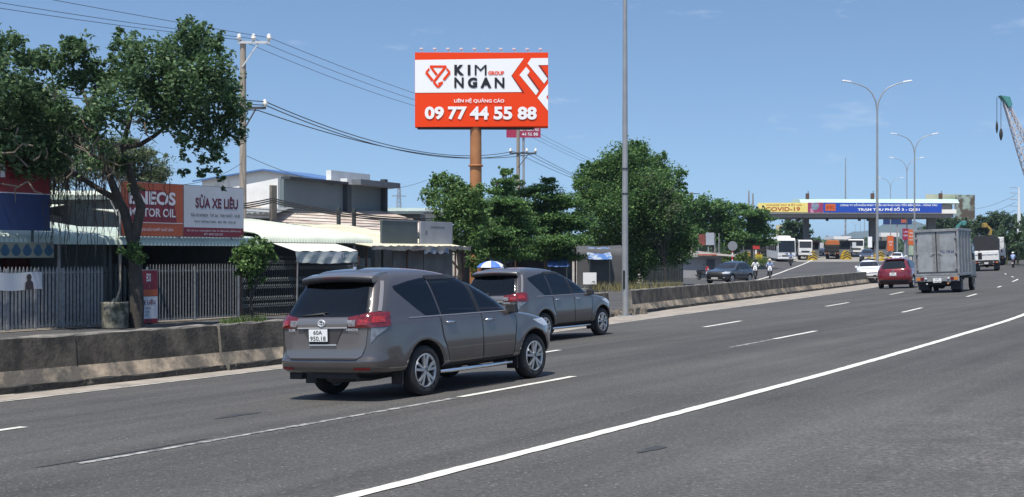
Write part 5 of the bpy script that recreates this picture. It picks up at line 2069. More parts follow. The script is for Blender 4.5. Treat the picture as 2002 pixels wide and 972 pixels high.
# ---- pipe railing and stained parapet on the roofs behind
t0 = tu(455, 7.5)
r = shop("sloping_roof", "rust stained pale sheet roof rising behind the pipe railing", "roof", t0, 7.9)
L_ = 17.5
mb = MB()
corrugated(mb, 0, L_, [(0, 3.25), (2.6, 3.95), (5.2, 4.6)], .3, .03)
mb.build("sheet", mat("rust_stained_sheet", (.58, .52, .46), .7, vs=.6, col2=(.36, .27, .22), detail=9), r)
MB().box((L_ / 2, 2.6, 1.5), (L_ - .1, 4.6, 3.0)).build("wall", WALL_D, r)
MB().box((L_ / 2, 5.3, 4.5), (L_, .34, .09)).build("ridge_cap", GALV, r)
r = shop("pipe_railing", "railing of stacked horizontal pipes on three posts above the cream roof", "railing", t0, 7.5)
for i in range(6):
    MB().tube([(0, 0, 3.42 + .13 * i), (tu(760, 7.5) - t0, 0, 3.30 + .13 * i)], .017, 6).build("pipe", mat("weathered_pipe", (.15, .135, .12), .7, var=.4, vs=3), r)
for u, a in ((532, 5.1), (660, 4.3), (690, 4.25)):
    MB().box((tu(u, 7.5) - t0, -.06, a / 2), (.32 if u == 532 else .12, .16, a)).build("post", mat("old_concrete_post", (.20, .175, .15), .9, var=.4, vs=4) if u == 532 else IRON_D, r, bevel=.01)

# ---- warehouse block
C0, C1 = Vector((-10.9, 64.0)), Vector((-7.05, 73.2))
wh = thing("warehouse", "warehouse with one white side and one slate blue side under a flat roof edge", "warehouse", (C0.x, C0.y, GZ0), math.atan2(C1.y - C0.y, C1.x - C0.x))
L_ = (C1 - C0).length
SLATE = mat("slate_blue_wall", (.15, .19, .205), .8, var=.15, vs=.5)
mb = MB()
mb.prism([(0, 0), (L_, 0), (L_, 5.72), (0, 5.72)], (0, .2))
mb.build("slate_wall", SLATE, wh)
mb = MB()
mb.prism([(0.201, 0), (0.201, 5.75), (8, 4.6), (8, 0)], (-.0, -.2), plane='yz')
mb.build("white_wall", WALL_W, wh)
MB().box((L_ * .585, -.12, 2.9), (.42, .3, 5.8)).build("pilaster", mat("dark_pilaster", (.04, .05, .06), .8), wh)
MB().box((L_ * .585, -.12, 5.88), (.65, .4, .3)).build("pilaster_cap", WALL_W, wh)
MB().box((L_ - .1, -.12, 3.1), (.3, .3, 6.2)).build("pilaster", MATS["dark_pilaster"], wh)
MB().box((L_ * .82, -.35, 5.86), (L_ * .44, 1.0, .28)).build("roof_slab", mat("grey_slab", (.16, .18, .20), .8, var=.2), wh)
MB().box((L_ * .28, -.1, 5.78), (L_ * .56, .5, .12)).build("roof_edge", MATS["dark_pilaster"], wh)
MB().box((L_ * .8, 1.0, 6.25), (L_ * .42, .3, .5)).build("parapet", WALL_W, wh)
mb = MB()
mb.grid([[(x, .2, 5.73), (x, 8, 4.62)] for x in (0, L_ / 2, L_)])
mb.build("roof", GALV_G, wh)

gb = front("factory_hall", "old stained white gabled hall with a blue metal roof behind the warehouse", "building", 395, 96, 0.0, GZ0)
w_ = px(690, 96) - px(395, 96)
zk, zl, zr = pz(334, 96) - GZ0, pz(353, 96) - GZ0, pz(362, 96) - GZ0
xk = px(516, 96) - px(395, 96)
mb = MB()
mb.prism([(0, 0), (w_, 0), (w_, zr), (xk, zk), (0, zl)], (0, .3))
mb.build("gable_wall", mat("mould_streaked_wall", (.78, .78, .74), .9, vs=.55, col2=(.22, .22, .20), detail=10, stretch=(1, 1, .35), lo=.50, hi=.72), gb)
BLUE_R = mat("blue_roof_sheet", (.10, .20, .42), .45, .1, var=.2, vs=.4)
for nm, (xa, za), (xb, zb2) in (("roof", (-.6, zl - .02), (xk, zk + .12)), ("roof", (xk, zk + .12), (w_ + .6, zr - .02))):
    mb = MB()
    mb.add([(xa, -.4, za), (xb, -.4, zb2), (xb, 22, zb2 + 1.0), (xa, 22, za + 1.0), (xa, -.4, za - .12), (xb, -.4, zb2 - .12)], [(0, 1, 2, 3), (4, 5, 1, 0)])
    mb.build(nm, BLUE_R, gb)
for x in (0.15, w_ - .15):
    MB().box((x, 11, zl / 2 - .2), (.3, 21, zl - .5)).build("side_wall", WALL_W, gb)

for u0, u1, v0, v1, Y, m1, m2, lab in (
        (738, 822, 402, 422, 104, GALV, WALL_D, "small building with a pale mint roof right of the warehouse"),
        (816, 872, 404, 425, 118, GALV_G, WALL_W, "little grey roofed house partly behind the round tree"),
        (60, 250, 364, 470, 64, GALV_C, WALL_T, "grey building with a bright white roof edge seen through the tree limbs"),
        (440, 530, 398, 440, 60, GALV_G, WALL_T, "grey green lean-to between the orange sign and the warehouse"),
        (-140, 66, 392, 470, 60, GALV_C, WALL_D, "pale roofed house behind the red and navy sign")):
    b = front("house", lab, "house", u0, Y, 0.0, GZ0)
    w_ = px(u1, Y) - px(u0, Y)
    h_ = pz(v0, Y) - GZ0
    MB().box((w_ / 2, 3, h_ / 2 - .3), (w_, 6, h_ - .6)).build("wall", m2, b)
    mb = MB()
    corrugated(mb, -.3, w_ + .3, [(-.7, h_ - .45), (3, h_ - .1), (6.4, h_ + .0)], .25, .03)
    mb.build("roof", m1, b)
    MB().box((w_ / 2, -.55, h_ - .55), (w_ + .5, .06, .22)).build("fascia", m1, b)
    for k in range(2):
        MB().box((w_ * (.3 + .4 * k), -.02, h_ * .45), (1.0, .06, 1.1)).build("window", GLASS_DARK, b)

# ---- tree pot
t0 = tu(197, -1.3)
pot = shop("concrete_planter", "mossy round concrete planter standing before the tree trunk", "planter", tu(224, -1.2), -1.2)
mb = MB()
mb.lathe([(0, 0), (.38, 0), (.39, .04), (.385, .72), (.395, .76), (.33, .77), (.32, .70), (0, .68)], 36)
mb.build("ring", mat("mossy_concrete", (.27, .25, .19), .95, vs=3.2, col2=(.055, .058, .042), detail=10, bump=.5, bs=14, lo=.42, hi=.58), pot)
mb = MB()
mb.tube([(.05, .1, .68), (.16, .05, .9), (.22, 0, 1.2), (.20, -.02, 1.9), (.16, 0, 2.5)], [.05, .035, .028, .024, .02], 7)
mb.tube([(-.05, .0, .68), (-.02, .05, .78), (.08, .1, .86)], [.06, .045, .02], 7)
mb.build("bare_stem", mat("pale_stem", (.34, .29, .22), .9, var=.3, vs=9), pot)

# ---- middle distance: tarps, umbrella, hut, fence
def draped(name, label, cat, u0, u1, v0, v1, Y, depth, m, seed=1, sag=.2, ground=True):
    """a tarpaulin thrown over poles: front sheet and top"""
    b = front(name, label, cat, u0, Y)
    w_ = px(u1, Y) - px(u0, Y)
    z0 = b.location.z
    h0, h1 = (0 if ground else pz(v1, Y) - z0), pz(v0, Y) - z0
    rr = random.Random(seed)
    n = 14
    off = [rr.uniform(-.12, .12) for _ in range(n + 1)]
    P = []
    if ground:
        for q in np.linspace(0, 1, 7):
            P.append([(w_ * i / n, off[i] * (1.2 - q) + .15 * q, h0 + (h1 - h0) * q - sag * math.sin(PI * i / n) * q * .4 + rr.uniform(-.03, .03)) for i in range(n + 1)])
    for q in np.linspace(.05, 1, 6):
        hz = h1 + .3 * math.sin(q * PI) if ground else h0 + (h1 - h0) * q
        P.append([(w_ * i / n + rr.uniform(-.06, .06), .15 + depth * q, hz - sag * .5 * math.sin(PI * i / n) * math.sin(q * PI) + rr.uniform(-.02, .02)) for i in range(n + 1)])
    mb = MB()
    mb.grid(P)
    mb.build("sheet", m, b)
    for x in (.1, w_ - .1):
        MB().tube([(x, .25, 0), (x, .25, (h1 if ground else h0) - .05)], .04, 6).build("pole", IRON_D, b)
        MB().tube([(x, depth, 0), (x, depth, h1 - .05)], .04, 6).build("pole", IRON_D, b)
    return b


T_BLUE = mat("blue_tarp", (.06, .13, .38), .5, vs=.8, col2=(.13, .21, .44), detail=6)
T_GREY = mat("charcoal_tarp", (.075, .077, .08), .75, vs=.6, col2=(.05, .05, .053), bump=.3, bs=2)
T_PAT = mat("patchwork_tarp", (.05, .13, .34), .55, vs=1.6, col2=(.34, .38, .42), lo=.46, hi=.56, detail=5)
T_BRN = mat("brown_tarp", (.22, .18, .14), .85, vs=1.5, col2=(.36, .31, .25))
draped("tarp_shelter", "blue tarpaulin shelter just above the roof of the second minivan", "shelter", 958, 1003, 493, 515, 68, 2.5, T_BLUE, 3, .25, False)
draped("tarp_shelter", "brown sheet roof leaning under the round tree, left of the blue tarpaulin", "shelter", 925, 968, 481, 505, 72, 3, T_BRN, 4, .2, False)
draped("tarp_shelter", "blue sheet roof behind the windscreen of the second minivan", "shelter", 1072, 1112, 505, 522, 72, 2, T_BLUE, 5, .2, False)
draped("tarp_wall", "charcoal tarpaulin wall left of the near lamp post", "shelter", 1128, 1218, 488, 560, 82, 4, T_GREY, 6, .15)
draped("bundle", "patchwork blue and white bundle of sheeting on the charcoal tarpaulin", "bundle", 1150, 1196, 484, 508, 81.2, 1.2, T_PAT, 7, .3, False)
draped("bundle", "blue and white plastic sheeting on the dark fence right of the near lamp post", "bundle", 1258, 1286, 500, 513, 97, 1.0, T_PAT, 8, .2, False)
draped("tarp_shelter", "pale green sheet roof under the big tree, right of the near lamp post", "shelter", 1268, 1306, 492, 510, 100, 2, GALV, 9, .2, False)
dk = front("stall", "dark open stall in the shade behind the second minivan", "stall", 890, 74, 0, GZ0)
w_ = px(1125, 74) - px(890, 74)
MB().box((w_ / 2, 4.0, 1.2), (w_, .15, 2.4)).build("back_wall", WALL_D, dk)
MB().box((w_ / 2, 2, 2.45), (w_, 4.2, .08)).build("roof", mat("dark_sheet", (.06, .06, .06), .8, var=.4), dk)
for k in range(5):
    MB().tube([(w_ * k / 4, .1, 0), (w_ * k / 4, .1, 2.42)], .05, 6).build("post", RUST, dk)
um = front("parasol", "blue and white beach umbrella open behind the second minivan", "umbrella", 960, 61, 0, GZ0)
zu = pz(510, 61) - GZ0
mb = MB()
seg = 16
for k in range(seg):
    a0, a1 = 2 * PI * k / seg, 2 * PI * (k + 1) / seg
    rows = []
    for rr_, zz in ((0.0, zu), (.28, zu - .04), (.5, zu - .14), (.66, zu - .30)):
        rows.append([(rr_ * math.cos(a0), rr_ * math.sin(a0), zz), (rr_ * math.cos(a1), rr_ * math.sin(a1), zz)])
    mb.grid(rows, (k // 2) % 2)
mb.build("canopy", [mat("umbrella_blue", (.07, .17, .55), .6), mat("umbrella_white", (.65, .68, .72), .6)], um)
MB().tube([(0, 0, 0), (0, 0, zu)], .022, 6).build("pole", CHROME, um)

sg_ = front("notice_board", "small white notice board on legs beyond the windscreen of the second minivan", "sign", 1140, 80)
w_ = px(1166, 80) - px(1140, 80)
z0 = sg_.location.z
MB().box((w_ / 2, 0, (pz(533, 80) + pz(556, 80)) / 2 - z0), (w_, .05, pz(533, 80) - pz(556, 80))).build("panel", mat("board_white", (.8, .8, .8), .5), sg_)
for x in (.1, w_ - .1):
    MB().box((x, .04, .4), (.05, .04, 1.2)).build("leg", IRON_G, sg_)
MB().box((w_ * .78, -.027, pz(551, 80) - z0), (.14, .004, .06)).build("mark", LET_K, sg_)

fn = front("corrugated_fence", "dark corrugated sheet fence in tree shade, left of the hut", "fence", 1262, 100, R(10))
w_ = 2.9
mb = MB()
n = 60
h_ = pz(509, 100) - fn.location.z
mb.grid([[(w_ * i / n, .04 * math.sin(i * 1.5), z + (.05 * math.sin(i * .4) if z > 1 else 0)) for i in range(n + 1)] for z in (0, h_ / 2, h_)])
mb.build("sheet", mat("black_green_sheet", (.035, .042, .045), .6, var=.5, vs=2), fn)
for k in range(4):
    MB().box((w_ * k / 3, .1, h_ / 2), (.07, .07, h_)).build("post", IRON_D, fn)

hut = front("hut", "small grey roadside hut with a dark door and an orange edged awning", "hut", 1336, 117, R(-4))
k = 117 / F
wl, hh = (1410 - 1336) * k, pz(503, 117) - hut.location.z
MB().box((wl / 2, 1.6, hh / 2), (wl, 3.2, hh)).build("wall", mat("grey_render", (.30, .30, .31), .9, var=.15, vs=1), hut)
MB().box(((1389 - 1336) * k, -.02, (pz(507, 117) - hut.location.z) / 2), (16 * k, .06, pz(507, 117) - hut.location.z)).build("door", mat("steel_door", (.07, .085, .10), .6, var=.2), hut)
mb = MB()
mb.prism([(27 * k, hh + .28), (96 * k, hh + .05), (96 * k, hh + .20), (60 * k, hh + .34), (27 * k, hh + .55)], (-1.4, 2.2))
mb.build("awning", mat("awning_cloth", (.62, .52, .47), .8, vs=1.4, col2=(.45, .40, .40)), hut)
mb = MB()
mb.prism([(27 * k, hh + .16), (62 * k, hh + .16), (62 * k, hh + .27), (27 * k, hh + .27)], (-1.42, -1.36))
mb.build("valance", mat("orange_cloth", (.40, .10, .05), .8), hut)
mb = MB()
mb.prism([(-10 * k, hh + .05), (wl + .1, hh - .05), (wl + .1, hh + .08), (-10 * k, hh + .2)], (-.5, 3.4))
mb.build("roof", GALV_G, hut)
MB().box((52 * k, .3, pz(467, 117) - hut.location.z), (16 * k, .1, 24 * k)).build("sign_panel", mat("grey_panel", (.30, .33, .38), .6), hut)
MB().box((36 * k, .4, pz(469, 117) - hut.location.z), (14 * k, .1, 22 * k)).build("sign_panel", mat("brick_red_panel", (.20, .05, .04), .7, var=.3, vs=2), hut)
for x in (30, 62, 70):
    MB().tube([(x * k, .5, hh), (x * k, .5, pz(456, 117) - hut.location.z)], .05, 6).build("sign_post", IRON_G, hut)
MB().tube([(95 * k, -1.2, 0), (95 * k, -1.2, hh + .1)], .05, 6).build("awning_post", IRON_D, hut)

# ------------------------------------------------------------------ trees and plants
nrng = np.random.default_rng(11)
LEAF_F = leafmat("ficus_leaves", (0.038, 0.076, 0.034), (0.072, 0.134, 0.054), (0.179, 0.263, 0.126))
LEAF_M = leafmat("green_leaves", (0.046, 0.095, 0.034), (0.095, 0.179, 0.050), (0.210, 0.316, 0.106))
LEAF_T = leafmat("layered_leaves", (0.041, 0.091, 0.036), (0.081, 0.165, 0.051), (0.190, 0.304, 0.088))
LEAF_G = leafmat("greyish_leaves", (0.060, 0.085, 0.044), (0.110, 0.151, 0.077), (0.241, 0.282, 0.171))
LEAF_Y = leafmat("young_leaves", (0.050, 0.090, 0.022), (0.090, 0.140, 0.030), (0.140, 0.200, 0.050))
LEAF_D = leafmat("far_leaves", (0.038, 0.070, 0.035), (0.067, 0.108, 0.052), (0.105, 0.158, 0.079))
BARK = mat("grey_bark", (.085, .072, .058), .95, vs=5, col2=(.16, .14, .115), detail=8, bump=.7, bs=18)
BARK_D = mat("dark_bark", (.04, .035, .03), .95, vs=5, col2=(.075, .065, .055), detail=8, bump=.6, bs=18)
TWIG = mat("dry_twigs", (.20, .16, .12), .95, var=.4, vs=4)


def leaf_mesh(name, C, size, matl, parent, up=0.5, aspect=0.55, seed=0, fold=0.18):
    """C: (n, 3) leaf positions. One four-cornered folded leaf at each."""
    g = np.random.default_rng(seed)
    n = len(C)
    d = g.normal(size=(n, 3))
    d[:, 2] *= 0.7
    d[:, 2] -= 0.25
    d /= np.linalg.norm(d, axis=1)[:, None]
    nn = g.normal(size=(n, 3))
    nn[:, 2] = np.abs(nn[:, 2]) + up
    sd_ = np.cross(d, nn)
    sd_ /= np.linalg.norm(sd_, axis=1)[:, None] + 1e-9
    nn = np.cross(sd_, d)
    L_ = size * g.uniform(0.65, 1.35, n)[:, None]
    W_ = L_ * aspect * 0.5
    a = C - d * L_ * 0.5
    b = C + sd_ * W_ + nn * L_ * fold * 0.5
    c = C + d * L_ * 0.5
    e = C - sd_ * W_ + nn * L_ * fold * 0.5
    V = np.stack([a, b, c, e], 1).reshape(-1, 3).astype(np.float32)
    me = bpy.data.meshes.new(name)
    me.vertices.add(4 * n)
    me.vertices.foreach_set("co", V.ravel())
    me.loops.add(4 * n)
    me.loops.foreach_set("vertex_index", np.arange(4 * n, dtype=np.int32))
    me.polygons.add(n)
    me.polygons.foreach_set("loop_start", np.arange(0, 4 * n, 4, dtype=np.int32))
    me.polygons.foreach_set("loop_total", np.full(n, 4, dtype=np.int32))
    me.materials.append(matl)
    me.update(calc_edges=True)
    me.validate()
    o = bpy.data.objects.new(name, me)
    COL.objects.link(o)
    o.parent = parent
    return o


def blob_points(blobs, per, seed, cl=26, sig=0.16, shell=0.5, flat_=1.0):
    """blobs: (x, y, z, rx, ry, rz) -> leaf positions gathered in clusters through each ellipsoid"""
    g = np.random.default_rng(seed)
    out_ = []
    for (x, y, z, rx, ry, rz, *k) in blobs:
        q = k[0] if k else 1.0
        n = max(8, int(2.7 * per * q * (rx * ry * rz) ** (2 / 3)))
        m = max(2, n // cl)
        u = g.normal(size=(m, 3))
        u /= np.linalg.norm(u, axis=1)[:, None]
        r = shell + (1 - shell) * g.uniform(0, 1, m) ** 0.6
        r = np.where(g.uniform(0, 1, m) < 0.22, g.uniform(0, 0.8, m), r)
        cc = u * r[:, None]
        cc *= (1 + 0.16 * np.sin(cc[:, 0:1] * 5 + x) * np.sin(cc[:, 2:3] * 4 + z * 3))
        idx = g.integers(0, m, n)
        p = cc[idx] * np.array([rx, ry, rz]) + g.normal(size=(n, 3)) * sig * np.array([1, 1, flat_]) * min(1.5, (rx * ry * rz) ** (1 / 3))
        out_.append(p + np.array([x, y, z]))
    return np.concatenate(out_)


def tree(name, label, u, Y, blobs_px, leafm, per, size, trunk_px=None, tr=(.22, .10), limbs=(), bark=BARK, group=None, seed=1, depth=.9,
         cl=26, sig=.16, shell=.5, flat_=1.0, up=.5, aspect=.55, cat="tree", zbase=None):
    """blobs_px: (u, v, ru, rv[, depth offset in m[, density]]) in photograph pixels at distance Y"""
    X = px(u, Y)
    z0 = float(gz(X, Y)) if zbase is None else zbase
    r = thing(name, label, cat, (X, Y, z0), 0.0, group)
    k = Y / F
    B = []
    g = random.Random(seed)
    if leafm is not LEAF_T or 'big' in name:
        extra = []
        for b in blobs_px:
            for _ in range(2):
                a = g.uniform(-.4, PI + .4)
                s = g.uniform(.22, .42)
                q = g.uniform(.8, 1.0)
                extra.append((b[0] + b[2] * q * math.cos(a), b[1] - b[3] * q * math.sin(a), b[2] * s, b[3] * s * 1.1, (b[4] if len(b) > 4 else None), (b[5] if len(b) > 5 else 1.0) * .8))
        blobs_px = list(blobs_px) + extra
    for b in blobs_px:
        dy = b[4] if len(b) > 4 and b[4] is not None else g.uniform(-.5, .5) * b[2] * k * 1.2 + (g.uniform(-3.4, -.6) if name == 'ficus_tree' and b[0] < 250 else g.uniform(-1.6, .6) if name == 'ficus_tree' else 0)
        B.append((px(b[0], Y + dy) - X, dy, pz(b[1], Y + dy) - z0, b[2] * k, b[2] * k * depth, b[3] * k, (b[5] if len(b) > 5 else 1.0) * (FIC_THIN(b) if name == 'ficus_tree' else 1)))
    leaf_mesh("crown", blob_points(B, per, seed, cl, sig, shell, flat_), size, leafm, r, up, aspect, seed)

    def P(p):
        return ((p[0] - u) * k, p[2] if len(p) > 2 else 0.0, pz(p[1], Y) - z0)
    mb = MB()
    tp = trunk_px or [(u, None), (u, min(b[1] for b in blobs_px) + 20)]
    path = [(0, 0, -.05) if p[1] is None else P(p) for p in tp]
    n = len(path)
    mb.tube(path, [tr[0] + (tr[1] - tr[0]) * i / (n - 1) for i in range(n)], 9)
    if not limbs:
        limbs = []
        top = Vector(path[-1])
        bot = Vector(path[0])
        for i, b in enumerate(B[:14]):
            s = bot.lerp(top, .35 + .5 * (i % 5) / 5)
            e = Vector(b[:3])
            mid = s.lerp(e, .5) + Vector((0, 0, -.12 * (e - s).length))
            mb.tube([s, mid, e], [tr[1] * .75, tr[1] * .5, .02], 6)
    for lb in limbs:
        pts, r0, r1 = lb
        q = [P(p) for p in pts]
        m = len(q)
        mb.tube(q, [r0 + (r1 - r0) * i / (m - 1) for i in range(m)], 7)
    mb.build("trunk", bark, r)
    return r


# the ficus by the road at left
FIC_THIN = lambda b: .78 if b[0] < 245 and b[1] > 135 and not (len(b) > 4 and b[4] is not None) else 1.0
fic = tree("ficus_tree", "tall dark ficus with hanging aerial roots beside the planter at the left", 266, 39.3,
           [(378, 62, 34, 26), (372, 92, 58, 34), (306, 112, 60, 36), (240, 84, 30, 24), (404, 132, 52, 40), (432, 176, 46, 46), (372, 170, 66, 52),
            (300, 168, 66, 46), (240, 150, 46, 36), (158, 96, 34, 26), (140, 84, 24, 16), (100, 116, 40, 20), (66, 122, 36, 26), (18, 96, 34, 34), (-40, 110, 50, 50), (150, 142, 44, 30), (192, 150, 46, 32), (226, 206, 54, 36, None, .8),
            (450, 222, 36, 38), (462, 262, 24, 20, None, .7), (404, 262, 44, 38), (414, 304, 26, 30, None, .7), (352, 226, 56, 42), (366, 276, 18, 38, None, .6), (360, 330, 12, 26, None, .6), (398, 342, 18, 18, None, .6), (436, 352, 12, 26, None, .5), (428, 322, 14, 20, None, .6),
            (6, 160, 44, 44), (44, 188, 46, 36), (110, 196, 46, 34, None, .7), (160, 236, 44, 40, None, .5), (40, 246, 50, 36, None, .7), (-10, 280, 40, 40, None, .6), (90, 262, 40, 30, None, .5), (210, 262, 44, 34, None, .4), (300, 222, 50, 34, None, .6), (60, 300, 60, 26, None, .8), (40, 296, 70, 34, -1.8, 1.0), (-20, 290, 60, 46, -1.8, 1.0), (104, 300, 40, 28, -1.6, .7), (60, 330, 60, 14, -1.6, .7), (20, 322, 50, 20, -1.2, .8), (90, 325, 40, 18, -1.0, .6), (130, 300, 40, 26, None, .6), (-30, 330, 40, 24, -1.2, .8), (180, 310, 34, 22, None, .5), (60, 215, 60, 36, None, .9), (120, 240, 50, 36, None, .7), (0, 215, 50, 40, None, .9), (200, 225, 44, 30, None, .8), (256, 320, 20, 18, None, .5), (262, 372, 14, 40, None, .35)],
           LEAF_F, 980, .14, [(268, None), (268, 600), (266, 540), (262, 495), (258, 462)], (.22, .16),
           [([(258, 470), (244, 415), (224, 370), (206, 322), (190, 270), (172, 205), (152, 150)], .16, .04),
            ([(262, 474), (276, 405), (264, 372), (250, 325), (240, 288), (256, 225), (302, 150), (360, 90)], .16, .03),
            ([(232, 392), (196, 372), (165, 352), (120, 328), (72, 300), (18, 268), (-40, 226)], .10, .04),
            ([(240, 288), (272, 284), (302, 266), (352, 226), (402, 178)], .09, .03),
            ([(190, 270), (120, 222), (60, 192), (0, 165)], .09, .03),
            ([(172, 205), (200, 160), (236, 100)], .06, .02), ([(402, 178), (430, 240), (420, 300)], .04, .015),
            ([(72, 300), (40, 240), (20, 170)], .06, .02), ([(206, 322), (160, 290), (110, 230), (100, 130)], .07, .02)],
           BARK_D, seed=3, sig=.17, cl=22, shell=.45)
leaf_mesh("leaf_sprout", blob_points([((232 - 266) * .015, -.2, pz(312, 39.3) + .6, .28, .28, .2), ((225 - 266) * .015, -.1, pz(330, 39.3) + .6, .14, .14, .1)], 1500, 5), .11, LEAF_Y, fic, seed=8)
leaf_mesh("leaf_sprout", blob_points([((262 - 266) * .015, -.45, pz(494, 39.3) + .6, .42, .4, .28), ((278 - 266) * .015, -.4, pz(508, 39.3) + .6, .22, .25, .25)], 900, 6), .11, LEAF_M, fic, seed=9)
mb = MB()
g = random.Random(4)
for i in range(120):
    x = g.gauss(-1.6, .8) if g.random() < .7 else g.uniform(-3.9, 1.2)
    y = g.uniform(-1.3, 1.0)
    z1 = g.uniform(4.2, 5.8)
    z0_ = z1 - g.uniform(1.0, 3.2) * (1 if x < -.2 else .5)
    n_ = 7
    mb.tube([(x + g.gauss(0, .045) * (q > 0), y + g.gauss(0, .04), z1 + (z0_ - z1) * q / n_) for q in range(n_ + 1)], [g.uniform(.008, .02) * (1 - .07 * q) for q in range(n_ + 1)], 4, caps=False)
mb.build("aerial_roots", BARK_D, fic)
mb = MB()
for i in range(46):
    x, y, z = g.uniform(-3.6, .8), g.uniform(-3.2, -.8), g.uniform(4.0, 6.2)
    a = g.uniform(0, 2 * PI)
    l = g.uniform(.3, .9)
    mb.tube([(x, y, z), (x + l * .6 * math.cos(a), y - .1, z + l * .5 * math.sin(a)), (x + l * math.cos(a + .4), y - .05, z + l * math.sin(a + .4))], [.03, .022, .008], 5)
mb.build("dry_branches", TWIG, fic)["kind"] = "stuff"

tree("casuarina_tree", "grey green feathery tree behind the orange and white sign", 262, 84,
     [(250, 300, 50, 22), (300, 316, 34, 28), (240, 330, 44, 26), (310, 344, 26, 20), (200, 322, 40, 30), (280, 350, 40, 14), (150, 330, 50, 30), (100, 350, 50, 28), (230, 280, 30, 16)], LEAF_G, 420, .26, seed=21, sig=.2, aspect=.3)
tree("broadleaf_tree", "pale green tree far behind the ficus at left", 60, 78, [(60, 200, 70, 40), (0, 230, 60, 40), (110, 240, 60, 40), (60, 270, 90, 40), (-50, 250, 60, 60), (150, 280, 40, 30)], LEAF_G, 330, .26, seed=22, sig=.2)
tree("sapling", "young bushy tree in front of the folding lattice gate", 493, 43.5, [(495, 482, 30, 18), (475, 505, 24, 18), (512, 502, 26, 20), (494, 515, 34, 22), (478, 530, 18, 14), (505, 536, 20, 16), (525, 488, 14, 12), (494, 552, 12, 12)],
     LEAF_M, 1500, .12, [(491, None), (490, 580), (493, 540), (495, 500)], (.05, .03), seed=23, sig=.16, bark=BARK_D)
tree("round_tree", "bushy green tree left of the orange billboard pylon", 893, 64,
     [(862, 352, 22, 16), (880, 368, 34, 24), (848, 380, 24, 22), (905, 388, 34, 26), (872, 402, 40, 26), (910, 425, 36, 26), (880, 440, 40, 26), (925, 400, 24, 30), (900, 465, 34, 22), (880, 480, 24, 16), (935, 440, 26, 26), (918, 478, 24, 16), (930, 372, 18, 14, -1), (938, 400, 20, 20, -1), (936, 462, 20, 22, -1), (932, 496, 20, 18, -1), (928, 520, 18, 14, -1)],
     LEAF_M, 820, .15, [(898, None), (900, 530), (895, 490), (890, 440)], (.12, .08),
     [([(900, 530), (875, 500), (870, 470)], .06, .03), ([(898, 520), (925, 495), (935, 460)], .06, .03)], seed=24, sig=.17, bark=TWIG)


def layered(name, label, u, Y, layers, per, size, seed):
    """umbrella-tier tree: thin flat storeys of leaves"""
    return tree(name, label, u, Y, layers, LEAF_T, per, size, [(u, None), (u, 470), (u, min(b[1] for b in layers) + 4)], (.16, .04), seed=seed, depth=1.0,
                sig=.24, shell=.10, flat_=.34, up=1.3, cl=16)


layered("umbrella_tree", "layered umbrella tree with flat tiers of dark leaves right of the orange pylon", 985, 68,
        [(930, 384, 20, 10), (922, 408, 26, 12), (935, 440, 30, 12), (925, 466, 28, 12), (940, 490, 30, 10), (985, 338, 12, 6), (988, 356, 24, 7), (976, 374, 36, 9), (990, 394, 48, 10), (966, 412, 54, 11), (985, 432, 60, 12), (968, 452, 62, 12), (995, 470, 60, 12), (962, 486, 54, 11), (1000, 500, 50, 9), (940, 398, 24, 9), (934, 430, 26, 10), (1015, 412, 34, 10), (1022, 452, 40, 11)], 1400, .165, 31)
layered("umbrella_tree", "second layered tree, its tiers spreading behind the roof of the second minivan", 1068, 74,
        [(1072, 352, 18, 7), (1060, 368, 36, 9), (1078, 386, 46, 10), (1060, 406, 54, 11), (1084, 426, 60, 12), (1064, 448, 64, 13), (1088, 470, 62, 12), (1060, 488, 58, 10), (1090, 502, 52, 9), (1114, 398, 36, 11), (1122, 440, 40, 12), (1026, 378, 28, 9), (1026, 420, 36, 10), (1124, 470, 34, 12)], 1400, .165, 32)
tree("thin_tree", "thin sparse tree in front of the second utility pole", 1000, 86, [(985, 338, 18, 10, None, .7), (1005, 345, 16, 10, None, .7), (968, 356, 14, 8, None, .6), (1018, 362, 14, 10, None, .6), (996, 372, 26, 12, None, .6)], LEAF_M, 420, .22, seed=33)
tree("big_roadside_tree", "big dense dark tree rising right behind the near lamp post", 1236, 90,
     [(1245, 296, 26, 20), (1220, 310, 40, 26), (1262, 322, 40, 28), (1185, 330, 30, 22), (1150, 345, 28, 22), (1300, 352, 36, 28), (1210, 350, 56, 36), (1262, 372, 60, 40), (1165, 380, 42, 36), (1140, 400, 22, 26),
      (1320, 390, 28, 30), (1215, 410, 60, 40), (1285, 420, 54, 40), (1170, 430, 40, 36), (1330, 430, 22, 32), (1240, 455, 60, 36), (1300, 468, 44, 34), (1180, 470, 34, 26), (1340, 470, 26, 26), (1222, 492, 44, 26), (1268, 500, 44, 24), (1320, 496, 34, 20), (1205, 520, 24, 22), (1240, 530, 28, 22)],
     LEAF_T, 900, .175, [(1236, None), (1238, 520), (1242, 440), (1240, 340)], (.30, .12), seed=34, sig=.18, bark=BARK_D)
tree("pale_vine_tree", "paler tree tangled with dry twigs at the right edge of the big dark tree", 1300, 88.5,
     [(1285, 375, 34, 30, None, .5), (1310, 405, 30, 28, None, .5), (1300, 440, 36, 28, None, .5), (1265, 350, 24, 18, None, .4), (1275, 460, 30, 24, None, .4)], LEAF_G, 420, .19, [(1300, None), (1300, 520), (1298, 470)], (.06, .03), seed=35, sig=.2, bark=BARK_D)
tree("broadleaf_tree", "dark green tree behind the hut, left of the tree with flat tiers", 1395, 134,
     [(1385, 402, 30, 18), (1358, 420, 24, 22), (1410, 415, 34, 20), (1375, 440, 34, 24), (1425, 440, 30, 22), (1400, 460, 34, 20), (1360, 462, 24, 20), (1440, 462, 24, 16), (1350, 400, 16, 14)], LEAF_T, 330, .32, seed=36)
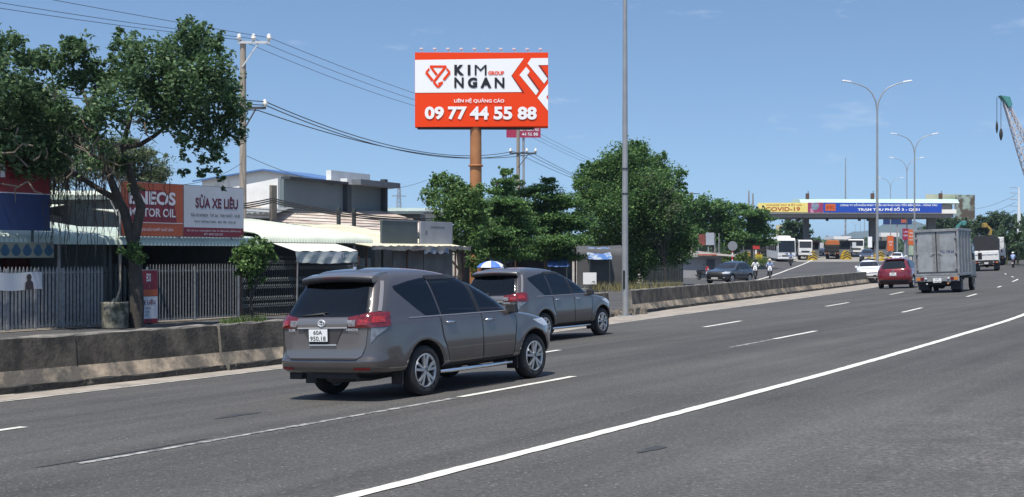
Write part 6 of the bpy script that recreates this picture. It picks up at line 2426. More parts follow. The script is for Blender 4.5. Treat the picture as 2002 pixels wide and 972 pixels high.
layered("umbrella_tree", "layered dark tree reaching across the left end of the toll banner", 1470, 150,
        [(1450, 404, 24, 6), (1470, 416, 36, 7), (1488, 428, 30, 7), (1465, 440, 44, 8), (1485, 452, 38, 8), (1460, 464, 44, 8), (1490, 474, 30, 7), (1430, 428, 22, 8), (1440, 476, 30, 7)], 420, .32, 37)
tree("broadleaf_tree", "rounded tree seen under the toll canopy, right of the yellow signboard", 1556, 240,
     [(1552, 438, 20, 12), (1570, 450, 16, 14), (1540, 455, 18, 14), (1560, 468, 26, 12), (1585, 478, 26, 10), (1520, 478, 26, 10)], LEAF_D, 130, .55, seed=38)
i_ = 40
for (u, Y, bl, lab) in (
        (1838, 268, [(1838, 440, 26, 14), (1815, 456, 24, 14), (1862, 450, 24, 16), (1840, 470, 40, 14)], "tree behind the right pillar of the toll canopy"),
        (1872, 235, [(1880, 440, 18, 14), (1866, 462, 24, 16), (1890, 470, 24, 18), (1880, 490, 30, 16)], "tree below the collage billboard"),
        (1935, 262, [(1925, 436, 26, 14), (1950, 428, 26, 14), (1905, 446, 20, 14), (1935, 452, 40, 18), (1935, 476, 44, 18)], "broad dark tree behind the tipper truck"),
        (1985, 250, [(1985, 438, 28, 16), (2010, 450, 28, 20), (1970, 462, 26, 18), (2000, 482, 34, 22)], "dark tree behind the white steel pole at right"),
        (2030, 215, [(2030, 440, 40, 24), (2010, 470, 34, 24), (2045, 490, 40, 26)], "tree cut by the right edge of the photo"),
        (1912, 190, [(1905, 478, 22, 14), (1930, 488, 26, 14), (1915, 500, 26, 10)], "low tree between the box truck and the tipper"),
        (1980, 178, [(1975, 480, 20, 14), (1995, 490, 22, 16), (1980, 502, 24, 10)], "bushy tree over the rider on the right roadside")):
    tree("broadleaf_tree", lab, u, Y, bl, LEAF_D, 170, .42, seed=i_, group="trees beyond the toll plaza")
    i_ += 1
tree("broadleaf_tree", "dark low trees at the toll booths, left of the white bus", 1478, 215, [(1460, 470, 30, 10), (1490, 480, 30, 12), (1520, 472, 24, 12), (1440, 484, 24, 10)], LEAF_D, 150, .45, seed=58)


def frond_plant(label, u, v, Y, n, ln, m, seed, group=None, name="banana_plant"):
    X = px(u, Y)
    z0 = float(gz(X, Y))
    r = thing(name, label, "plant", (X, Y, z0), 0, group)
    g = random.Random(seed)
    hs = pz(v, Y) - z0
    MB().tube([(0, 0, -.05), (.05, 0, hs * .6), (0, 0, hs)], [.14, .11, .06], 8).build("stem", mat("plant_stem", (.10, .11, .05), .8, var=.4, vs=4), r)
    mb = MB()
    for i in range(n):
        a = 2 * PI * i / n + g.uniform(-.3, .3)
        e = g.uniform(.3, 1.2)
        L_ = ln * g.uniform(.7, 1.2)
        pts = []
        for q in np.linspace(0, 1, 6):
            rr = L_ * q * math.cos(e)
            zz = hs * .95 + L_ * q * math.sin(e) - .55 * L_ * q * q
            wv = .20 * ln * math.sin(PI * min(1, q + .08)) * .6 + .01
            ca, sa_ = math.cos(a), math.sin(a)
            pts.append([(rr * ca - sa_ * wv, rr * sa_ + ca * wv, zz + .05 * q), (rr * ca, rr * sa_, zz), (rr * ca + sa_ * wv, rr * sa_ - ca * wv, zz + .05 * q)])
        mb.grid(pts)
    mb.build("leaves", m, r)
    return r


FROND = mat("banana_leaf", (.07, .13, .03), .5, var=.5, vs=1.2)
for i, (u, v, Y, lab) in enumerate(((1968, 474, 160, "tall banana plant left of the white steel pole"), (1990, 468, 156, "banana plant at the right edge above the rider"), (1950, 488, 168, "low banana plant just right of the container truck"), (2008, 480, 150, "banana plant cut by the right edge of the photo"))):
    frond_plant(lab, u, v, Y, 11, 2.4, FROND, 70 + i, "banana plants on the right roadside")

# ground cover: grass and weeds
def grass(name, label, pts, h, m, seed, kind="stuff"):
    g = np.random.default_rng(seed)
    V, Fc = [], []
    for (x, y, z) in pts:
        a = g.uniform(0, 2 * PI)
        w_ = .012 + .02 * h
        hh = h * g.uniform(.5, 1.2)
        lx, ly = g.normal(0, .35 * h), g.normal(0, .35 * h)
        k = len(V)
        V += [(x - w_ * math.cos(a), y - w_ * math.sin(a), z - .02), (x + w_ * math.cos(a), y + w_ * math.sin(a), z - .02), (x + lx, y + ly, z + hh)]
        Fc.append([k, k + 1, k + 2])
    mb = MB()
    mb.add(V, Fc)
    o = mb.build(name, m, fix=False)
    tag(o, label, "grass", kind=kind)
    return o


gr = np.random.default_rng(5)
pts = []
for i in range(1500):
    u, v = gr.uniform(1395, 1500), gr.uniform(512, 526)
    x, y = hit(u, v)
    pts.append((x, y, float(gz(x, y)) + .2))
grass("roadside_grass", "bright green grass and weeds around the striped sign post", pts, .9, LEAF_Y, 1)
pts = []
for i in range(900):
    u, v = gr.uniform(1160, 1335), gr.normal(566, 3)
    x, y = hit(u, v)
    pts.append((x, y, float(gz(x, y)) + .02))
grass("dry_weeds", "dry weeds along the foot of the charcoal tarpaulin", pts, .5, mat("dry_grass", (.20, .18, .07), .9, var=.5, vs=.7), 2)
pts = []
for i in range(160):
    x, y, z = xyz(gr.uniform(18.2, 19.4), dBar(19) - .31 + gr.normal(0, .05), .86)
    pts.append((x, y, z))
grass("weed_tuft", "small weed tuft growing on the barrier top by the lattice gate", pts, .13, LEAF_Y, 3)
# shrubs by the sign post
for i, (u, v, Y, lab) in enumerate(((1418, 506, 128, "light green shrub left of the striped sign post"), (1450, 508, 132, "light green shrub right of the striped sign post"))):
    tree("shrub", lab, u, Y, [(u, v, 20, 12), (u - 14, v + 6, 14, 8), (u + 14, v + 6, 14, 8)], LEAF_Y, 260, .3, [(u, None), (u, v)], (.05, .03), seed=80 + i, cat="shrub")
# far-off woods along the horizon
C = []
for u in np.arange(1500, 2080, 7.0):
    Y = 640 + 160 * math.sin(u * .05)
    top = 474 + 6 * math.sin(u * .09) + 4 * math.sin(u * .23)
    for k in range(60):
        v = top + (500 - top) * gr.uniform(0, 1) ** .8
        C.append((px(u + gr.uniform(-7, 7), Y), Y + gr.uniform(-20, 20), pz(v, Y)))
for u in np.arange(-200, 1500, 14.0):
    Y = 330
    top = 478 + 5 * math.sin(u * .05)
    for k in range(34):
        C.append((px(u + gr.uniform(-14, 14), Y), Y + gr.uniform(-15, 15), pz(top + (502 - top) * gr.uniform(0, 1), Y)))
o = leaf_mesh("far_woods", np.array(C), 3.6, LEAF_D, None, seed=90, aspect=.8)
tag(o, "far-off dark woods along the horizon beyond the toll plaza", "woods", kind="stuff")

# ------------------------------------------------------------------ poles, lamps, wires
CONC_P = mat("pole_concrete", (.36, .31, .26), .9, vs=2.5, col2=(.24, .20, .17), detail=6, stretch=(1, 1, .4))
STEEL_P = mat("galvanised_pole", (.36, .365, .37), .45, .35, vs=1.2, col2=(.28, .285, .29))
LAMP_B = mat("lamp_housing", (.62, .63, .65), .4, .1)
INSUL = mat("white_insulator", (.70, .68, .64), .3, coat=.5)


def street_lamp(label, x, y, H, group, detail=False, fold=R(0), m=STEEL_P):
    r = thing("street_lamp", label, "street lamp", (x, y, float(gz(x, y))), fold, group)
    sp, rise = 2.35, 2.1
    hp = H - rise - .1
    mb = MB()
    mb.tube([(0, 0, 0), (0, 0, hp * .5), (0, 0, hp)], [.115, .09, .06], 14)
    mb.build("pole", m, r)
    MB().box((0, 0, .012), (.5, .5, .03)).build("base_plate", m, r, bevel=.006)
    if detail:
        MB().box((-.045, -.098, 1.25), (.075, .05, .62)).build("hatch", BLACK, r)
        for z in (4.15, 5.0):
            MB().lathe([(.10, z), (.118, z + .01), (.118, z + .05), (.10, z + .06)], 14).build("collar", IRON_D, r)
    for sg in (-1, 1):
        pts = [(0, 0, hp - .1), (sg * .10, 0, hp + .55), (sg * .36, 0, hp + 1.15), (sg * .80, 0, hp + 1.58), (sg * 1.4, 0, hp + 1.84), (sg * 1.95, 0, hp + 1.98)]
        a = MB()
        a.tube(pts, [.055, .05, .045, .04, .036, .034], 8)
        arm = a.build("arm", m, r)
        b = MB()
        q = Matrix.Rotation(-sg * .16, 3, 'Y')
        b.box((sg * 2.2, 0, hp + 2.05), (.74, .24, .11), 0, q, .75)
        b.build("lamp_head", LAMP_B, arm, bevel=.03)
    return r


lp = [(1222, 45.6, "tall grey lamp post at the barrier end, cut by the top edge of the photo", True),
      (1715, 97.5, "double armed street lamp towering in front of the toll banner", False),
      (1788, 143, "double armed street lamp between the banner lamp and the grey box truck", False),
      (1773, 198, "double armed street lamp in front of the right end of the blue banner", False),
      (1741, 262, "small double armed street lamp seen beyond the toll canopy", False)]
for u, Y, lab, dt in lp:
    street_lamp(lab, px(u, Y), Y, 14.8, "double armed lamps on the median", dt, R(0))
for i, (u, Y) in enumerate(((1690, 330), (1700, 390), (1682, 460), (1672, 560))):
    street_lamp(f"faint far street lamp under the toll canopy, {ORD[i]} in the receding row", px(u, Y), Y, 13.0, "far street lamps under the canopy")


def pole(label, u, Y, vtop, r0, r1, arms=(), m=CONC_P, group="utility poles", v0=None):
    x = px(u, Y)
    z0 = float(gz(x, Y))
    r = thing("utility_pole", label, "utility pole", (x, Y, z0), 0, group)
    H = pz(vtop, Y) - z0
    MB().tube([(0, 0, 0), (0, 0, H)], [r0, r1], 12).build("pole", m, r)
    k = Y / F
    for (v, ua, ub, ins, am) in arms:
        z = pz(v, Y) - z0
        a = MB()
        a.box((((ua + ub) / 2 - u) * k, -.14, z), ((ub - ua) * k, .10, .10))
        arm = a.build("cross_arm", am, r)
        if abs(ub - u) > 20:
            MB().bar(((ub - u) * k * .6, -.14, z), (0, -.12, z - 1.0), .05).build("brace", am, r)
        for ui in ins:
            MB().lathe([(0, 0), (.05, .0), (.05, .06), (.11, .08), (.11, .16), (.07, .18), (.09, .24), (.04, .30), (0, .30)], 10, 'z', ((ui - u) * k, -.14, z + .05)).build("insulator", INSUL, arm)
    return r


ARM_W = mat("white_cross_arm", (.55, .56, .58), .5, .2)
ARM_K = mat("dark_cross_arm", (.05, .05, .055), .7)
pole("brown concrete utility pole rising behind the orange and white sign", 475, 55, 80, .16, .12,
     ((84, 466, 529, (469, 497, 527), ARM_W), (212, 474, 521, (519,), ARM_K)))
pole("utility pole behind the layered trees, right of the orange pylon", 1013, 95, 250, .17, .12, ((300, 996, 1049, (998, 1030, 1047), ARM_K),))
pole("distant utility pole above the tree left of the toll canopy", 1352, 170, 376, .2, .14, ((379, 1343, 1368, (), ARM_K),))
pole("short utility pole rising behind the hut roof", 1385, 150, 452, .1, .08, m=STEEL_P)


WIRE = mat("black_cable", (.03, .03, .033), .6)


def wire(label, a, b, sag, r=.011, group="overhead cables", ends=1.0):
    a, b = Vector(a), Vector(b)
    pts = []
    for i in range(25):
        q = i / 24
        p = a.lerp(b, q)
        p.z -= 4 * sag * q * (1 - q)
        pts.append(p - a)
    o = MB().tube(pts, r, 5, caps=False).build("cable", WIRE, loc=a)
    return tag(o, label, "cable", group)


# previous pole of the line stands outside the photo, to the left
pole("utility pole outside the left edge of the photo", -1520, 20.7, -1000, .16, .12)
PL = lambda z, dx=0, dy=0: (-31.5 + dx + (0), 20.7 + dy, z)
for i, (u, v, zl, sg, lab) in enumerate(((469, 78, 10.25, .62, "lowest"), (497, 76, 10.25, .55, "middle"), (527, 74, 10.45, .30, "uppermost"))):
    a = at(u, v, 54.9)
    wire(f"{lab} of the three thin cables running from the pole top to the upper left corner", PL(zl, (u - 475) * .021), a, sg)
    wire(f"{lab} thin cable running from the pole top down behind the big billboard", a, at(1004 + 9 * i, 250 - i * 3, 95), .55 - .12 * i)
    wire(f"{lab} thin cable dropping from behind the billboard into the big dark tree", at(1004 + 9 * i, 250 - i * 3, 95), at(1344 + 8 * i, 378, 170), .8)
for i, (va, vb, sg, lab) in enumerate(((199, 296, 1.05, "upper"), (206, 297, 1.15, "middle"), (216, 301, .95, "lower"))):
    a = at(519 - 14 * (i == 2), va, 54.9)
    b = at(1004 + 20 * i, vb, 95)
    wire(f"{lab} heavy cable sagging from the lower cross arm to the second pole", a, b, sg, .022)
    wire(f"{lab} heavy cable from the second pole sinking into the tree crowns", b, at(1346 + 6 * i, 384 + 3 * i, 170), 1.4, .018)
    wire(f"{lab} heavy cable passing behind the ficus to the left", PL(7.4 - .25 * i), a, .4, .02)
wire("thin telephone wire above the blue roofed hall", at(480, 304, 55), at(835, 352, 92), 1.0, .012)
wire("thin wire from the pole into the ficus crown", at(474, 318, 55), at(330, 362, 46), .25, .010)
for i in range(3):
    wire(f"black bundled cable above the pipe railing, {ORD[i]} from the top", at(300, 392 + 5 * i, 49), at(532, 388 + 4 * i, 55), .25, .03)
    wire(f"black bundled cable from the concrete post to the boards, {ORD[i]} from the top", at(532, 388 + 4 * i, 55), at(960, 418 + 3 * i, 74), .5, .03)

# ------------------------------------------------------------------ the big billboard
RED_B = mat("billboard_orange_red", (.80, .058, .012), .7, spec=.12)
WHT_B = mat("billboard_white", (.84, .84, .84), .7, spec=.12)
BLK_B = mat("billboard_black", (.006, .006, .008), .5)
SHD_B = mat("billboard_dark_red", (.20, .012, .008), .5)
RUSTY = mat("rust_orange_steel", (.44, .20, .075), .6, .1, vs=.8, col2=(.33, .13, .05), detail=6)
YB = 71.0
kb = YB / F
xb = px(930, YB)
zb0 = float(gz(xb, YB))
bb = thing("billboard", "large orange red and white billboard with black company name on a rusty pylon", "billboard", (xb, YB, zb0), R(1.0))
ux = lambda u: (u - 930) * kb
vz = lambda v: pz(v, YB) - zb0
py = MB()
py.tube([(0, .5, 0), (0, .5, vz(323)), (0, .5, vz(240))], [.33, .315, .30], 28)
pyl = py.build("pylon", RUSTY, bb)
MB().lathe([(.31, -.04), (.40, -.04), (.40, .04), (.31, .04)], 28, 'z', (0, .5, vz(323))).build("flange", RUSTY, pyl)
mb = MB()
mb.box(((ux(811) + ux(1072)) / 2, .5, (vz(102) + vz(248)) / 2), (261 * kb, .68, 146 * kb))
mb.build("panel_frame", RED_B, bb)
MB().box((0, .5, vz(249)), (6.2, .5, .12)).build("walkway", STEEL_D, bb)
mb = MB()
flat(mb, [(ux(811), vz(248)), (ux(1072), vz(246)), (ux(1072), vz(101.5)), (ux(811), vz(103))], .14)
face = mb.build("face", RED_B, bb)
sx = lambda x: ux(800 + x / 4.859)
sz = lambda y: vz(80 + y / 4.859)
Z = lambda *p: [(sx(a), sz(b)) for a, b in p]
mb = MB()
flat(mb, Z((55, 492), (1092, 482), (975, 322), (1089, 162), (55, 180)), .125)
flat(mb, Z((1048, 320), (1205, 512), (1240, 460), (1130, 310), (1147, 285), (1112, 243)), .125)
flat(mb, Z((1125, 210), (1283, 402), (1318, 354), (1226, 226), (1321, 224), (1321, 158), (1160, 160)), .125)
flat(mb, Z((1220, 537), (1321, 662), (1321, 560), (1304, 530), (1321, 505), (1321, 402)), .125)
mb.build("white_field", WHT_B, face)
mb = MB()
flat(mb, Z((975, 322), (1092, 482), (1075, 484), (970, 326)), .11)
flat(mb, Z((1130, 310), (1240, 460), (1232, 472), (1122, 322)), .11)
flat(mb, Z((1226, 226), (1318, 354), (1321, 340), (1246, 228)), .11)
mb.build("shade_stripe", SHD_B, face)
mb = MB()


def stroke(p, w_=20):
    for (a, b), (c, d) in zip(p[:-1], p[1:]):
        l = math.hypot(c - a, d - b)
        nx, ny = -(d - b) / l * w_ / 2, (c - a) / l * w_ / 2
        q = Z((a + nx, b + ny), (c + nx, d + ny), (c - nx, d - ny), (a - nx, b - ny))
        flat(mb, q, stroke.y)
        stroke.y -= .0015


stroke.y = .110
stroke([(195, 242), (352, 242)], 22)
stroke([(349, 240), (232, 390)], 24)
stroke([(204, 244), (262, 322)], 22)
stroke([(232, 390), (274, 440), (316, 390)], 22)
stroke([(318, 388), (274, 405)], 14)
stroke([(160, 298), (222, 376)], 24)
stroke([(160, 300), (190, 262)], 18)
stroke([(384, 298), (326, 370)], 24)
stroke([(386, 300), (356, 262)], 18)
mb.build("logo", RED_B, face)
mb = MB()
for tx, a, b, c, d in (("KIM", 428, 735, 325, 225), ("NGAN", 428, 905, 445, 345)):
    n = len(tx)
    xs_ = {"KIM": ((428, 522), (555, 582), (622, 735)), "NGAN": ((428, 518), (556, 646), (676, 782), (812, 905))}[tx]
    for ch, (p, q) in zip(tx, xs_):
        letter(mb, ch, sx(p), sx(q), sz(c), sz(d), .10, 0, .0 if ch == 'M' else .03 if ch == 'N' else .055)
mb.build("lettering", BLK_B, face)
mb = MB()
letter(mb, "GROUP", sx(750), sx(902), sz(320), sz(284), .10, 0, .04)
mb.build("lettering", RED_B, face)
mb = MB()
letter(mb, "LIÊN HỆ QUẢNG CÁO", sx(427), sx(903), sz(592), sz(542), .10, 0, .02)
for tx, a, b in (("09", 147, 330), ("77", 368, 548), ("44", 576, 755), ("55", 802, 980), ("88", 1030, 1213)):
    letter(mb, tx, sx(a), sx(b), sz(746), sz(622), .10, 0, .04)
mb.build("lettering", WHT_B, face)
for i in range(10):
    u = 824 + 26 * i
    m = MB()
    m.tube([(ux(u + 4), .35, vz(104)), (ux(u), .45, vz(94))], .03, 5)
    arm = m.build("lamp_arm", STEEL_P, bb)
    MB().box((ux(u - 1), .45, vz(93)), (.17, .16, .08)).build("lamp_head", LAMP_B, arm)


def panel_sign(name, label, cat, u0, u1, v0, v1, Y, m, lines=(), lm=LET_W, posts=2, yaw=0.0, thick=.18, group=None, pm=STEEL_P):
    b = front(name, label, cat, u0, Y, yaw, group=group)
    k = Y / F
    w_ = (u1 - u0) * k
    z0 = b.location.z
    a, c = pz(v1, Y) - z0, pz(v0, Y) - z0
    p = MB().box((w_ / 2, thick / 2, (a + c) / 2), (w_, thick, c - a)).build("panel", m, b)
    if lines:
        mb = MB()
        for tx, x0, x1, y0, y1 in lines:
            letter(mb, tx, w_ * x0, w_ * x1, a + (c - a) * y0, a + (c - a) * y1, -.02, 0, .02)
        mb.build("lettering", lm, p)
    for i in range(posts):
        x = w_ * (.5 if posts == 1 else .12 + .76 * i / (posts - 1))
        MB().tube([(x, thick + .15, 0), (x, thick + .15, (a + c) / 2)], .16 if posts == 1 else .07, 10).build("post", pm, b)
    return b


MAG = mat("sign_magenta_red", (.34, .02, .07), .5, var=.2, vs=.8)
ORG_S = mat("sign_orange", (.62, .13, .03), .5, var=.1, vs=.6)
panel_sign("billboard", "small magenta billboard hanging below the big billboard's right corner, behind the second pole", "billboard", 990, 1057, 246, 269, 175, MAG,
           (("KIM NGAN AD", .40, .95, .55, .82), ("44 55 88", .45, .92, .15, .42)), posts=1)
panel_sign("banner_sign", "upright orange banner sign beyond the red SUV", "sign", 1735, 1747, 461, 491, 170, ORG_S, (("DỪNG", .15, .85, .55, .68), ("XE", .3, .7, .35, .47)), posts=1)
panel_sign("banner_sign", "upright orange and white sign just left of the grey box truck", "sign", 1776, 1787, 449, 479, 158, ORG_S, (("THU", .15, .85, .72, .84), ("PHÍ", .15, .85, .5, .62), ("VETC", .1, .9, .28, .38)), posts=2)
panel_sign("panel", "pale green panel under the orange sign beside the box truck", "panel", 1777, 1787, 480, 499, 156, mat("pale_green_panel", (.40, .48, .36), .6, var=.3, vs=2), posts=2)
panel_sign("banner_sign", "magenta sign with white lettering left of the orange and white one", "sign", 1765, 1777, 447, 469, 176, MAG, (("LÀN", .15, .85, .65, .8), ("VETC", .1, .9, .3, .45)), posts=1)
panel_sign("white_sign", "narrow white upright sign left of the second lamp post", "sign", 1697, 1705, 463, 484, 190, mat("sign_plain_white", (.8, .8, .8), .5), posts=1)
panel_sign("billboard", "navy and red billboard seen below the toll canopy", "billboard", 1727, 1783, 425, 439, 300, SIGN_B, (("86", .62, .82, .2, .85),), ORG_S, posts=1)
panel_sign("billboard", "collage billboard with pale green strip behind the right end of the toll canopy", "billboard", 1868, 1906, 381, 431, 262, mat("collage_print", (.30, .38, .33), .5, vs=.35, col2=(.09, .07, .05), detail=2, lo=.45, hi=.55), posts=2)
panel_sign("billboard", "long cream billboard above the right roof of the toll canopy", "billboard", 1810, 1876, 380, 400, 264, mat("cream_print", (.62, .60, .44), .5, vs=.25, col2=(.35, .42, .30), detail=2), posts=2)
panel_sign("signboard", "yellow and cream signboard among the trees left of the toll canopy pillar", "sign", 1517, 1530, 440, 464, 246, mat("yellow_panel", (.62, .50, .18), .5, vs=.5, col2=(.55, .52, .42)), posts=1)

# round sign on a striped post
sp = front("road_sign", "round road sign seen from behind on a red and white striped post", "road sign", 1432, 121)
zc = pz(481, 121) - sp.location.z
m = MB()
for i in range(9):
    m.lathe([(.075, zc * i / 9), (.075, zc * (i + 1) / 9)], 12, 'z', mi=i % 2)
m.build("striped_post", [mat("post_white", (.75, .73, .7), .5), mat("post_red", (.5, .04, .03), .5)], sp)
MB().lathe([(0, -.1), (.43, -.1), (.43, -.07), (0, -.07)], 28, 'y', (0, 0, zc), 0, False).build("disc", mat("sign_back_grey", (.24, .25, .26), .5, .2), sp)
sp = front("striped_post", "red and white striped marker post with a yellow beacon left of the dark covered truck", "post", 1478, 176)
m = MB()
for i in range(6):
    m.lathe([(.12, .55 * i), (.12, .55 * (i + 1))], 10, 'z', mi=i % 2)
m.build("post", [MATS["post_white"], MATS["post_red"]], sp)
MB().box((0, -.1, 2.0), (.9, .1, .5)).build("plate", MATS["post_red"], sp)
MB().box((.3, -.3, .6), (.9, .5, .9)).build("beacon", mat("yellow_plastic", (.62, .45, .03), .5, var=.3), sp)

# ------------------------------------------------------------------ toll plaza
YT = 196.0
kt = YT / F
xt = px(1478, YT)
zt0 = float(gz(px(1650, YT), YT))
toll = thing("toll_canopy", "wide toll gate canopy spanning the road on grey pillars", "toll gate", (xt, YT, zt0), R(-1.0))
tx = lambda u: (u - 1478) * kt
tz = lambda v: pz(v, YT) - zt0
MB().box(((tx(1470) + tx(1868)) / 2, 6, (tz(410) + tz(418)) / 2), (398 * kt, 12, 8 * kt)).build("fascia", mat("canopy_cream", (.84, .82, .74), .6, var=.12, vs=.5), toll, bevel=.03)
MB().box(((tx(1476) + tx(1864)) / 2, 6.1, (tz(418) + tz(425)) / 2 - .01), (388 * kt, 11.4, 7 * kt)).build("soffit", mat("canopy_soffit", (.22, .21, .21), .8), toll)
mb = MB()
w0, w1 = tx(1568), tx(1878)
mb.prism([(1.0, tz(397)), (12.5, tz(398)), (6.5, tz(386)), (2.0, tz(389))], (w0, w1), 0, 'yz')
mb.build("roof", mat("mint_roof_sheet", (.46, .60, .54), .5, var=.12, vs=.4), toll)
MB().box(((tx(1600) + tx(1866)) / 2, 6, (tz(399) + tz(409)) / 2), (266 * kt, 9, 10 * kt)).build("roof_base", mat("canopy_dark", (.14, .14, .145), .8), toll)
PIL = mat("grey_pillar", (.16, .165, .17), .7, .1, var=.2, vs=.8)
for u, w_ in ((1589, 10), (1722, 14), (1838, 16)):
    MB().box((tx(u), 5, tz(422) / 2), (w_ * kt, 1.0, tz(422) - .02)).build("pillar", PIL, toll, bevel=.05)
for u in (1564, 1620, 1683, 1700):
    MB().box((tx(u), 1.2, tz(429)), (.35, .4, .42)).build("lane_light", BLACK, toll)
for u in (1589, 1718, 1853):
    m = MB()
    m.box((tx(u), 4, tz(385)), (.45, .5, tz(378) - tz(396)))
    m.tube([(tx(u + 1.5), 4, tz(378)), (tx(u + 1.5), 4, tz(371))], .05, 5)
    m.build("roof_mast", RUST, toll)

YEL = mat("banner_yellow", (.86, .72, .22), .5, var=.1, vs=.4)
PUR = mat("banner_magenta", (.30, .04, .12), .5, vs=.9, col2=(.58, .30, .42), detail=2, lo=.52, hi=.58)
BLU = mat("banner_blue", (.015, .07, .42), .5, var=.12, vs=.3)
bn = thing("banner", "yellow and magenta health campaign banner on the left half of the toll canopy", "banner", (xt, YT - .3, zt0), R(-1.0))
mb = MB()
flat(mb, [(tx(1477), tz(414)), (tx(1578), tz(415.5)), (tx(1578), tz(396.5)), (tx(1482), tz(397))], 0)
mb.add([(tx(1477), .12, tz(414)), (tx(1578), .12, tz(415.5)), (tx(1578), .12, tz(396.5)), (tx(1482), .12, tz(397))], [(3, 2, 1, 0)])
y_ = mb.build("yellow_sheet", YEL, bn, fix=False)
mb = MB()
flat(mb, [(tx(1578), tz(415.5)), (tx(1608), tz(415.8)), (tx(1608), tz(396.3)), (tx(1578), tz(396.5))], 0)
m_ = mb.build("magenta_sheet", PUR, bn)
mb = MB()
flat(mb, [(tx(1592) + .55 * math.cos(a), tz(404) + .55 * math.sin(a)) for a in np.linspace(0, 2 * PI, 15)[:-1]], -.02)
mb.build("virus_print", mat("virus_grey", (.28, .34, .45), .6, var=.5, vs=3), m_)
mb = MB()
letter(mb, "CHUNG TAY ĐẨY LÙI", tx(1497), tx(1566), tz(402.5), tz(398.5), -.02, 0, .02)
letter(mb, "COVID-19", tx(1496), tx(1563), tz(413), tz(405), -.02, 0, .02)
mb.build("lettering", mat("banner_red_text", (.45, .07, .02), .5), y_)
mb = MB()
flat(mb, [(tx(1476.5), tz(409)), (tx(1482), tz(409)), (tx(1482), tz(404)), (tx(1477), tz(404))], -.02)
flat(mb, [(tx(1489), tz(406)), (tx(1493), tz(406)), (tx(1493), tz(402)), (tx(1489), tz(402))], -.02)
mb.build("print", LET_K, y_)
bn = thing("banner", "blue toll station name banner with white lettering on the right half of the canopy", "banner", (xt, YT - .3, zt0), R(-1.0))
mb = MB()
flat(mb, [(tx(1608.3), tz(415.8)), (tx(1838), tz(416.5)), (tx(1838), tz(398)), (tx(1608.3), tz(396.3))], 0)
b_ = mb.build("blue_sheet", BLU, bn)
mb = MB()
flat(mb, [(tx(1612), tz(412.5)), (tx(1632), tz(412.5)), (tx(1632), tz(399)), (tx(1612), tz(399))], -.02)
o_ = mb.build("orange_badge", ORG_S, b_)
mb = MB()
letter(mb, "BVEC", tx(1614), tx(1630), tz(409), tz(402.5), -.03, 0, .03)
mb.build("lettering", mat("badge_brown", (.35, .04, .01), .5), o_)
mb = MB()
letter(mb, "CÔNG TY CỔ PHẦN PHÁT TRIỂN ĐƯỜNG CAO TỐC BIÊN HÒA - VŨNG TÀU", tx(1641), tx(1829), tz(403.5), tz(398.2), -.03, 0, .03)
letter(mb, "TRẠM THU PHÍ SỐ 3 - QL51", tx(1675), tx(1795), tz(414), tz(405), -.03, 0, .04)
mb.build("lettering", mat("banner_white_text", (.82, .82, .84), .5), b_)

CHK = mat("hazard_black", (.03, .03, .03), .6)
CHY = mat("hazard_yellow", (.55, .36, .02), .5, var=.2, vs=3)
blocks = ((1463, 178, "left of the dark covered truck"), (1589, 184, "at the foot of the left canopy pillar"), (1656, 186, "between the orange truck lane and the white fronted truck"), (1722, 182, "at the foot of the middle canopy pillar"))
for u, Y, lab in blocks:
    c = thing("chevron_block", "yellow and black chevron crash block " + lab, "crash block", (px(u, Y), Y, float(gz(px(u, Y), Y))), 0, "chevron blocks at the toll islands")
    c.scale = (.72, .8, .85)
    mb = MB()
    mb.prism([(-.95, 0), (.95, 0), (.78, .75), (.28, 1.5), (-.28, 1.5), (-.78, .75)], (0, 1.6))
    core = mb.build("core", CHY, c, bevel=.03)
    for z in (.12, .52, .92):
        mb = MB()
        for sg in (-1, 1):
            s0 = .86 - z * .18
            flat(mb, [(0, z + .34), (0, z + .54), (sg * s0, z - .0 + .16), (sg * s0, z - .04)][::sg], -.012)
        mb.build("chevron", CHK, core)
    MB().box((0, 8.2, .14), (1.7, 13, .28)).build("island_kerb", mat("kerb_paint", (.35, .34, .31), .8, var=.3), c)
booths = ((1591, 193, 2.0, "dark toll booth behind the left canopy pillar"), (1650, 195, 2.6, "dark toll booth right of the orange topped truck"), (1722, 194, 2.2, "dark toll booth behind the second lamp post"), (1464, 192, 2.0, "dark toll booth at the far left lane beside the trees"))
for u, Y, w_, lab in booths:
    b = thing("toll_booth", lab, "toll booth", (px(u, Y), Y, float(gz(px(u, Y), Y)) + .2), 0, "toll booths")
    MB().box((0, 1.4, .5), (w_ * .8, 2.6, 1.0)).build("wall", PIL, b)
    MB().box((0, 1.4, 1.55), (w_ * .74, 2.5, 1.1)).build("glazing", GLASS_DARK, b)
    MB().box((0, 1.4, 2.2), (w_, 3.2, .18)).build("roof", BLACK, b, bevel=.03)
    for sg in (-1, 1):
        MB().box((sg * w_ * .38, .12, 1.5), (.1, .1, 1.25)).build("corner_post", PIL, b)
    MB().box((w_ * .55, -.2, 1.6), (.55, .08, .8)).build("notice", SIGN_W, b)

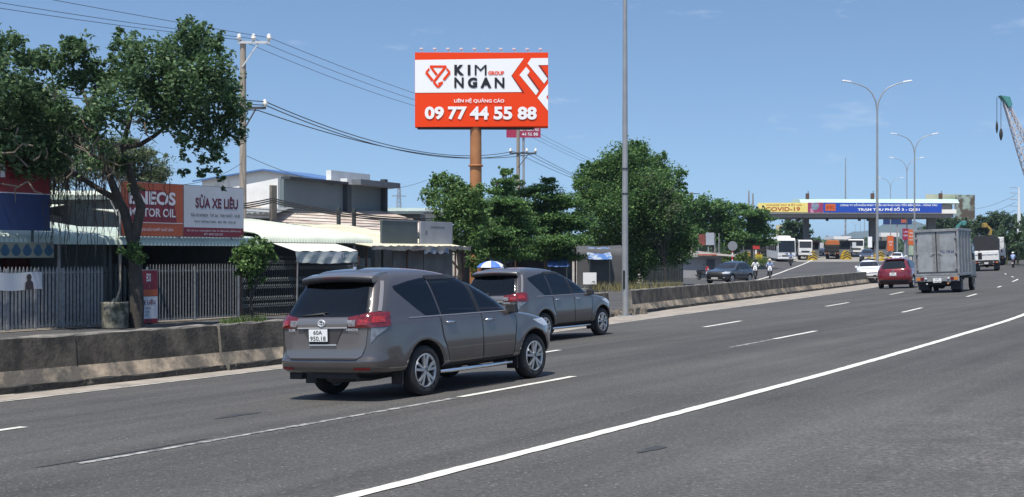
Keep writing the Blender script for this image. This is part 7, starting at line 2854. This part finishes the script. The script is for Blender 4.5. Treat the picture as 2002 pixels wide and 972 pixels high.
# plastic barriers on the plaza
for i, (u, Y, m_, lab) in enumerate(((1706, 118, "w", "white and orange striped boom lying across the plaza behind the white sedan"), )):
    b = front("boom_barrier", lab, "boom barrier", 1690, Y)
    w_ = px(1740, Y) - px(1690, Y)
    m = MB()
    z = pz(504, Y) - b.location.z
    for k in range(8):
        m.box((w_ * (k + .5) / 8, 0, z), (w_ / 8 - .001, .12, .16), k % 2)
    m.build("boom", [mat("boom_cream", (.62, .55, .40), .6), mat("boom_yellow", (.6, .38, .05), .6)], b)
    for x in (.3, w_ - .3):
        MB().box((x, 0, z / 2), (.22, .3, z)).build("stand", PIL, b)
for i, u in enumerate((1727, 1736, 1745, 1754, 1763)):
    Y = 121 + i
    b = thing("plastic_barrier", f"pinkish white plastic road barrier above the red SUV, {ORD[i]} from the left", "barrier", (px(u, Y), Y, float(gz(px(u, Y), Y))), R(6), "plastic road barriers")
    m = MB()
    m.prism([(-.2, 0), (.2, 0), (.17, .2), (.09, .35), (.07, 1.0), (-.07, 1.0), (-.09, .35), (-.17, .2)], (-.45, .45), 0, 'yz')
    m.build("shell", mat("faded_red_plastic", (.60, .36, .38), .6, vs=1.1, col2=(.72, .68, .66), lo=.45, hi=.55), b, bevel=.03)
    MB().box((0, -.13, .62), (.8, .03, .12)).build("reflective_strip", SIGN_W, b)

# ------------------------------------------------------------------ far things
TEAL = mat("teal_machine_paint", (.07, .26, .25), .5, var=.3, vs=1)
LAT = mat("pale_lattice_steel", (.58, .55, .56), .6, .2, var=.25, vs=1)
YM = 150.0
cr = thing("crane", "mobile crane whose lattice jib with teal head leans in at the right edge", "crane", (px(2085, YM), YM, float(gz(px(2085, YM), YM))), 0)
km = YM / F
cx = lambda u: (u - 2085) * km
cz_ = lambda v: pz(v, YM) - cr.location.z
A, B_ = Vector((cx(2075), 0, 2.4)), Vector((cx(1966), 0, cz_(200)))
m = MB()
ax = (B_ - A).normalized()
nx = Vector((ax.z, 0, -ax.x))
N_ = 22
pr = []
for i in range(N_ + 1):
    q = i / N_
    hw = .22 + .75 * math.sin(PI * min(1, .12 + q * .88)) * (1 - q * .55)
    c = A.lerp(B_, q)
    pr.append([c + nx * hw + Vector((0, hw, 0)), c + nx * hw - Vector((0, hw, 0)), c - nx * hw - Vector((0, hw, 0)), c - nx * hw + Vector((0, hw, 0))])
for i in range(N_):
    for k in range(4):
        m.bar(pr[i][k], pr[i + 1][k], .13)
        m.bar(pr[i][k], pr[i + 1][(k + 1) % 4], .07)
        m.bar(pr[i][k], pr[i][(k + 1) % 4], .06)
m.build("jib", LAT, cr)
m = MB()
m.prism([(cx(1953), cz_(187)), (cx(1972), cz_(190)), (cx(1977), cz_(206)), (cx(1970), cz_(212)), (cx(1962), cz_(198))], (-.5, .5))
hd_ = m.build("jib_head", TEAL, cr, bevel=.05)
for u, v1, w_ in ((1949, 244, .14), (1957, 258, .2)):
    MB().tube([(cx(u), 0, cz_(190)), (cx(u), 0, cz_(v1))], .035, 5).build("hoist_rope", WIRE, hd_)
    MB().lathe([(0, -.9), (w_ * .4, -.8), (w_, -.35), (w_, .0), (w_ * .5, .45), (0, .5)], 12, 'z', (cx(u), 0, cz_(v1) - .1)).build("hook_block", STEEL_D, hd_)
MB().box((0, 0, 1.9), (3.4, 2.6, 1.6)).build("house", TEAL, cr, bevel=.1)
for sg in (-1, 1):
    MB().box((0, sg * 1.4, .5), (4.8, .7, 1.0)).build("crawler", STEEL_D, cr, bevel=.3)

cx0 = px(1993, 240)
sp = thing("steel_pole", "tall white tapered steel transmission pole at the right edge", "pole", (cx0, 240, float(gz(cx0, 240))), 0)
H = pz(366, 240) - sp.location.z
MB().tube([(0, 0, 0), (-.1, 0, H)], [.52, .14], 12).build("pole", mat("white_steel", (.66, .70, .72), .5, .1), sp)
for f_ in (.985, .9, .8, .7):
    MB().bar((-.05, 0, H * f_), (-1.7, 0, H * f_ + .12), .1).build("cross_arm", STEEL_P, sp)
for i, v in enumerate((382, 396, 411)):
    wire(f"far thin power line right of the collage billboard, {ORD[i]} from the top", at(1985, v, 240), at(1850, v + 18, 420), 2.0, .03)

for nm, lab, u, Y, v, seg_w, arms in (("lattice_mast", "thin lattice mast rising behind the toll canopy roof", 1653, 420, 309, .14, 0),
                                      ("lattice_tower", "distant power pylon with cross arms right of the warehouse", 780, 470, 359, .8, 2),
                                      ("lattice_mast", "rust red mast left of the toll canopy, taller of the pair", 1464, 270, 373, .16, 0),
                                      ("lattice_mast", "rust red mast left of the toll canopy, shorter of the pair", 1472, 272, 378, .16, 0)):
    x = px(u, Y)
    t_ = thing(nm, lab, "mast", (x, Y, float(gz(x, Y))), .4)
    H = pz(v, Y) - t_.location.z
    m = MB()
    n = 16
    for i in range(n):
        z0_, z1_ = H * i / n, H * (i + 1) / n
        w0_, w1_ = seg_w * (1.5 - 1.1 * i / n), seg_w * (1.5 - 1.1 * (i + 1) / n)
        for k in range(4):
            sx_, sy_ = ((1, 1), (1, -1), (-1, -1), (-1, 1))[k]
            tx_, ty_ = ((1, 1), (1, -1), (-1, -1), (-1, 1))[(k + 1) % 4]
            m.bar((sx_ * w0_, sy_ * w0_, z0_), (sx_ * w1_, sy_ * w1_, z1_), .16 if seg_w > .2 else .09)
            m.bar((sx_ * w0_, sy_ * w0_, z0_), (tx_ * w1_, ty_ * w1_, z1_), .08)
    m.build("lattice", STEEL_P if arms or seg_w < .4 or u == 1653 else RUST, t_)
    for k in range(arms):
        MB().bar((-3.2 + k * .6, 0, H * (.62 + .2 * k)), (3.2 - k * .6, 0, H * (.62 + .2 * k)), .3).build("cross_arm", STEEL_P, t_)

# machines parked among the trees at the right
def digger(label, u, v, Y, m_, flip=1):
    x = px(u, Y)
    d = thing("excavator", label, "excavator", (x, Y, float(gz(x, Y))), R(10))
    zc = (pz(v, Y) - d.location.z) / .75
    d.scale = (.75, .75, .75)
    for sg in (-1, 1):
        MB().box((0, sg * 1.0, .45), (3.4, .6, .9)).build("crawler", STEEL_D, d, bevel=.25)
    MB().box((-.4 * flip, 0, 1.7), (2.6, 2.3, 1.2)).build("house", m_, d, bevel=.12)
    c = MB().box((.6 * flip, -.6, 2.5), (1.1, .95, 1.6)).build("cab", m_, d, bevel=.1)
    MB().box((.68 * flip, -.6, 2.75), (1.12, 1.0, .8)).build("cab_glass", GLASS_DARK, c)
    a = MB()
    a.bar((.9 * flip, .2, 1.9), (1.5 * flip, .2, zc - .9), .4, .5)
    a.bar((1.5 * flip, .2, zc - .9), (.3 * flip, .2, zc + .1), .35, .4)
    a.build("boom", m_, d)
    MB().prism([(-.35, zc - .5), (.25, zc - .5), (.55, zc + .2), (.2, zc + .45), (-.3, zc + .3)], (-.3, .6)).build("bucket", m_, d, bevel=.06)
    return d


digger("yellow excavator with raised arm above the tipper truck", 1925, 440, 205, mat("machine_yellow", (.36, .24, .05), .5, var=.35, vs=1.2))
digger("teal excavator with raised arm above the right corner of the box truck", 1884, 436, 208, TEAL, -1)
# small things
for i, (x_, y_, lab) in enumerate(((16.6, 103, "small rubbish bag by the kerb near the hut"),)):
    pass
far = front("fuel_station", "white flat canopy building far beyond the toll lanes", "building", 1630, 380, 0)
k = 380 / F
MB().box((17 * k, 6, pz(465, 380) - far.location.z), (34 * k, 12, .9)).build("canopy", P_WHT, far)
MB().box((17 * k, 8, 1.8), (26 * k, 6, 3.6)).build("wall", WALL_W, far)
for x in (3, 31):
    MB().box((x * k, 2, (pz(465, 380) - far.location.z) / 2), (.5, .5, pz(465, 380) - far.location.z - .5)).build("pillar", PIL, far)
far = front("fuel_station", "long white canopy right of the second lamp post, beyond the toll lanes", "building", 1722, 330, 0)
k = 330 / F
MB().box((18 * k, 6, pz(459, 330) - far.location.z), (36 * k, 12, 1.0)).build("canopy", P_WHT, far)
MB().box((24 * k, 8, 2.0), (20 * k, 6, 4.0)).build("wall", WALL_W, far)
for x in (4, 32):
    MB().box((x * k, 2, (pz(459, 330) - far.location.z) / 2), (.5, .5, pz(459, 330) - far.location.z - .5)).build("pillar", PIL, far)

# ------------------------------------------------------------------ the air
hz = MB().box((0, 1200, 44.0), (9000, 11600, 91.4)).build("haze", bpy.data.materials.new("haze_air"))
hz["kind"] = "stuff"
hm = hz.data.materials[0]
hm.use_nodes = True
hn = hm.node_tree
hn.nodes.clear()
pv = hn.nodes.new("ShaderNodeVolumePrincipled")
pv.inputs["Color"].default_value = (0.62, 0.78, 1.0, 1)
pv.inputs["Density"].default_value = 0.00012
pv.inputs["Anisotropy"].default_value = 0.2
ho = hn.nodes.new("ShaderNodeOutputMaterial")
hn.links.new(pv.outputs["Volume"], ho.inputs["Volume"])
